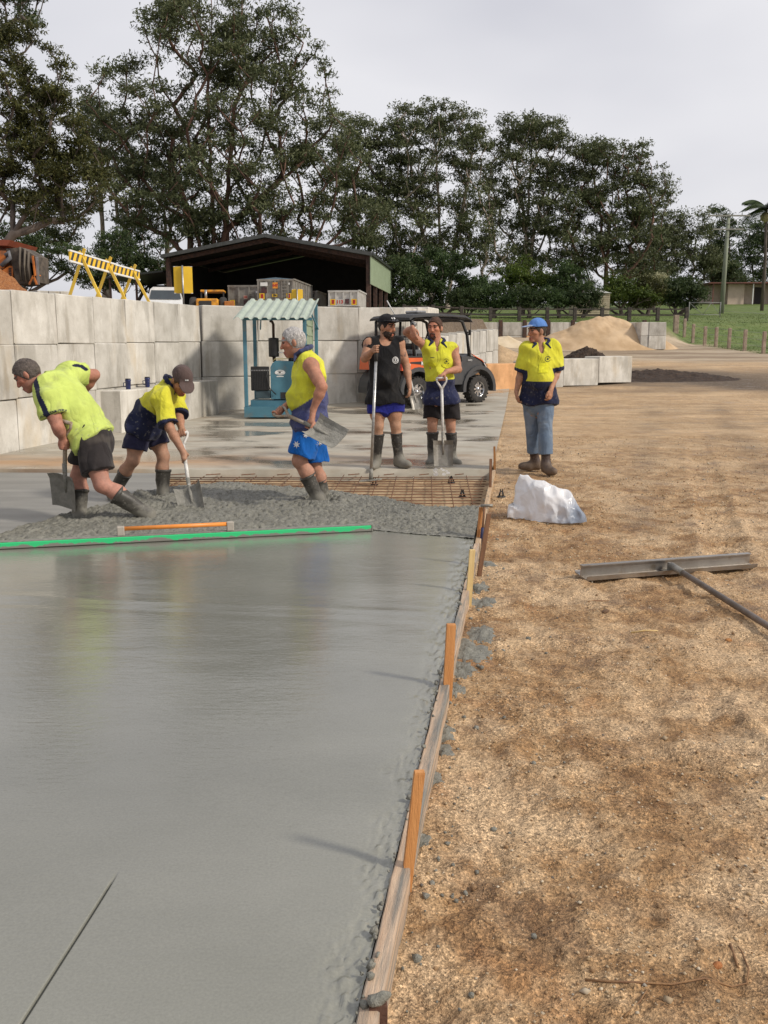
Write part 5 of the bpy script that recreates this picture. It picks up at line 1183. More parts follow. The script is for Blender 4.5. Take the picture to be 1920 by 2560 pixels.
        for s in (-1, 1): bs.cap(C - u * .056 * hs + f * .099 * hs + r * s * .006, C - u * .062 * hs + f * .092 * hs + r * s * .028, .0085, .008, .006); bs.cap(C - u * .062 * hs + f * .092 * hs + r * s * .028, C - u * .10 * hs + f * .078 * hs + r * s * .026, .0075, .0095, .006)
        rg = np.random.default_rng(seed + 9); D = rg.normal(size=(4, 3)) * 90; bs.noise = lambda V: sum(np.sin(V @ D[i] + i) for i in range(4)) * .0018
        put('beard', bs, .005, R, org, HAIRM, lambda V: np.array(bc) * (1 + .5 * np.clip(fbm(V[:, 0], V[:, 1], 50, 2, z=V[:, 2]), -.8, .9))[:, None])
    if cap is not None:
        cs = SDF(); cf = nrm(cap.get('dir', f)); cr = nrm(np.cross(cf, u)); cax = [cr, cf, u]; t = cap.get('tilt', .0)
        cu = nrm(u + cf * -t); g = .018
        cs.ell(C + u * .030 * hs - f * .008, A3(.074 + g, .096 + g, .100 + g * .8) * hs, cax, .02, cut=[(C + u * .048 * hs, -cu)])
        bc = C + u * .058 * hs + cf * .118 * hs + u * cap.get('lift', 0)
        cs.ell(bc, A3(.076, .082, .0085), [cr, nrm(cf - u * cap.get('drop', .25)), nrm(u + cf * cap.get('drop', .25))], .01, cut=[(bc - cf * .05, -cf)])
        cs.cap(C + u * .137 * hs - f * .008, C + u * .140 * hs - f * .008, .008, .008, .004)
        cc, bcol = np.array(cap['col']), np.array(cap.get('brim', cap['col']))
        def capcol(V):
            q = V - C; return np.where(((q @ cf) > .095 * hs)[:, None] & ((q @ u) < .085 * hs)[:, None], bcol, cc)
        put('cap', cs, .0055, R, org, CLOTH, capcol)
    res = {'root': R, 'C': C, 'f': f, 'u': u, 'r': r, 'up': up, 'rt': rt, 'fr': fr, 'pel': pel, 'chest': chest, 'P': P}
    if bottom is not None:
        bs = SDF(); g = bottom.get('g', .018) - .006; lk = bottom.get('lk', .035)
        bs.cap(P['hipL'] * .9 + pel * .1, P['hipR'] * .9 + pel * .1, .112 * b + g, .112 * b + g, .03); bs.cap(pel - up * .03, pel + up * .10, .148 * b + g, .150 * b + g, .04, sq=(fr, .80))
        for q in 'LR':
            hp, kn, an = P['hip' + q], P['kn' + q], P['an' + q]; e = bottom['to' + q] if ('to' + q) in bottom else bottom['to']; flare = bottom.get('flare', .03)
            if e <= 1.0:
                end = hp + (kn - hp) * e; dn = nrm(kn - hp); bs.cap(hp, end + dn * .04, .100 * b + g, .080 * b + g + flare, lk, cut=[(end, dn)])
            else:
                dn = nrm(an - kn); end = kn + (an - kn) * (e - 1); bs.cap(hp, kn, .098 * b + g, .062 * b + g + .006, lk); bs.cap(kn, end + dn * .04, .062 * b + g + .006, .060 * b + g + .012, lk, cut=[(end, dn)])
        bs.noise = folds(bottom.get('amp', .010), seed + 2)
        res['bottom'] = put(bottom['name'], bs, .008, R, org, CLOTH, bottom['col'])
    if shirt is not None:
        ss = SDF(); g = shirt.get('g', .016); torso(ss, g, low=False, k=.05, inset=.20 if shirt.get('sleeve', .55) <= 0 else 0.0); ss.cap(P['hipL'] * .85 + pel * .15, P['hipR'] * .85 + pel * .15, .108 * b + g + shirt.get('hg', .034), .108 * b + g + shirt.get('hg', .034), .05)
        hem = shirt.get('hem', -.10); hp0 = pel + up * hem; sk_ = .150 * b + g + shirt.get('skirt', .012)
        ss.cap(pel + up * .06, hp0 - up * .04, .150 * b + g, sk_, .04, sq=(fr, .82), cut=[(hp0, -nrm(up * .97 + fr * shirt.get('hemtilt', 0)))])
        ss.p = [p if p[7] is not None else p[:7] + ([(hp0, -up)],) + p[8:] for p in ss.p]
        if shirt.get('tank'):
            for q, s in (('L', -1), ('R', 1)):
                sh = P['sh' + q]; ss.cap(sh + rt * s * .02, sh + rt * s * .055 - up * .20, .088, .062, .010, sub=True)
            ss.ell(P['neck'] + fr * .045 + up * .02, A3(.078, .12, .105), [rt, fr, up], .01, sub=True)
        else:
            for q in 'LR':
                sh, el, wr = P['sh' + q], P['el' + q], P['wr' + q]; e = shirt.get('sleeve' + q, shirt.get('sleeve', .55)); dn = nrm(el - sh)
                if e <= 0:
                    ss.cap(sh * .85 + P['neck'] * .15, sh, .056 * b + g * .5, .054 * b + g * .5, .02, cut=[(sh + dn * shirt.get('stub', .0), dn)])
                    continue
                end = sh + (el - sh) * min(e, 1.0); ss.cap(sh, end + dn * .03, .062 * b + g + .006, .054 * b + g + .022, .03, cut=[(end, dn)] if e <= 1 else None)
                if e > 1:
                    d2 = nrm(wr - el); end = el + (wr - el) * (e - 1); ss.cap(el, end + d2 * .03, .05 * b + g + .012, .048 * b + g + .012, .02, cut=[(end, d2)])
            vn = shirt.get('vneck', .10)
            ss.ell(P['neck'] + fr * (.085) - up * vn * .25, A3(.040, .07, vn), [rt, fr, up], .008, sub=True); ss.ell(P['neck'] + up * .05, A3(.066, .070, .075), [rt, fr, up], .008, sub=True)
        ss.noise = folds(shirt.get('amp', .011), seed + 1)
        res['shirt'] = put(shirt['name'], ss, .0084, R, org, CLOTH, shirt['col'](res))
        if 'collar' in shirt:
            co = SDF(); n0 = P['neck'] + up * .044; pts = []
            for k in range(9):
                a = math.radians(-140 + 35 * k); pts.append(n0 + rt * math.sin(a) * .098 - fr * math.cos(a) * .090 - up * (.055 * max(0, -math.cos(a)) ** 1.3) + up * .018 * max(0, math.cos(a)))
            co.chain(pts, [.014] + [.021] * 7 + [.014], .008)
            for e, s in ((0, -1), (-1, 1)): co.cap(pts[e], pts[e] + rt * s * .045 - up * .050 + fr * .022, .019, .010, .008)
            put('collar', co, .0055, R, org, CLOTH, lambda V: np.tile(np.array(shirt['collar']), (len(V), 1)))
    if boots is not None:
        for q in 'LR':
            kn, an = P['kn' + q], P['an' + q]; bo = SDF(); e = boots.get('top' + q, boots.get('top', .30)); dn = nrm(kn - an); tp = kn + (an - kn) * e; td = nrm(toes[q]); td = nrm(td)
            heel = an - td * .035; bo.cap(an - A3(0, 0, .01), tp + dn * .05, .056, boots.get('w', .076), .03, cut=[(tp, dn)])
            fl = an + A3(0, 0, -.055) if 'sole' not in boots else an + A3(0, 0, boots['sole'])
            bo.cap(heel + (fl - an), fl + td * .13, .044, .042, .03); bo.cap(fl + td * .08 + A3(0, 0, .004), fl + td * .165, .045, .036, .03); bo.cap(an, fl + td * .07, .056, .045, .04)
            bo.cap(tp - dn * .012, tp - dn * .006, boots.get('w', .076) + .003, boots.get('w', .076) + .003, .004, cut=[(tp, dn), (tp - dn * .022, -dn)])
            bo.noise = folds(.006, seed + 30 + ord(q), (12, 30))
            put('boot', bo, .0075, R, org, boots['mat'])
    return res
def decal(res_part, parent, org, name, pts2, tris, center, normal, right, upv, mat, off=.004):
    """flat print laid onto the cloth: 2d points dropped onto the surface along -normal"""
    o, V, Q = res_part; bv = BVHTree.FromPolygons([tuple(v) for v in V], [tuple(int(i) for i in q) for q in Q]); n = nrm(normal); out = []
    for (x, y) in pts2:
        p = np.asarray(center) + nrm(right) * x + nrm(upv) * y + n * .35; hit = bv.ray_cast(Vector(p), Vector(-n), .7)
        h = np.array(hit[0]) if hit[0] is not None else np.asarray(center) + nrm(right) * x + nrm(upv) * y
        out.append(h + n * off - org)
    me = bpy.data.meshes.new(name); me.from_pydata([tuple(map(float, p)) for p in out], [], tris); me.update(); return link(name, me, mat, parent)
def ring2(r0, r1, n=28, a0=0, a1=360):
    P = []; T = []; full = abs(a1 - a0) >= 360
    for k in range(n + 1):
        a = math.radians(a0 + (a1 - a0) * k / n); P += [(r0 * math.cos(a), r0 * math.sin(a)), (r1 * math.cos(a), r1 * math.sin(a))]
    for k in range(n): T.append((2 * k, 2 * k + 1, 2 * k + 3, 2 * k + 2))
    return P, T
def star2(r, n=7, inner=.45, rot=0):
    P = [(0, 0)] + [((r if k % 2 == 0 else r * inner) * math.cos(rot + math.pi * k / n), (r if k % 2 == 0 else r * inner) * math.sin(rot + math.pi * k / n)) for k in range(2 * n)]
    return P, [(0, 1 + k, 1 + (k + 1) % (2 * n)) for k in range(2 * n)]
def quad2(w, h, nx=4, ny=3, skew=0):
    P = [((i / nx - .5) * w + skew * (j / ny - .5) * h, (j / ny - .5) * h) for j in range(ny + 1) for i in range(nx + 1)]
    return P, [(j * (nx + 1) + i, j * (nx + 1) + i + 1, (j + 1) * (nx + 1) + i + 1, (j + 1) * (nx + 1) + i) for j in range(ny) for i in range(nx)]

# ---- shovels
M_STEEL = pm('worn_shovel_steel', (.34, .32, .28), (.20, .185, .16), 12, .45, .2, 60, metal=.35, dirt=(.22, .21, .18), dirt_s=9, dirt_a=.5)
M_CAKED = pm('concrete_caked_steel', (.27, .262, .23), (.19, .185, .16), 18, .75, .5, 70)
M_WSHAFT = pm('white_shaft', (.70, .69, .66), (.55, .53, .49), 14, .45, 0, dirt=(.3, .27, .22), dirt_s=20, dirt_a=.62); M_WOODSH = pm('caked_wood_shaft', (.30, .21, .13), (.36, .33, .28), 16, .85, .5, 60)
def shovel(label, tip, top, normal, shaft_mat, blade_mat, w=.25, bl=.31, dgrip=True, org=None):
    """square mouthed shovel. tip: middle of the blade's edge; top: middle of the grip; normal: the way the hollow faces"""
    tip, top = np.asarray(tip, float), np.asarray(top, float); a = nrm(top - tip); n = nrm(np.asarray(normal) - a * np.dot(normal, a)); s = np.cross(a, n); Lg = np.linalg.norm(top - tip)
    R = empty('shovel', tip, 0, label, 'shovel', 'square mouthed shovels'); V = []; F = []; nu, nv = 8, 6
    for side in (0, 1):
        for j in range(nv + 1):
            for i in range(nu + 1):
                x = (i / nu - .5); y = j / nv; lift = .055 * max(0, abs(x) * 2 - .62) / .38 * (.45 + .55 * y) + .018 * (y - .5) ** 2 + .02 * max(0, y - .88) / .12
                V.append(s * x * w * (1 - .06 * (1 - y)) + a * y * bl + n * (lift - side * .004))
    m = (nu + 1) * (nv + 1)
    for side in (0, 1):
        for j in range(nv):
            for i in range(nu):
                q = [side * m + j * (nu + 1) + i, side * m + j * (nu + 1) + i + 1, side * m + (j + 1) * (nu + 1) + i + 1, side * m + (j + 1) * (nu + 1) + i]; F.append(q if side == 0 else q[::-1])
    rim = [i for i in range(nu + 1)] + [j * (nu + 1) + nu for j in range(1, nv + 1)] + [nv * (nu + 1) + i for i in range(nu - 1, -1, -1)] + [j * (nu + 1) for j in range(nv - 1, 0, -1)]
    for k in range(len(rim)): p, q = rim[k], rim[(k + 1) % len(rim)]; F.append((p, p + m, q + m, q))
    mb = MB(); mb.add(V, F, 0, False); mb.build('blade', blade_mat, R)
    MB().tube([a * bl * .45 - n * .004, a * bl * .8 + n * .006, a * (bl + .10) + n * .014], [.010, .017, .020], 10).build('socket', blade_mat, R)
    e = Lg - (.115 if dgrip else 0); MB().tube([a * (bl + .02) + n * .012, a * e * .75 + n * .006, a * e], [.0175, .0175, .0175], 10).build('shaft', shaft_mat, R)
    if dgrip:
        for q in (-1, 1): MB().tube([a * (e - .02), a * (e + .02) + s * q * .022, a * (e + .07) + s * q * .055, a * (Lg + .0) + s * q * .062], [.017, .014, .012, .012], 8).build('yoke', shaft_mat, R)
        MB().tube([a * Lg - s * .065, a * Lg + s * .065], .0155, 10).build('hand_grip', shaft_mat, R)
    return R, a, s
# ---------------- the six workers; joints are read off the photograph at each man's depth
YEL = A3(.70, .69, .055); NAVY = A3(.018, .022, .055); LIME = A3(.57, .68, .165); BLK = A3(.012, .012, .013)
def zp(ox, oy, sc, Y0):
    return lambda x, y, dy=0.0: AY(ox + x / sc, oy + y / sc, Y0 + dy)
def two_tone(top, bot, s0, tilt=0.0, dirt=.0, extra=None):
    def mk(res):
        up, pel, fr, rt = res['up'], res['pel'], res['fr'], res['rt']
        def f(V):
            q = V - pel; s = q @ up + tilt * (q @ fr); c = np.where((s > s0)[:, None], top, bot)
            n = fbm(V[:, 0], V[:, 1], 7, 3, z=V[:, 2])[:, None]; c = c * (1 - .10 * np.clip(n, 0, 1))
            if True:
                sp = sstep(fbm(V[:, 0] + 3, V[:, 1], 38, 2, z=V[:, 2]), .50, .75)[:, None] * .55 * sstep(pel[2] + .25 - V[:, 2], -.15, .3)[:, None]; c = c * (1 - sp) + sp * A3(.27, .26, .23)
            if dirt: c = c * (1 - dirt * sstep(n, .25, .7)) + dirt * sstep(n, .25, .7) * A3(.23, .20, .15)
            if extra is not None: c = extra(V, c, res)
            return c
        return f
    return mk
def plain(col, dirt=0.0, dc=(.2, .18, .15), f=6):
    col = np.array(col)
    def g(V):
        n = sstep(fbm(V[:, 0], V[:, 1], f, 3, z=V[:, 2]), .05, .6)[:, None] * dirt
        return col * (1 - n) + np.array(dc) * n
    return g
def cuffs(V, c, res, sides, t0=.84):
    P = res['P']
    for q in sides:
        e = P['el' + q] - P['sh' + q]; t = (V - P['sh' + q]) @ e / (e @ e); c = np.where(((t > t0) & (np.linalg.norm(V - P['el' + q], axis=1) < .15))[:, None], NAVY, c)
    return c
M_INK = pm('dark_print', (.025, .03, .04), None, 30, .8); M_PRINT = pm('white_print', (.78, .78, .76), None, 30, .7)

# man in the black singlet, leaning on a long handled float
Q = zp(860, 740, 4.0975, 11.25)
J4 = dict(head=Q(438, 318), neck=Q(410, 452), shR=Q(262, 492, -.03), shL=Q(562, 488, .05), elR=Q(212, 640, -.14), wrR=Q(292, 562, -.30), elL=Q(640, 722, .06), wrL=Q(672, 922, -.06),
          hipR=Q(338, 1085), hipL=Q(502, 1085), knR=Q(352, 1330, -.05), knL=Q(528, 1325, -.03), anR=Q(334, 1690), anL=Q(560, 1672))
gy = Q(333, 545, -.37)
R4 = person(Q(440, 1740), J4, A3(.80, -.58, -.10), skin=(.47, .25, .155), hair=(.035, .025, .02), beard=((.045, .026, .018), True), cap=dict(col=(.012, .012, .014), drop=-.10, tilt=.0, lift=.012), build=1.06, belly=.065, seed=4,
    shirt=dict(name='singlet', tank=True, hem=-.015, col=lambda res: plain(BLK * 1.1, .05), g=.016, skirt=.02, amp=.010), bottom=dict(name='shorts', col=plain((.020, .025, .22), .12, (.03, .03, .10)), to=.47, flare=.026, g=.020),
    boots=dict(mat=BOOT, top=.22, w=.074), toes={'R': A3(-.25, -.9, 0), 'L': A3(.75, -.62, 0)}, label='man in black cap and black singlet leaning on a long float handle',
    hands=[lambda S: grip(S, J4['wrR'], gy, A3(-.05, .1, 1), .018, 1), lambda S: open_hand(S, J4['wrL'], A3(.05, -.1, -1), A3(-1, .1, 0), A3(.1, -1, 0), .9)],
    tattoo=lambda V, c, P: np.where(((fbm(V[:, 0], V[:, 1], 30, 2, z=V[:, 2]) > .10) & ((np.linalg.norm(V - (P['shR'] * .8 + P['elR'] * .2), axis=1) < .075) | (np.linalg.norm(V - (P['shL'] * .55 + P['elL'] * .45), axis=1) < .07)))[:, None], c * A3(.45, .5, .6), c))
o4 = np.array(R4['root'].location); cc = R4['chest'] + R4['rt'] * -.105 - R4['up'] * .045
for r0, r1 in ((.033, .040), (.020, .026)): decal(R4['shirt'], R4['root'], o4, 'chest_emblem', *ring2(r0, r1), cc, R4['fr'], -R4['rt'], R4['up'], M_PRINT)
decal(R4['shirt'], R4['root'], o4, 'chest_emblem', *quad2(.012, .028, 2, 3), cc, R4['fr'], -R4['rt'], R4['up'], M_PRINT)
C, f, u, r = R4['C'], R4['f'], R4['u'], R4['r']
sg = empty('sunglasses', C + u * .085 + f * .10, 0, 'dark sunglasses pushed up on the black cap', 'sunglasses'); so = np.array(sg.location)
M_LENS = pm('sunglass_lens', (.03, .03, .035), None, 5, .1)
for s in (-1, 1):
    l = SDF(); l.ell(C + u * .080 + f * .116 + r * s * .034, A3(.030, .010, .020), [r, f, u]); put('lens', l, .005, sg, so, M_LENS)
    MB().tube([C + u * .085 + f * .105 + r * s * .062, C + u * .075 + f * .02 + r * s * .100], .004, 5).build('temple_arm', M_LENS, sg, so)
for s, w in ((.012, .018), (-.022, .014)):
    e = SDF(); e.ell(C + u * .110 + f * .088 - r * s * 1.4, A3(w, .006, w * .8), [r, nrm(f + u * .8), nrm(u - f * .8)]); put('cap_emblem', e, .005, R4['root'], o4, M_PRINT)
ft = empty('long_handled_float', G(923, 1200, -.06), 0, 'aluminium pole with a concrete caked float plate held by the man in the singlet', 'tool'); fo = np.array(ft.location)
tp = Q(333, 545, -.37); bt = fo + A3(.02, .0, .03); ax = nrm(tp - bt)
MB().tube([bt, tp + ax * .0 - ax * .08], .0175, 12).build('pole', pm('dented_aluminium', (.50, .50, .49), (.34, .34, .33), 18, .35, .1, metal=.7, dirt=(.12, .12, .11), dirt_s=14, dirt_a=.64), ft, fo)
MB().tube([tp - ax * .14, tp + ax * .045], .022, 12).build('hand_grip', M_RUBBER, ft, fo)
MB().prism([bt + A3(-.14, -.07, -.045), bt + A3(.10, -.02, -.03), bt + A3(.13, .05, -.03), bt + A3(-.10, .02, -.045)], (0, 0, .014)).build('float_plate', M_CAKED, ft, fo)
MB().tube([bt + A3(0, 0, -.03), bt + ax * .10], [.026, .022], 10).build('socket', M_CAKED, ft, fo)

# man in sleeveless yellow shirt resting on a shovel
Q = zp(860, 740, 4.0975, 11.75)
J5 = dict(head=Q(932, 330, .02), neck=Q(950, 478), shR=Q(832, 512, .0), shL=Q(1120, 540, .02), elR=Q(640, 372, -.12), wrR=Q(700, 322, -.30), elL=Q(1172, 752, -.10), wrL=Q(1050, 772, -.30),
          hipR=Q(918, 1080), hipL=Q(1082, 1080), knR=Q(905, 1330, -.03), knL=Q(1092, 1335, -.02), anR=Q(905, 1650), anL=Q(1110, 1655))
D5 = Q(1000, 842, -.40); T5 = AY(860 + 1018 / 4.0975, 740 + 1742 / 4.0975, 11.18)
shovel('white shafted shovel standing upright under the goateed man\'s hand', T5, D5, A3(0, -1, .15), M_WSHAFT, M_STEEL, w=.245, bl=.31)
ax5 = nrm(D5 - T5); s5 = nrm(np.cross(ax5, A3(0, -1, .15)))
R5 = person(Q(1000, 1720), J5, A3(-.38, -.92, -.03), skin=(.50, .245, .155), hair=(.10, .05, .03), beard=((.12, .06, .045), False), build=1.0, belly=.055, seed=5, stub=.12,
    shirt=dict(name='work_shirt', sleeve=0, stub=.03, hem=-.03, col=two_tone(YEL, NAVY * 1.5, .27, 0, .10), collar=NAVY * 1.3, vneck=.10, skirt=.035, g=.018, amp=.013), bottom=dict(name='shorts', col=plain((.022, .019, .020), .1, (.05, .045, .04)), to=.70, flare=.028, lk=.02),
    boots=dict(mat=BOOT, top=.20, w=.076), toes={'R': A3(-.35, -.85, 0), 'L': A3(.4, -.8, 0)}, label='man with a goatee in yellow and navy sleeveless shirt resting on a shovel',
    hands=[lambda S: open_hand(S, J5['wrR'], A3(.12, -.30, -1), A3(.6, .6, 0), A3(1, -.4, .2), .55), lambda S: grip(S, J5['wrL'], D5, s5, .017, -1)])
o5 = np.array(R5['root'].location)
cL = R5['chest'] + R5['rt'] * -.09 - R5['up'] * .03
decal(R5['shirt'], R5['root'], o5, 'chest_emblem', *ring2(.030, .034, 16, 20, 160), cL, R5['fr'], -R5['rt'], R5['up'], M_INK); decal(R5['shirt'], R5['root'], o5, 'chest_emblem', *ring2(.030, .036, 16, 200, 340), cL, R5['fr'], -R5['rt'], R5['up'], M_INK)
decal(R5['shirt'], R5['root'], o5, 'chest_emblem', *star2(.017, 4, .5, .4), cL, R5['fr'], -R5['rt'], R5['up'], M_INK)
decal(R5['shirt'], R5['root'], o5, 'name_tag', *quad2(.05, .008), R5['chest'] + R5['rt'] * .085 + R5['up'] * .0, R5['fr'], -R5['rt'], R5['up'], M_INK)
M_YCL = pm('yellow_flap', (.72, .70, .025), None, 30, .9)
for s in (-1, 1):
    decal(R5['shirt'], R5['root'], o5, 'pocket_flap', [(-.055, .02), (-.027, .022), (0, .022), (.027, .022), (.055, .02), (-.055, -.012), (-.027, -.024), (0, -.034), (.027, -.024), (.055, -.012)], [(0, 5, 6, 1), (1, 6, 7, 2), (2, 7, 8, 3), (3, 8, 9, 4)], R5['chest'] + R5['rt'] * s * .085 - R5['up'] * .085, R5['fr'], -R5['rt'], R5['up'], M_YCL, .010)

# man in the blue cap and jeans
Q = zp(1180, 740, 3.456, 11.05)
J6 = dict(head=Q(562, 305), neck=Q(592, 418), shR=Q(478, 462, .02), shL=Q(702, 452, .0), elR=Q(425, 660, .04), wrR=Q(384, 825, -.02), elL=Q(735, 645, .0), wrL=Q(684, 800, -.20),
          hipR=Q(518, 905, .05), hipL=Q(634, 905, -.04), knR=Q(520, 1130, .08), knL=Q(632, 1135, -.10), anR=Q(548, 1432, .14), anL=Q(640, 1462, -.15))
R6 = person(Q(580, 1500), J6, A3(-.90, -.42, -.04), skin=(.46, .24, .15), hair=(.07, .05, .035), cap=dict(col=(.10, .22, .52), brim=(.30, .38, .56), drop=.12), build=1.06, belly=.085, seed=6, stub=.10,
    shirt=dict(name='work_shirt', sleeve=1.0, hem=-.03, col=two_tone(YEL * A3(1, .98, 1), NAVY, .235, 0, .08, lambda V, c, res: cuffs(V, c, res, 'LR')), collar=NAVY * 1.4, vneck=.11, skirt=.02, g=.020, amp=.013),
    bottom=dict(name='jeans', col=plain((.15, .205, .285), .5, (.27, .31, .36)), to=1.72, g=.019, amp=.004, lk=.006), boots=dict(mat=BOOT_BR, top=.35, w=.070), toes={'R': A3(-.95, .05, 0), 'L': A3(.40, -.85, 0)}, label='man in faded blue cap, yellow and navy shirt and jeans on the gravel',
    hands=[lambda S: open_hand(S, J6['wrR'], A3(.05, -.2, -1), A3(.9, .1, 0), A3(-.2, -1, 0), .9), lambda S: open_hand(S, J6['wrL'], A3(-.12, -.15, -1), A3(-.7, .6, 0), A3(-.6, -.8, 0), .8)])
o6 = np.array(R6['root'].location); cL = R6['chest'] + R6['rt'] * -.095 + R6['up'] * .0
decal(R6['shirt'], R6['root'], o6, 'chest_emblem', *ring2(.027, .033, 16, 20, 340), cL, A3(-.2, -1, 0), A3(1, -.2, 0), R6['up'], M_INK); decal(R6['shirt'], R6['root'], o6, 'chest_emblem', *star2(.017, 4, .5, .4), cL, A3(-.2, -1, 0), A3(1, -.2, 0), R6['up'], M_INK)
decal(R6['shirt'], R6['root'], o6, 'chest_pocket', *quad2(.105, .11), R6['chest'] + R6['rt'] * -.07 - R6['up'] * .10, A3(-.3, -1, 0), A3(1, -.3, 0), R6['up'], M_YCL, .008)

# white haired man walking with a shovel, star print shorts
Q = zp(540, 740, 3.567, 8.62)
J3 = dict(head=Q(688, 415, .0), neck=Q(770, 520, .02), shL=Q(845, 622, -.17), shR=Q(800, 600, .20), elL=Q(945, 812, -.30), wrL=Q(868, 1010, -.28), elR=Q(760, 880, .22), wrR=Q(620, 985, -.02),
          chest=Q(830, 700, 0), waist=Q(845, 900, 0), hipL=Q(838, 1150, -.08), hipR=Q(850, 1130, .10), knL=Q(742, 1470, -.12), knR=Q(880, 1530, .12), anL=Q(918, 1800, -.06), anR=Q(965, 1800, .20))
g0 = Q(552, 1025, -.10); g1 = Q(848, 1085, -.34); ax3 = nrm(g1 - g0); tip3 = Q(1115, 1292, -.52)
shovel('shovel with concrete caked handle and blade carried low by the white haired man', tip3, g0, A3(.1, -.80, .60), M_WOODSH, M_CAKED, w=.26, bl=.33)
ax3 = nrm(tip3 - g0); g1 = g0 + ax3 * np.dot(g1 - g0, ax3); s3 = nrm(np.cross(ax3, A3(.1, -.80, .60)))
R3 = person(Q(930, 1880), J3, A3(-.97, -.10, -.18), headup=A3(-.15, 0, 1), skin=(.48, .23, .15), hair=(.52, .50, .48), build=1.10, belly=.075, seed=3, stub=.25,
    shirt=dict(name='work_shirt', sleeve=0, stub=.02, hem=-.07, hemtilt=-.25, col=two_tone(YEL, A3(.075, .085, .20), .235, .55, .14), collar=A3(.06, .07, .15), vneck=.08, skirt=.045, g=.022, amp=.014), bottom=dict(name='board_shorts', col=plain((.012, .13, .48), .25, (.01, .05, .20)), to=.86, flare=.035, g=.020),
    boots=dict(mat=BOOT_MUD, top=.38, w=.084), toes={'L': A3(-.9, -.1, -.1), 'R': A3(-.9, .1, -.1)}, label='white haired man in sleeveless yellow shirt and blue star print shorts',
    hands=[lambda S: grip(S, J3['wrL'], g1, ax3, .018, -1), lambda S: grip(S, J3['wrR'], g0, s3, .016, 1)])
o3 = np.array(R3['root'].location)
for (x, y, rr) in ((812, 1228, .030), (730, 1310, .036), (920, 1318, .030), (797, 1448, .040)):
    c = Q(x, y, -.1); decal(R3['bottom'], R3['root'], o3, 'star_print', *star2(rr, 7, .42, .3), c, A3(0, -1, 0), A3(1, 0, 0), A3(0, 0, 1), M_PRINT, .008)
decal(R3['bottom'], R3['root'], o3, 'ring_print', *ring2(.010, .015, 16), Q(746, 1428, -.1), A3(0, -1, 0), A3(1, 0, 0), A3(0, 0, 1), M_PRINT, .008)
ci = R3['C'] + R3['f'] * .105 - R3['u'] * .075 + R3['r'] * .0
cg = empty('cigarette', ci, 0, 'cigarette in the white haired man\'s mouth', 'cigarette'); MB().tube([A3(.02, 0, 0), A3(-.045, -.012, .004)], .0042, 8).build('paper', M_PRINT, cg)

# grey haired man in the lime polo, stooping
Q = Q1 = zp(0, 880, 4.607, 7.85)
J1 = dict(head=Q(318, 268, .0), neck=Q(492, 345, .02), shL=Q(545, 520, -.20), shR=Q(800, 262, .24), elL=Q(665, 862, -.26), wrL=Q(728, 1010, -.18), elR=Q(1085, 262, .42), wrR=Q(880, 560, .50),
          chest=Q(690, 470, 0), waist=Q(900, 700, 0), hipL=Q(1030, 1000, -.09), hipR=Q(1085, 960, .10), knL=Q(1175, 1530, -.20), knR=Q(900, 1440, .12), anL=Q(1700, 1860, -.10), anR=Q(915, 1880, .05))
g1 = Q(752, 1060, -.16); tip1 = Q(762, 1790, -.02); top1 = g1 + (g1 - tip1) * .34
sh1 = shovel('dull shovel pushed down by the stooping man in the lime polo', tip1, top1, A3(-.35, -1.0, .1), M_WOODSH, M_CAKED, w=.26, bl=.31)
ax1 = nrm(top1 - tip1)
def polo(V, c, res):
    P = res['P']; a, b2 = P['neck'] + res['rt'] * -.06, P['shL'] + (P['elL'] - P['shL']) * .25
    pts = [P['neck'] - res['rt'] * .035 + res['up'] * .03, P['neck'] * .5 + P['shL'] * .5 - res['fr'] * .04, P['shL'] - res['fr'] * .07 - res['up'] * .06, P['shL'] - res['up'] * .20 - res['fr'] * .02 + res['rt'] * .02]
    pts2 = [P['neck'] + res['rt'] * .035 + res['up'] * .03, P['neck'] * .5 + P['shR'] * .5 - res['fr'] * .04, P['shR'] - res['fr'] * .07 - res['up'] * .06]
    SP = [Q1(462, 300), Q1(520, 400), Q1(600, 510), Q1(660, 620), Q1(705, 720)]; SP2 = [Q1(760, 158), Q1(820, 172), Q1(882, 214)]
    for pp, wd in ((SP, .024), (SP2, .012)):
        pp = [q * A3(1, 0, 1) for q in pp]; VV = V * A3(1, 0, 1)
        d = np.full(len(V), 9.0)
        for i in range(len(pp) - 1):
            ba = pp[i + 1] - pp[i]; q = VV - pp[i]; h = np.clip(q @ ba / (ba @ ba), 0, 1); d = np.minimum(d, np.linalg.norm(q - h[:, None] * ba, axis=1))
        c = np.where(((d < wd) & ((V - res['chest']) @ res['fr'] < .06))[:, None], NAVY * .8, c)
    e = P['elL'] - P['shL']; t = (V - P['shL']) @ e / (e @ e); dl = np.linalg.norm(V - (P['shL'] + np.outer(t, e)), axis=1)
    ring = (dl < .11) & (((t > .565) & (t < .59)) | ((t > .605) & (t < .625))); return np.where(ring[:, None], NAVY, c)
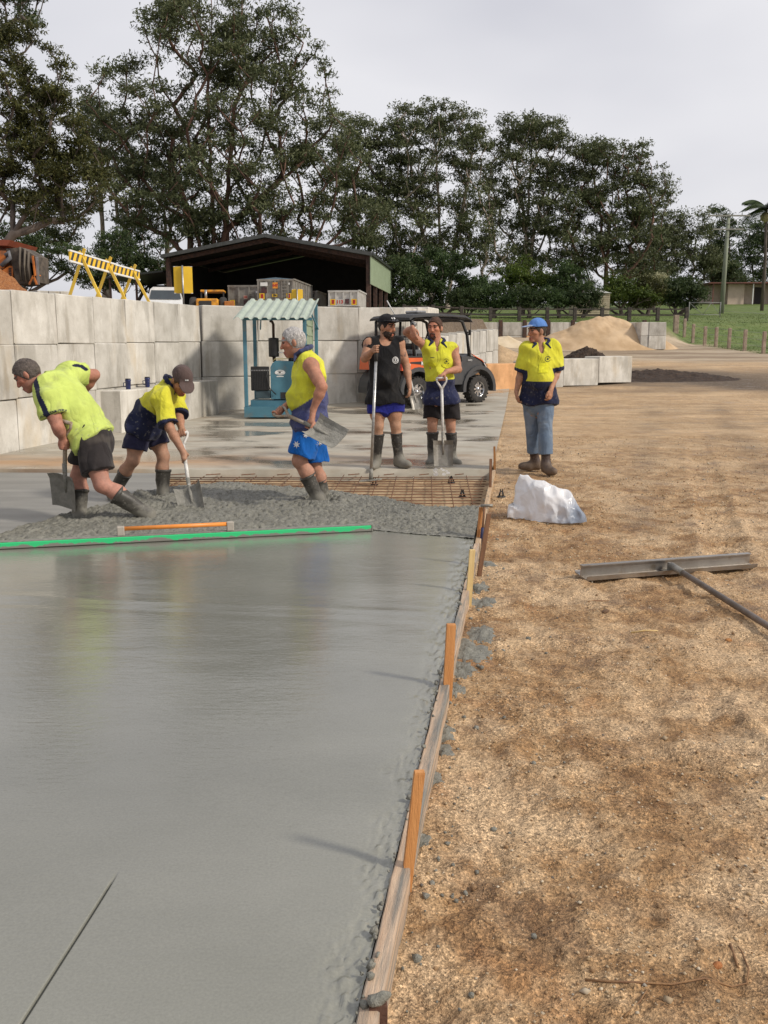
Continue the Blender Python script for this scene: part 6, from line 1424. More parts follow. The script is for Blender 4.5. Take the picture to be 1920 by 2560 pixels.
R1 = person(Q(920, 1960), J1, A3(-.80, -.12, -.58), headup=A3(-.5, 0, .8), skin=(.47, .215, .15), hair=(.13, .105, .09), build=1.12, belly=.03, seed=1, stub=.3,
    shirt=dict(name='polo_shirt', sleeve=.62, hem=-.03, col=two_tone(LIME, LIME, .0, 0, .20, polo), vneck=.02, skirt=.03, g=.020, amp=.014), bottom=dict(name='shorts', col=plain((.035, .030, .030), .5, (.11, .095, .08)), to=.68, toL=.72, flare=.04, g=.022),
    boots=dict(mat=BOOT_MUD, top=.34, topL=.30, w=.088), toes={'R': A3(-.9, -.2, -.05), 'L': A3(.55, -.1, -.75)}, label='stooping grey haired man in lime polo with navy shoulder stripes',
    hands=[lambda S: grip(S, J1['wrL'], g1, ax1, .018, 1), lambda S: grip(S, J1['wrR'], J1['wrR'] + A3(-.06, .0, -.05), ax1, .018, 1)])

# man in the brown cap shovelling towards the camera
Q = zp(0, 860, 2.9625, 8.95)
J2 = dict(head=Q(1345, 272, -.12), neck=Q(1262, 318, -.03), shR=Q(1200, 398, -.24), shL=Q(1310, 380, .18), elR=Q(1255, 618, -.34), wrR=Q(1362, 812, -.40), elL=Q(1325, 545, .02), wrL=Q(1345, 630, -.14),
          chest=Q(1200, 410, 0), waist=Q(1110, 500, .02), hipR=Q(1030, 625, -.06), hipL=Q(1120, 610, .13), knR=Q(985, 862, -.12), knL=Q(1210, 830, .08), anR=Q(842, 1105, .05), anL=Q(1208, 1105, .06))
top2 = Q(1345, 668, -.20); tip2 = Q(1436, 1270, -.80)
shovel('white handled shovel scooping concrete, held by the man in the brown cap', tip2, top2, A3(-.1, -1, .1), M_WSHAFT, M_CAKED, w=.255, bl=.30)
ax2 = nrm(top2 - tip2); g2 = Q(1383, 862, -.36); g2 = tip2 + ax2 * np.dot(g2 - tip2, ax2); s2 = nrm(np.cross(ax2, A3(-.1, -1, .1)))
R2 = person(Q(1020, 1150), J2, A3(.38, -.62, -.68), headup=A3(.3, -.45, .84), skin=(.45, .235, .15), hair=(.10, .06, .045), cap=dict(col=(.105, .072, .065), brim=(.12, .085, .078), drop=.45), build=1.0, belly=.03, seed=2,
    shirt=dict(name='work_shirt', sleeve=.92, hem=-.03, col=two_tone(YEL * A3(1, .96, 1), NAVY, .225, 0, .12, lambda V, c, res: cuffs(V, c, res, 'LR', .80)), collar=NAVY, vneck=.08, skirt=.02, g=.020, amp=.014), bottom=dict(name='shorts', col=plain((.026, .026, .060), .25, (.05, .05, .08)), to=.66, flare=.022, g=.020, lk=.018),
    boots=dict(mat=BOOT_MUD, top=.36, w=.074), toes={'R': A3(.5, -.7, -.05), 'L': A3(.45, -.75, -.05)}, label='stooping man in brown cap, yellow and navy shirt shovelling concrete',
    hands=[lambda S: grip(S, J2['wrR'], g2, ax2, .018, -1), lambda S: grip(S, J2['wrL'], top2, s2, .016, 1)])
o2 = np.array(R2['root'].location); C, f, u, r = R2['C'], R2['f'], R2['u'], R2['r']
for s in (-1, 1): MB().box((-.006, -.006, -.006), (.006, .006, .006), M=Matrix.Translation(Vector(C + f * .094 + u * .100 + r * s * .009 - o2))).build('cap_emblem', M_PRINT, R2['root'])
# ================================================================== FORMWORK AND TOOLS
M_BOARD = pm('wet_form_timber', (.62, .46, .32), (.48, .33, .22), 7, .6, .4, 60, stretch=(9, .5, 9), rot=math.atan(.148), dirt=(.21, .20, .175), dirt_s=3.2, dirt_a=.50)
M_BOARD2 = pm('pale_form_timber', (.55, .40, .25), (.43, .29, .17), 6, .7, .3, 60, stretch=(9, .5, 9), rot=math.atan(.148), dirt=(.24, .22, .18), dirt_s=4, dirt_a=.6)
def form_board(label, y0, y1, w, off=0.0, top=.004, mat=None, tilt=0.0):
    a = A3(form_x(y0) + .004 + off, y0, 0); b = A3(form_x(y1) + .004 + off + tilt, y1, 0); t = nrm(b - a); n = A3(t[1], -t[0], 0); R = empty('form_board', (*a[:2], -.15), 0, label, 'timber', 'timber form boards edging the pour')
    N = 26; V = []; F = []; rg = np.random.default_rng(int(y0 * 10))
    for i in range(N + 1):
        p = (b - a) * i / N; j = rg.normal(0, .0018, 4)
        for (x, z) in ((0, 0), (w, 0), (w + j[0], .15 + top + j[1] - .004), (w - .005 + j[0], .15 + top + j[1]), (.004 + j[2], .15 + top + j[3]), (j[2], .15 + top + j[3] - .004)): V.append(p + n * x + A3(0, 0, z))
    for i in range(N):
        for k in range(6): F.append((i * 6 + k, i * 6 + (k + 1) % 6, (i + 1) * 6 + (k + 1) % 6, (i + 1) * 6 + k))
    F += [tuple(range(6)), tuple(N * 6 + k for k in range(6))]
    MB().add(V, F).build('plank', mat or M_BOARD, R)
form_board('wet salmon coloured form board at the near end of the pour', 1.0, 4.05, .048)
form_board('concrete smeared form board between the two orange stakes and the pale stake', 4.06, 6.9, .042, top=.006, off=.002)
form_board('pale form board under the hammer', 6.91, 9.1, .045, off=.004, mat=M_BOARD2)
form_board('pale form board ending at the old slab', 9.11, 11.1, .04, off=.002, mat=M_BOARD2, tilt=.0)
def stake(label, base, top, w, d, mat, z0=-.09, name='timber_stake'):
    b = G(*base, z0); t = AY(*top, b[1] + .01); R = empty(name, b, 0, label, 'stake', 'stakes holding the form boards')
    a = t - b; s = A3(1, .1, 0); n = A3(-.1, 1, 0); mb = MB()
    V = []
    for q, f in ((-.28, .2), (-.10, 1), (0, 1), (.5, 1), (.985, 1), (1.0, .93)):
        p = a * q if q >= 0 else A3(0, 0, q)
        for x, y in ((-1, -1), (1, -1), (1, 1), (-1, 1)): V.append(p + s * x * w / 2 * f + n * y * d / 2 * f)
    F = [(3, 2, 1, 0), (20, 21, 22, 23)] + [(i * 4 + k, i * 4 + (k + 1) % 4, i * 4 + 4 + (k + 1) % 4, i * 4 + 4 + k) for i in range(5) for k in range(4)]
    mb.add(V, F); mb.build('shaft', mat, R); return t
M_SO = pm('orange_hardwood', (.64, .30, .10), (.50, .21, .065), 5, .65, .3, 60, stretch=(6, 6, .5)); M_SP = pm('fresh_pine', (.74, .55, .25), (.62, .43, .17), 5, .6, .2, 60, stretch=(6, 6, .5)); M_SB = pm('brown_stake_timber', (.24, .12, .06), (.15, .075, .04), 6, .75, .3, 50, stretch=(6, 6, .5))
stake('orange hardwood stake casting a long shadow on the pour', (1013, 2238), (1049, 1928), .030, .022, M_SO)
stake('orange hardwood stake beside the kink in the form board', (1117, 1760), (1128, 1560), .040, .024, M_SO)
stake('pale fresh pine stake', (1171, 1512), (1181, 1374), .034, .022, M_SP)
stake('leaning brown stake next to the hammer', (1197, 1444), (1222, 1284), .030, .022, M_SB)
s5 = stake('orange stake the hammer hangs from', (1194, 1372), (1203, 1268), .030, .022, M_SO)
stake('dark brown stake near the reinforcement', (1225, 1240), (1227, 1147), .026, .022, M_SB)
stake('thin orange stake against the old slab', (1237, 1192), (1236, 1116), .022, .020, M_SO)
stake('rusty peg capped with a blob of concrete', (944, 2600), (944, 2500), .042, .04, pm('rusty_iron', (.13, .06, .035), (.07, .035, .025), 12, .8, .4), z0=-.08, name='steel_peg')
bl = SDF(); pb = AY(943, 2500, G(944, 2600, -.08)[1]); bl.ell(pb + A3(0, 0, .004), A3(.026, .022, .014), np.eye(3)); bl.noise = folds(.006, 3, (60, 120)); blo, _, _ = put('concrete_blob', bl, .004, None, A3(0, 0, 0), M_ROUGH); tag(blo, 'blob of wet concrete sitting on the rusty peg', 'concrete')
# hammer
hm = empty('hammer', s5 + A3(.03, -.03, 0), 0, 'claw hammer with blue grip hung over an orange stake', 'hammer'); ho = np.array(hm.location); hp = s5 + A3(.024, -.026, .012); hb = AY(1203, 1368, s5[1] - .05)
MB().tube([hp, hp * .45 + hb * .55], .0085, 8).build('shaft', M_SB, hm, ho); MB().tube([hp * .48 + hb * .52, hp * .3 + hb * .7, hb], [.014, .016, .015], 10).build('grip', pm('blue_rubber_grip', (.025, .03, .10), None, 20, .6), hm, ho)
MB().tube([hp + A3(-.03, .0, .004), hp + A3(.03, .0, .006), hp + A3(.062, .0, .004)], [.012, .011, .015], 10).build('head', M_STEEL, hm, ho); MB().tube([hp + A3(-.028, 0, .004), hp + A3(-.055, 0, -.002), hp + A3(-.075, 0, -.020)], [.011, .010, .004], 8, flat=.6).build('claw', M_STEEL, hm, ho)
# green screed with orange handle
def screed():
    a = A3(-3.6, 6.495, 0); b = A3(-.10, 7.355, 0); t = nrm(b - a); ang = math.atan2(t[1], t[0]); L = np.linalg.norm(b - a)
    R = empty('screed', (*a[:2], .004), ang, 'long green screed board with an orange handle lying across the wet pour', 'screed')
    mg, n, l, p = _nt('green_screed_paint'); v = n.new('ShaderNodeTexCoord').outputs['Object']; s = n.new('ShaderNodeSeparateXYZ'); l.new(v, s.inputs['Vector'])
    h = _math(n, l, 'ADD', s.outputs['Z'], _math(n, l, 'MULTIPLY', _math(n, l, 'SUBTRACT', _noise(n, l, _scaled(n, l, v, (1, 1, .4)), 5.5, 5, .6), .5), .11)); f = _ramp(n, l, h, [(.016, 1.0), (.022, 0.0)])
    l.new(_mix(n, l, f, (.035, .56, .20), (.22, .215, .185)), p.inputs['Base Color']); p.inputs['Roughness'].default_value = .45
    MB().box((0, 0, 0), (L, .075, .050), bev=.006).build('beam', mg, R)
    MB().box((0, .004, .0505), (L, .07, .0545)).build('top_film', M_CAKED, R)
    MB().box((L, .0, .0), (L + .012, .075, .052)).build('end_cap', M_CAKED, R)
    x0, x1 = [(AY(px, 1330, 7.0)[0] + 3.6) / t[0] for px in (312, 572)]
    MB().tube([(x0 - .01, .035, .108), (x1 + .01, .035, .108)], .0165, 12).build('handle', pm('orange_plastic', (.82, .29, .05), (.74, .25, .04), 9, .4, dirt=(.4, .27, .16), dirt_s=12, dirt_a=.66), R)
    for x in (x0, x1): MB().box((x - .028, .012, .054), (x + .028, .058, .128), bev=.006).build('bracket', pm('pale_plastic_bracket', (.42, .38, .32), (.3, .27, .23), 14, .6), R)
screed()
# bull float
def bull_float():
    a = G(1468, 1452, -.07); b = G(1893, 1419, -.07); t = nrm(b - a); L = np.linalg.norm(b - a); ang = math.atan2(t[1], t[0]); R = empty('bull_float', (a[0], a[1], dirt_z(a[0], a[1]) - .0), ang, 'aluminium bull float blade with a long pole handle lying on the dirt', 'float')
    R.rotation_euler = (0, -math.asin(t[2]) , ang); Mf = pm('scuffed_aluminium', (.40, .375, .345), (.32, .295, .265), 7, .36, .08, 50, metal=.8, dirt=(.27, .22, .16), dirt_s=9, dirt_a=.60)
    prof = [(0, .0), (.012, -.002), (.17, .012), (.185, .03), (.180, .033), (.165, .02), (.10, .014), (.098, .075), (.115, .082), (.115, .088), (.07, .088), (.07, .082), (.088, .075), (.090, .012), (.015, .006), (.0, .03), (-.004, .03)]
    MB().prism([(0, y, z) for y, z in prof], (L, 0, 0)).build('blade', Mf, R)
    hp = G(1676, 1444, -.03); m = L * .49
    MB().box((m - .05, .02, .012), (m + .05, .11, .02)).box((m - .012, .0, .018), (m + .012, .06, .075), bev=.004).build('bracket', M_STEEL, R)
    c, s = math.cos(-ang), math.sin(-ang); e = G(1920, 1566, -.045); d = e - a; q = A3(d[0] * c - d[1] * s, d[0] * s + d[1] * c, d[2]); st = A3(m, .02, .055); ext = st + (q - st) * 2.4; ext[2] = -.01
    MB().tube([st, st + (ext - st) * .06], [.026, .024], 10).build('socket', M_STEEL, R)
    MB().tube([st, ext], .0195, 12).build('handle', pm('pole_brown_grey', (.25, .20, .17), (.16, .125, .10), 14, .4, .1, metal=.4), R)
bull_float()
# bag
def bag():
    px = np.array([1281, 1288, 1297, 1312, 1330, 1365, 1400, 1425, 1442, 1456, 1466]); hh = np.array([.05, .27, .385, .375, .345, .315, .275, .215, .150, .075, .01]); ww = np.array([.02, .045, .06, .10, .14, .185, .19, .165, .12, .075, .02]); yy = np.array([8.32, 8.33, 8.33, 8.32, 8.30, 8.26, 8.23, 8.20, 8.17, 8.14, 8.12])
    n, m = 110, 64; s = np.linspace(0, 1, n); q = np.interp(s, np.linspace(0, 1, 11), px); V = []
    for i in range(n):
        Y = np.interp(q[i], px, yy); x = AY(q[i], 1300, Y)[0]; h = np.interp(q[i], px, hh); w = np.interp(q[i], px, ww)
        for j in range(m):
            t = -.15 + (math.pi + .3) * j / (m - 1); V.append((x, Y - w * math.cos(t), h * max(math.sin(t), -.1) ** 1.0 if math.sin(t) > 0 else h * math.sin(t) * .3))
    V = np.array(V); lean = (V[:, 2] / .4)[:, None] * A3(.0, .03, 0) - np.clip(1 - (V[:, 0] - V[:, 0].min()) / .12, 0, 1)[:, None] * (V[:, 2] < .10)[:, None] * A3(.05, .03, 0); V = V + lean
    rd = 1 - np.abs(pnoise(V[:, 0] * 7 + V[:, 2] * 4, V[:, 1] * 7, V[:, 2] * 9)) * 2.2; r2 = 1 - np.abs(pnoise(V[:, 0] * 17, V[:, 1] * 15 + 4, V[:, 2] * 15)) * 2
    c = A3(0, 8.24, .08); d = V - np.stack([V[:, 0], np.full(len(V), 8.24), np.full(len(V), .05)], -1); d /= np.linalg.norm(d, axis=1)[:, None] + 1e-6
    rgb = np.random.default_rng(12); K = np.stack([rgb.uniform(1.05, 1.85, 130), rgb.uniform(8.0, 8.5, 130), rgb.uniform(-.1, .42, 130)], -1)
    W1 = np.sort(np.linalg.norm((V[:, None, :] - K[None]) * A3(1.25, 1.25, .8), axis=2), axis=1); fc = W1[:, 0]; V = V + d * ((fc - fc.mean()) * .42)[:, None]
    V = V + d * (rd * .004 + r2 * .002 + .006 * (1 - np.abs(np.sin(V[:, 0] * 19 + V[:, 2] * 7 + pnoise(V[:, 0] * 5, V[:, 2] * 5) * 3)) * 1.6))[:, None]; V[:, 0] += pnoise(V[:, 2] * 9, V[:, 1] * 9) * .018
    z0 = dirt_z(1.4, 8.25); V[:, 2] = np.maximum(V[:, 2] + z0, z0 - .01)
    mt, nd, l, p = _nt('white_plastic_bag'); v = _pos(nd); p.inputs['Roughness'].default_value = .30; p.inputs['Specular IOR Level'].default_value = .6
    xz = nd.new('ShaderNodeSeparateXYZ'); l.new(v, xz.inputs['Vector'])
    f = _ramp(nd, l, _math(nd, l, 'SUBTRACT', _math(nd, l, 'SUBTRACT', _math(nd, l, 'ADD', xz.outputs['X'], _math(nd, l, 'MULTIPLY', _noise(nd, l, v, 9, 3), .30)), 1.56), _math(nd, l, 'MULTIPLY', xz.outputs['Z'], .9)), [(.02, 0.0), (.30, 1.0)])
    l.new(_mix(nd, l, f, (.86, .86, .87), (.24, .29, .37)), p.inputs['Base Color']); l.new(_bump(nd, l, _noise(nd, l, v, 22, 4, .65), .25, .02), p.inputs['Normal'])
    dn = nd.new('ShaderNodeTexNoise'); dn.inputs['Scale'].default_value = 5; l.new(v, dn.inputs['Vector']); dv = nd.new('ShaderNodeVectorMath'); dv.operation = 'MULTIPLY_ADD'; l.new(dn.outputs['Color'], dv.inputs[0]); dv.inputs[1].default_value = (.22, .22, .22); l.new(v, dv.inputs[2]); nmx = None
    for sc, stg, dist in ((6.0, .55, .05), (15, .35, .02)):
        vv = nd.new('ShaderNodeTexVoronoi'); vv.inputs['Scale'].default_value = sc; l.new(_scaled(nd, l, dv.outputs['Vector'], (1.3, 1, .65)), vv.inputs['Vector']); nmx = _bump(nd, l, vv.outputs['Distance'], stg, dist, nmx)
    l.new(nmx, p.inputs['Normal']); p.inputs['Roughness'].default_value = .22
    tr = nd.new('ShaderNodeBsdfTranslucent'); tr.inputs['Color'].default_value = (.8, .8, .82, 1); mx = nd.new('ShaderNodeMixShader'); mx.inputs[0].default_value = .22
    l.new(p.outputs[0], mx.inputs[1]); l.new(tr.outputs[0], mx.inputs[2]); l.new(mx.outputs[0], nd['Material Output'].inputs['Surface'])
    o = A3(1.45, 8.25, z0); R = empty('plastic_bag', o, 0, 'crumpled white plastic bag of bluish contents slumped on the gravel', 'bag'); link('film', mesh_np('film', V - o, grid_faces(n, m), True), mt, R)
bag()
# reinforcement and bar chairs
def rebar():
    R = empty('reinforcing_mesh', (0, 9.7, -.075), 0, 'rusty steel reinforcing mesh waiting for concrete beside the old slab', 'mesh'); Mr = pm('rusty_rebar', (.20, .09, .04), (.10, .045, .024), 20, .8, .2)
    for i, y in enumerate(np.arange(8.55, 11.05, .19)):
        x1 = float(form_x(y)) - .05; MB().tube([(-2.7, y - 9.7, .0 + rng.normal(0, .004)), (-.8, y - 9.7 + rng.normal(0, .012), rng.normal(.004, .004)), (x1, y - 9.7, .002)], .0052, 5).build('bar', Mr, R)
    for i, x in enumerate(np.arange(-2.6, 1.3, .21)):
        ya = max(8.45, (x + .34) / .148 + .05 if x > .8 else 8.45); MB().tube([(x - .10, ya - 9.7 if ya < 11 else 1.3, .011), (x + .02, 1.32, .012 + rng.normal(0, .006))], .0052, 5).build('bar', Mr, R)
    for x in np.arange(-2.4, 1.2, .42): MB().tube([(x, 1.38, .03), (x - .12, 1.12, .055)], .0062, 5).build('starter_bar', Mr, R)
rebar()
M_CHAIR = pm('black_plastic', (.018, .018, .02), None, 30, .4)
for k, (px, py, z, lab) in enumerate(((1253, 1250, -.07, 'black plastic bar chair standing alone on the dirt outside the form'), (1128, 1207, -.12, 'black plastic bar chair under the mesh below the spray mark'), (1156, 1243, -.12, 'black plastic bar chair under the mesh nearest the form'), (936, 1212, -.12, 'black plastic bar chair under the mesh beside the float plate'))):
    p = G(px, py, z); p[2] = dirt_z(p[0], p[1]) if k == 0 else z; R = empty('bar_chair', p, k * 1.1, lab, 'bar chair', 'black bar chairs'); R.scale = (.72, .72, .78); MB().lathe([(.062, 0), (.062, .008), (.05, .012), (.04, .014)], (0, 0, 0), (0, 0, 1), 16).build('base_ring', M_CHAIR, R)
    for q in range(4): a = q * math.pi / 2 + .4; MB().tube([(.045 * math.cos(a), .045 * math.sin(a), .008), (.030 * math.cos(a), .030 * math.sin(a), .05), (.014 * math.cos(a), .014 * math.sin(a), .082)], [.012, .011, .009], 6, flat=.6).build('leg', M_CHAIR, R)
    MB().box((-.022, -.008, .07), (-.010, .008, .105)).box((.010, -.008, .07), (.022, .008, .105)).box((-.022, -.008, .066), (.022, .008, .078)).build('saddle', M_CHAIR, R)
# slurry slopped over the form
def slurry():
    V = []; F = []; b = 0
    for (y, dx, r, h) in ((4.6, .10, .13, .030), (4.9, .15, .10, .02), (4.35, .07, .08, .025), (4.1, .05, .06, .02), (3.6, .05, .06, .022), (3.45, .06, .05, .02), (3.2, .04, .05, .02), (5.6, .13, .10, .02), (5.9, .10, .07, .02), (2.75, .05, .04, .015), (6.6, .12, .08, .02)):
        n, m = 12, 26; cx = float(form_x(y)) + dx
        for i in range(n):
            for j in range(m):
                q = i / (n - 1); a = 2 * math.pi * j / m; rr = r * q * (1 + .45 * float(pnoise(np.array(math.cos(a) * 1.7 + y * 9), np.array(math.sin(a) * 1.7))) + .35 * float(pnoise(np.array(math.cos(a) * 5 + y * 7), np.array(math.sin(a) * 5)))); x = max(cx + rr * math.cos(a), float(form_x(y)) + .03); yy = y + rr * math.sin(a) * 1.7
                V.append((x, yy, dirt_z(x, yy) + .6 * h * (1 - q ** 2) * (.7 + .9 * abs(float(pnoise(np.array(x * 28), np.array(yy * 28))))) - .008 * q + .002))
        F += [(b + i * m + j, b + i * m + (j + 1) % m, b + (i + 1) * m + (j + 1) % m, b + (i + 1) * m + j) for i in range(n - 1) for j in range(m)]; b += n * m
    tag(link('concrete_slurry', mesh_np('concrete_slurry', np.array(V), np.array(F), True), M_ROUGH), 'splashes of grey concrete slurry on the dirt beside the form', 'slurry', kind='stuff')
slurry()
# sticks and stones on the dirt
M_TWIG = pm('dry_twig', (.30, .17, .075), (.19, .10, .05), 12, .85, .3)
for lab, pts, r in (('long curved dry vine lying on the dirt', [(1462, 2452), (1520, 2462), (1600, 2468), (1680, 2466), (1760, 2462), (1830, 2450), (1868, 2440), (1872, 2415), (1855, 2380), (1845, 2360)], .0032), ('short dry twig crossing the vine', [(1560, 2550), (1600, 2510), (1618, 2480)], .0026), ('short dark twig poking out near the vine', [(1825, 2366), (1838, 2395), (1846, 2412)], .004), ('pale splinter of timber on the dirt', [(1578, 1584), (1612, 1583), (1644, 1586)], .005), ('thin dark twig near the form board', [(1470, 1512), (1484, 1503), (1522, 1499)], .004)):
    P = []
    for q in pts: g = G(*q, -.085); P.append(A3(g[0], g[1], dirt_z(g[0], g[1]) + r * 1.2))
    R = empty('twig', P[0], 0, lab, 'twig'); MB().tube([p - P[0] for p in P], [r * (1 - .5 * i / len(P)) for i in range(len(P))], 6).build('stem', M_SP if 'splinter' in lab else M_TWIG, R)
for lab, px, py, s, c in (('small orange stone lying below the float handle', 1820, 1600, .018, (.42, .19, .06)), ('small dark grey stone near the vine', 1470, 2470, .011, (.12, .12, .12)), ('orange clay lump pressed into the dirt', 1795, 2410, .018, (.42, .16, .05)), ('brown stone below the bull float', 1510, 1535, .022, (.17, .10, .055))):
    g = G(px, py, -.085); z = dirt_z(g[0], g[1]); st = SDF(); st.ell(A3(g[0], g[1], z + s * .25), A3(s, s * .8, s * .6), np.eye(3)); st.noise = folds(.35 * s, int(px), (1.2 / s, 2.4 / s)); o, _, _ = put('stone', st, max(.004, s * .16), None, A3(0, 0, 0), pm('stone_%d' % px, c, None, 40, .8, .4, 120)); tag(o, lab, 'stone')
# white spray mark on the slab's edge
sp = empty('spray_mark', (0.62, 11.07, -.03), 0, 'white sprayed survey mark on the edge of the old slab', 'mark'); c0 = AY(1089, 1181, 11.05) - np.array(sp.location)
lettering('S', .12, M_PRINT, sp, c0 + A3(0, -.012, .0), (1, .0, .25), (0, 0, 1), 'paint_stroke', bold=.006)
for k, (x, z, r) in enumerate(((.09, .03, .014), (.10, -.02, .018), (.13, .02, .012), (.15, -.005, .016), (.07, .045, .010))): MB().prism([c0 + A3(x + r * math.cos(a) * 1.5, -.012, z + r * math.sin(a)) for a in np.linspace(0, 5.6, 8)], (0, .002, 0)).build('paint_blot', M_PRINT, sp)
# ================================================================== PUMP SHELTER
M_BLUE = pm('shelter_blue_steel', (.075, .205, .27), (.055, .16, .215), 4, .5, .05, dirt=(.16, .17, .15), dirt_s=3, dirt_a=.62)
M_ROOFG = pm('pale_green_roofing', (.43, .49, .41), (.34, .40, .33), 3, .5)
def shelter():
    x0, x1, y0, y1, z = -2.67, -1.52, 18.05, 19.45, .10; R = empty('pump_shelter', (x0, y0, z), 0, 'small blue steel frame shelter with pale green corrugated roof against the wall', 'shelter'); W, D = x1 - x0, y1 - y0
    mb = MB(); mb.box((-.04, -.06, 0), (W + .25, .04, .20)).box((-.04, D - .05, 0), (W + .25, D + .05, .20)).box((-.04, .04, .02), (.10, D - .05, .19)).box((W + .1, .04, .02), (W + .25, D - .05, .19)).box((.1, .04, .16), (W + .1, D - .05, .185)); mb.build('skid', M_BLUE, R)
    zf, zb = 1.96 - z, 2.38 - z; zr = lambda y: zf + (zb - zf) * (y + .25) / (D + .5)
    for (x, y) in ((.0, 0), (0, D), (W, 0), (W + .12, D)): MB().box((x - .035, y - .03, .2), (x + .035, y + .03, zr(y) - .03), bev=.006).build('post', M_BLUE, R)
    for y in (0, D): MB().bar((-.05, y, zr(y) - .045), (W + .15, y, zr(y) - .045), .04, .05).build('purlin', M_BLUE, R)
    V = []; n = 84; Wd = W + .32; F = []
    for j, y in enumerate((-.28, D + .28)):
        for layer in (0, 1):
            for i in range(n + 1):
                t = i / n; ph = (t * 8.5) % 1; h = .042 * np.clip(min(ph, 1 - ph) * 6 - .9, 0, 1); V.append((-.18 + t * Wd + (.03 if j else 0), y, zr(y) + h + (.003 if layer == 0 else 0)))
    m = n + 1
    for i in range(n): F += [(i, i + 1, 2 * m + i + 1, 2 * m + i), (m + i + 1, m + i, 3 * m + i, 3 * m + i + 1), (i, m + i, m + i + 1, i + 1), (2 * m + i, 2 * m + i + 1, 3 * m + i + 1, 3 * m + i)]
    mb = MB(); mb.add(V, F); mb.build('roof', M_ROOFG, R)
    mb = MB(); mb.box((W + .02, .12, .95), (W + .035, D - .0, 1.86))
    for k in range(5): mb.box((W - .012, .12, .99 + k * .19), (W + .05, D - .0, 1.02 + k * .19))
    mb.box((W - .01, D - .02, .9), (W + .055, D + .01, 1.88)); mb.build('side_panel', M_SAGE, R)
    for s in (.12, W + .16): MB().bar((s, D, 1.7), (s - .12 if s > .5 else s + .1, D * .6, zr(D * .6) - .04), .025, .025).build('brace', M_BLUE, R)
shelter()
def engine():
    R = empty('diesel_pump_engine', (-2.6, 18.2, .285), 0, 'blue diesel pump engine with black radiator and upright muffler inside the shelter', 'engine')
    def X(px): return AY(px, 900, 18.3)[0] + 2.6
    def Z(py): return AY(700, py, 18.3)[2] - .285
    mb = MB(); xa, xb = X(677), X(748); prof = [(xa, Z(997)), (xb, Z(997)), (xb, Z(904)), (xa + .10, Z(902)), (xa + .04, Z(908)), (xa, Z(918))]
    mb.prism([(x, .0, z) for x, z in prof], (0, .62, 0)); mb.build('cover', M_BLUE, R)
    MB().box((X(701), -.006, Z(996)), (X(730), .012, Z(980))).build('panel_recess', M_BLACK, R)
    xr0, xr1 = X(628), X(673); rad = MB().box((xr0, -.02, Z(976)), (xr1, .10, Z(916)), bev=.012).build('radiator', M_BLACK, R)
    for k in range(10): x = xr0 + .03 + k * (xr1 - xr0 - .06) / 9; MB().box((x - .006, -.03, Z(972)), (x + .006, -.0205, Z(922))).build('fin', pm('fin_black', (.03, .03, .03), None, 9, .4), rad)
    MB().box((xr0 - .004, -.028, Z(927)), (xr1 + .004, -.018, Z(924))).build('trim_bar', M_GALV, R)
    MB().box((xr0 + .08, .0, Z(996)), (xr1 + .02, .3, Z(976)), bev=.01).build('sump', pm('dark_blue_grey', (.05, .085, .10), None, 8, .6), R)
    MB().box((xr0 - .02, .02, -.08), (xb, .5, Z(1000))).build('mount_rail', M_BLUE, R)
    cx, cz0, cz1 = X(682), Z(892), Z(845); MB().lathe([(.015, cz0 - .01), (.10, cz0), (.102, cz0 + .03), (.102, cz1 - .03), (.10, cz1), (.015, cz1 + .01)], (cx, .3, 0), (0, 0, 1), 20).build('muffler', M_BLACK, R)
    MB().tube([(cx, .3, cz0 + .02), (cx + .01, .3, Z(905))], .035, 10).build('exhaust_pipe', M_RUSTPOST, R); MB().tube([(cx, .3, cz1), (cx, .3, Z(810)), (cx - .02, .3, Z(804)), (cx - .06, .28, Z(801))], .027, 10).build('exhaust_pipe', M_RUSTPOST, R)
    e = MB(); ex, ez = X(701), Z(931); e.prism([(ex + .102 * math.cos(a), -.004, ez + .052 * math.sin(a)) for a in np.linspace(0, 2 * math.pi, 28)[:-1]], (0, .003, 0)); eo = e.build('oval_badge', M_WHITE, R)
    for (dx, dz, w, h) in ((0, .030, .10, .010), (0, -.028, .13, .008), (-.005, .004, .04, .022)): MB().box((ex + dx - w / 2, -.0075, ez + dz - h / 2), (ex + dx + w / 2, -.0045, ez + dz + h / 2)).build('badge_print', M_INK, eo)
    MB().box((ex - .07, -.004, ez - .085), (ex + .07, -.001, ez - .068)).build('badge_strip', M_WHITE, R)
    MB().tube([(X(672), .0, Z(918)), (X(668), -.05, Z(940)), (X(675), -.04, Z(970)), (X(690), -.03, Z(985))], .012, 6).build('hose', M_BLACK, R)
    MB().tube([(xa + .05, .02, Z(902)), (xa + .10, .02, Z(897)), (xa + .35, .02, Z(897))], .010, 6).build('hose', pm('yellow_hose', (.5, .45, .2), None, 9, .5), R)
    MB().lathe([(.02, 0), (.075, .0), (.075, .16), (.04, .19), (.01, .19)], (X(728), .3, Z(905)), (0, 0, 1), 14).build('air_cleaner', M_BLACK, R)
engine()
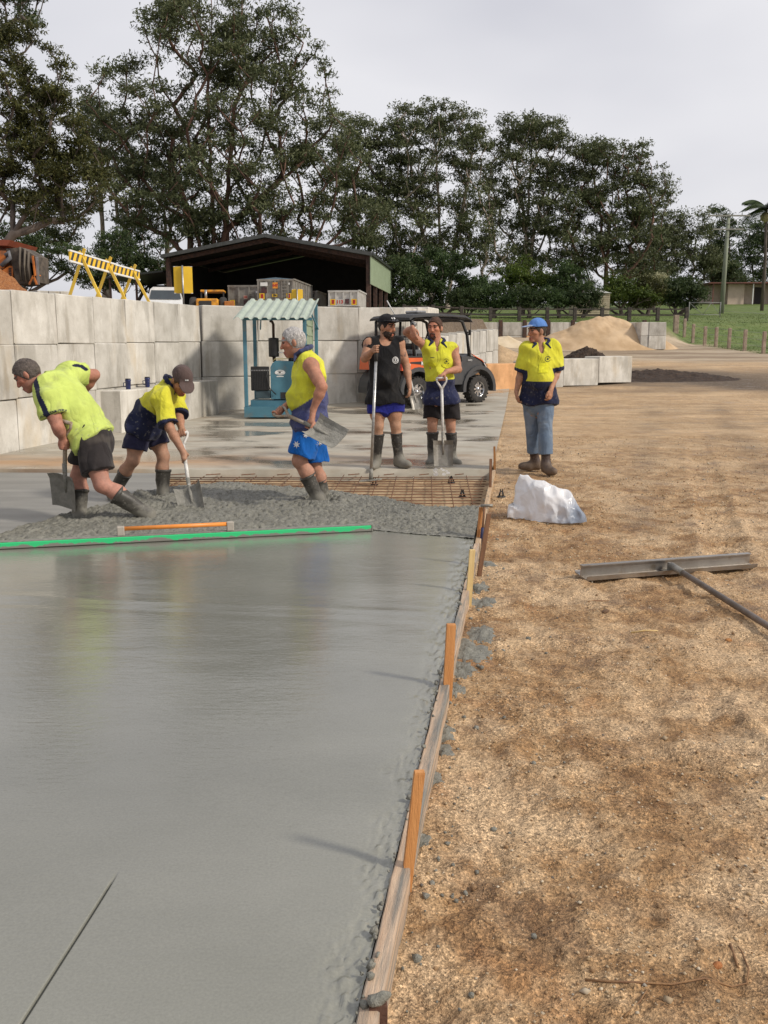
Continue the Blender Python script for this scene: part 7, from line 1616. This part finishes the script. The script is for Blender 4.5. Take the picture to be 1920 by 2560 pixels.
# ================================================================== UTILITY BUGGY
def buggy():
    R = empty('utility_buggy', (1.02, 21.55, .155), math.radians(40), 'orange and charcoal utility buggy with roof and cargo tray behind the men', 'buggy')
    Mo = pm('buggy_orange', (.72, .13, .03), (.62, .10, .02), 3, .35, 0, coat=.3, obj=True); Mg = pm('charcoal_plastic', (.045, .047, .050), (.06, .06, .062), 6, .5, .05, 80, obj=True); Mk = M_BLACK; Mrim = pm('polished_rim', (.62, .62, .62), (.5, .5, .5), 8, .22, metal=.9, obj=True)
    MB().box((-1.3, -.5, .34), (1.3, .5, .46)).build('chassis', Mk, R)
    # wheels
    for sx in (-.95, .95):
        for sy in (-.60, .60):
            w = MB(); prof = [(.17, -.12), (.22, -.125), (.29, -.12), (.315, -.09), (.318, .09), (.29, .12), (.22, .125), (.17, .12)]; w.lathe(prof, (sx, sy, .318), (0, 1, 0), 28)
            for k in range(22):
                a = 2 * math.pi * k / 22
                for q in (-1, 1):
                    M = Matrix.Translation((sx, sy, .318)) @ Matrix.Rotation(a + .07 * q, 4, 'Y') @ Matrix.Translation((0, q * .06, .318)); w.box((-.018, -.055, -.012), (.018, .055, .012), M=M)
            t = w.build('tyre', M_RUBBER, R); o = -1 if sy < 0 else 1
            rm = MB(); rm.lathe([(.168, .115 * o), (.178, .12 * o), (.160, .10 * o), (.150, .03 * o), (.03, .02 * o)], (sx, sy, .318), (0, 1, 0), 24, smooth=False)
            rm.lathe([(.0, .10 * o), (.045, .095 * o), (.05, .02 * o)], (sx, sy, .318), (0, 1, 0), 16)
            for k in range(8):
                M = Matrix.Translation((sx, sy, .318)) @ Matrix.Rotation(2 * math.pi * k / 8, 4, 'Y'); rm.box((-.020, .055 * o - .02, .03), (.020, .055 * o + .02, .162), M=M)
            rm.build('rim', Mrim, R)
    # cargo tray
    mb = MB(); mb.prism([(-1.45, -.73, .78), (-.30, -.73, .78), (-.30, -.73, 1.06), (-1.42, -.73, 1.06)], (0, .05, 0)); mb.prism([(-1.45, .68, .78), (-.30, .68, .78), (-.30, .68, 1.06), (-1.42, .68, 1.06)], (0, .05, 0)); mb.box((-1.45, -.68, .78), (-1.40, .68, 1.05)); mb.box((-.35, -.68, .78), (-.30, .68, 1.05)); mb.box((-1.4, -.68, .78), (-.35, .68, .82)); mb.build('cargo_tray', Mo, R)
    wd = MB().prism([(-1.20, -.733, .93), (-.32, -.733, .86), (-.32, -.733, .99), (-1.20, -.733, .96)], (0, -.006, 0)).build('decal_wedge', Mk, R)
    lettering('KUBOTA', .115, M_PRINT, wd, (-.66, -.741, .925), (1, 0, 0), (0, 0, 1), bold=.004)
    MB().box((-1.40, -.74, 1.05), (-.30, -.66, 1.085), bev=.01).box((-1.40, .66, 1.05), (-.30, .74, 1.085), bev=.01).build('tray_rail', Mk, R)
    MB().box((-1.46, -.74, .80), (-1.44, -.62, 1.0)).build('tail_light', M_REDR, R)
    bx = MB().box((-.95, -.5, .83), (-.45, .3, 1.22), bev=.02).build('tool_box', pm('tool_box_grey', (.16, .17, .18), None, 5, .5), R); MB().box((-.80, -.52, 1.06), (-.62, -.5, 1.14)).build('latch', Mk, bx)
    # guards
    for sx, r in ((-.95, .43), (.95, .44)):
        mb = MB(); V = []; F = []; A = np.linspace(math.radians(-8), math.radians(188), 15)
        for a in A:
            for (rr, y) in ((r, -.74), (r + .09, -.74), (r + .09, -.42), (r, -.42)): V.append((sx + rr * math.cos(a) * 1.02, y, .33 + rr * math.sin(a)))
        for i in range(len(A) - 1):
            for k in range(4): F.append((i * 4 + k, i * 4 + (k + 1) % 4, i * 4 + 4 + (k + 1) % 4, i * 4 + 4 + k))
        mb.add(V, F); mb.add([(x, -y, z) for x, y, z in V], [f[::-1] for f in F]); mb.build('wheel_guard', Mg, R)
    MB().prism([(-.45, -.70, .44), (.50, -.70, .44), (.42, -.70, .98), (.30, -.70, .90), (-.28, -.70, .86), (-.30, -.70, .60)], (0, .08, 0)).build('side_panel', Mg, R)
    MB().prism([(-.45, .62, .44), (.50, .62, .44), (.42, .62, .98), (.30, .62, .90), (-.28, .62, .86), (-.30, .62, .60)], (0, .08, 0)).build('side_panel', Mg, R)
    # front body
    mb = MB(); sec = [(.42, .66, .50, 1.12), (.72, .70, .62, 1.13), (1.05, .66, .72, 1.02), (1.36, .52, .72, .86)]; V = []; F = []
    for (x, w, z0, z1) in sec: V += [(x, -w, z0), (x, w, z0), (x, w, z1 - .06), (x, w * .8, z1), (x, -w * .8, z1), (x, -w, z1 - .06)]
    for i in range(3):
        for k in range(6): F.append((i * 6 + k, i * 6 + (k + 1) % 6, i * 6 + 6 + (k + 1) % 6, i * 6 + 6 + k))
    F += [tuple(range(5, -1, -1)), tuple(18 + k for k in range(6))]; mb.add(V, F); fb = mb.build('front_body', Mg, R)
    lettering('4WD', .06, M_PRINT, fb, (.64, -.712, .98), (1, 0, .0), (0, 0, 1))
    for s in (-1, 1):
        MB().prism([(.74, s * .715, 1.08), (1.06, s * .69, .97), (1.26, s * .60, .87), (1.24, s * .50, .93), (1.02, s * .50, 1.06), (.78, s * .52, 1.15)], (0, 0, .018)).build('hood_panel', Mo, R)
        MB().prism([(1.16, s * .655, .90), (1.36, s * .54, .80), (1.37, s * .40, .84), (1.22, s * .46, .95)], (0, 0, .03)).build('headlight', pm('lamp_lens', (.7, .72, .74), None, 4, .1), R)
    MB().tube([(1.36, -.55, .50), (1.52, -.50, .55), (1.52, .50, .55), (1.36, .55, .50)], .028, 8).build('bumper', Mk, R); MB().tube([(1.50, -.30, .50), (1.56, -.30, .90), (1.56, .30, .90), (1.50, .30, .50)], .022, 8).build('bull_bar', Mk, R)
    MB().box((-.30, -.62, .46), (.55, .62, .50)).build('floor', Mk, R)
    for s in (-.32, .32): MB().box((-.30, s - .27, .72), (.15, s + .27, .84), bev=.04).box((-.34, s - .26, .80), (-.20, s + .26, 1.36), bev=.05).build('seat', pm('seat_vinyl', (.03, .03, .032), None, 9, .55), R)
    MB().box((.38, -.6, .95), (.62, .6, 1.12), bev=.03).build('dashboard', Mk, R); MB().tube([(.30 + .06 * math.cos(a), .30 + .17 * math.sin(a), 1.20 + .15 * math.cos(a)) for a in np.linspace(0, 2 * math.pi, 19)], .014, 6).build('steering_wheel', Mk, R)
    for s in (-1, 1):
        MB().tube([(.66, s * .66, 1.05), (.60, s * .64, 1.55), (.48, s * .60, 1.84), (.30, s * .58, 1.90), (-.95, s * .58, 1.90), (-1.06, s * .60, 1.84), (-1.02, s * .66, 1.06)], .036, 8).build('roll_bar', Mk, R); MB().tube([(-.34, s * .66, .85), (-.34, s * .59, 1.88)], .030, 8).build('roll_bar', Mk, R)
        MB().tube([(.58, s * .66, 1.62), (.56, s * .72, 1.42), (.60, s * .72, 1.22), (.64, s * .68, 1.20)], .018, 6).build('grab_handle', Mk, R)
    for z in (1.12, 1.5, 1.84): MB().tube([(-1.02, -.62, z), (-1.02, .62, z)], .020, 6).build('cross_bar', Mk, R)
    mb = MB()
    for y in np.linspace(-.58, .58, 7): mb.tube([(-.36, y, 1.10), (-.36, y, 1.86)], .006, 4)
    o = mb.build('rear_screen', Mk, R); o['kind'] = 'stuff'
    mb = MB(); V = []; F = []; xs = [-1.18, -1.08, -.3, .5, .66, .72]; zs = [1.90, 1.955, 2.01, 1.985, 1.93, 1.88]
    for x, z in zip(xs, zs): V += [(x, -.70, z - .05), (x, -.66, z + .0), (x, 0, z + .03), (x, .66, z + .0), (x, .70, z - .05), (x, 0, z - .03)]
    for i in range(5):
        for k in range(6): F.append((i * 6 + k, i * 6 + (k + 1) % 6, i * 6 + 6 + (k + 1) % 6, i * 6 + 6 + k))
    F += [tuple(range(5, -1, -1)), tuple(30 + k for k in range(6))]; mb.add(V, F); mb.build('roof', Mk, R)
    MB().lathe([(.02, 0), (.055, .0), (.06, .06), (.03, .08)], (-1.06, -.70, 1.76), (-1, -.3, 0), 12).build('work_lamp', pm('lamp_grey', (.2, .2, .2), None, 5, .3), R); MB().tube([(.50, -.74, 1.60), (.54, -.80, 1.60)], .01, 6).box((.49, -.86, 1.54), (.52, -.78, 1.66), bev=.01).build('mirror', Mk, R)
    MB().tube([(.66, -.68, 1.06), (.66, -.69, 1.20)], .022, 8).tube([(.66, -.69, 1.20), (.66, -.69, 2.05)], .006, 5).build('aerial', Mk, R); MB().tube([(-.75, .3, 1.98), (-.95, .35, 2.30)], .012, 6).build('aerial', M_WHITE, R)
    MB().box((-.55, -.2, 2.02), (-.25, .2, 2.08), bev=.02).build('light_bar', M_GALV, R)
buggy()
tipx = G(1044, 1023, .15); shovel('white shafted shovel propped against the buggy', tipx, AY(1018, 912, tipx[1] + .35), A3(.15, -1, .2), M_WSHAFT, M_STEEL, w=.24, bl=.30)
# mugs on the ledge
for k, (px, py, lab) in enumerate(((321, 973, 'dark blue travel mug on the block ledge, the one with a clear handle'), (369, 966, 'dark blue travel mug on the block ledge behind the shoveller in the cap'))):
    Y = 15.9 if k == 0 else 16.75; p = AY(px, py, Y); zt = .735; R = empty('travel_mug', (p[0], Y, zt), 0, lab, 'mug'); Mb = pm('mug_blue', (.02, .03, .12), None, 9, .3)
    MB().lathe([(.0, 0), (.038, 0), (.040, .01), (.046, .14), (.050, .145), (.050, .165), (.044, .17), (.0, .172)], (0, 0, 0), (0, 0, 1), 18).build('body', Mb, R); MB().tube([(-.042, 0, .12), (-.080, 0, .115), (-.080, 0, .05), (-.040, 0, .045)], .008, 6).build('handle', Mb, R); MB().lathe([(.0, .172), (.047, .172), (.047, .186), (.0, .188)], (0, 0, 0), (0, 0, 1), 18).build('lid', M_BLACK, R)
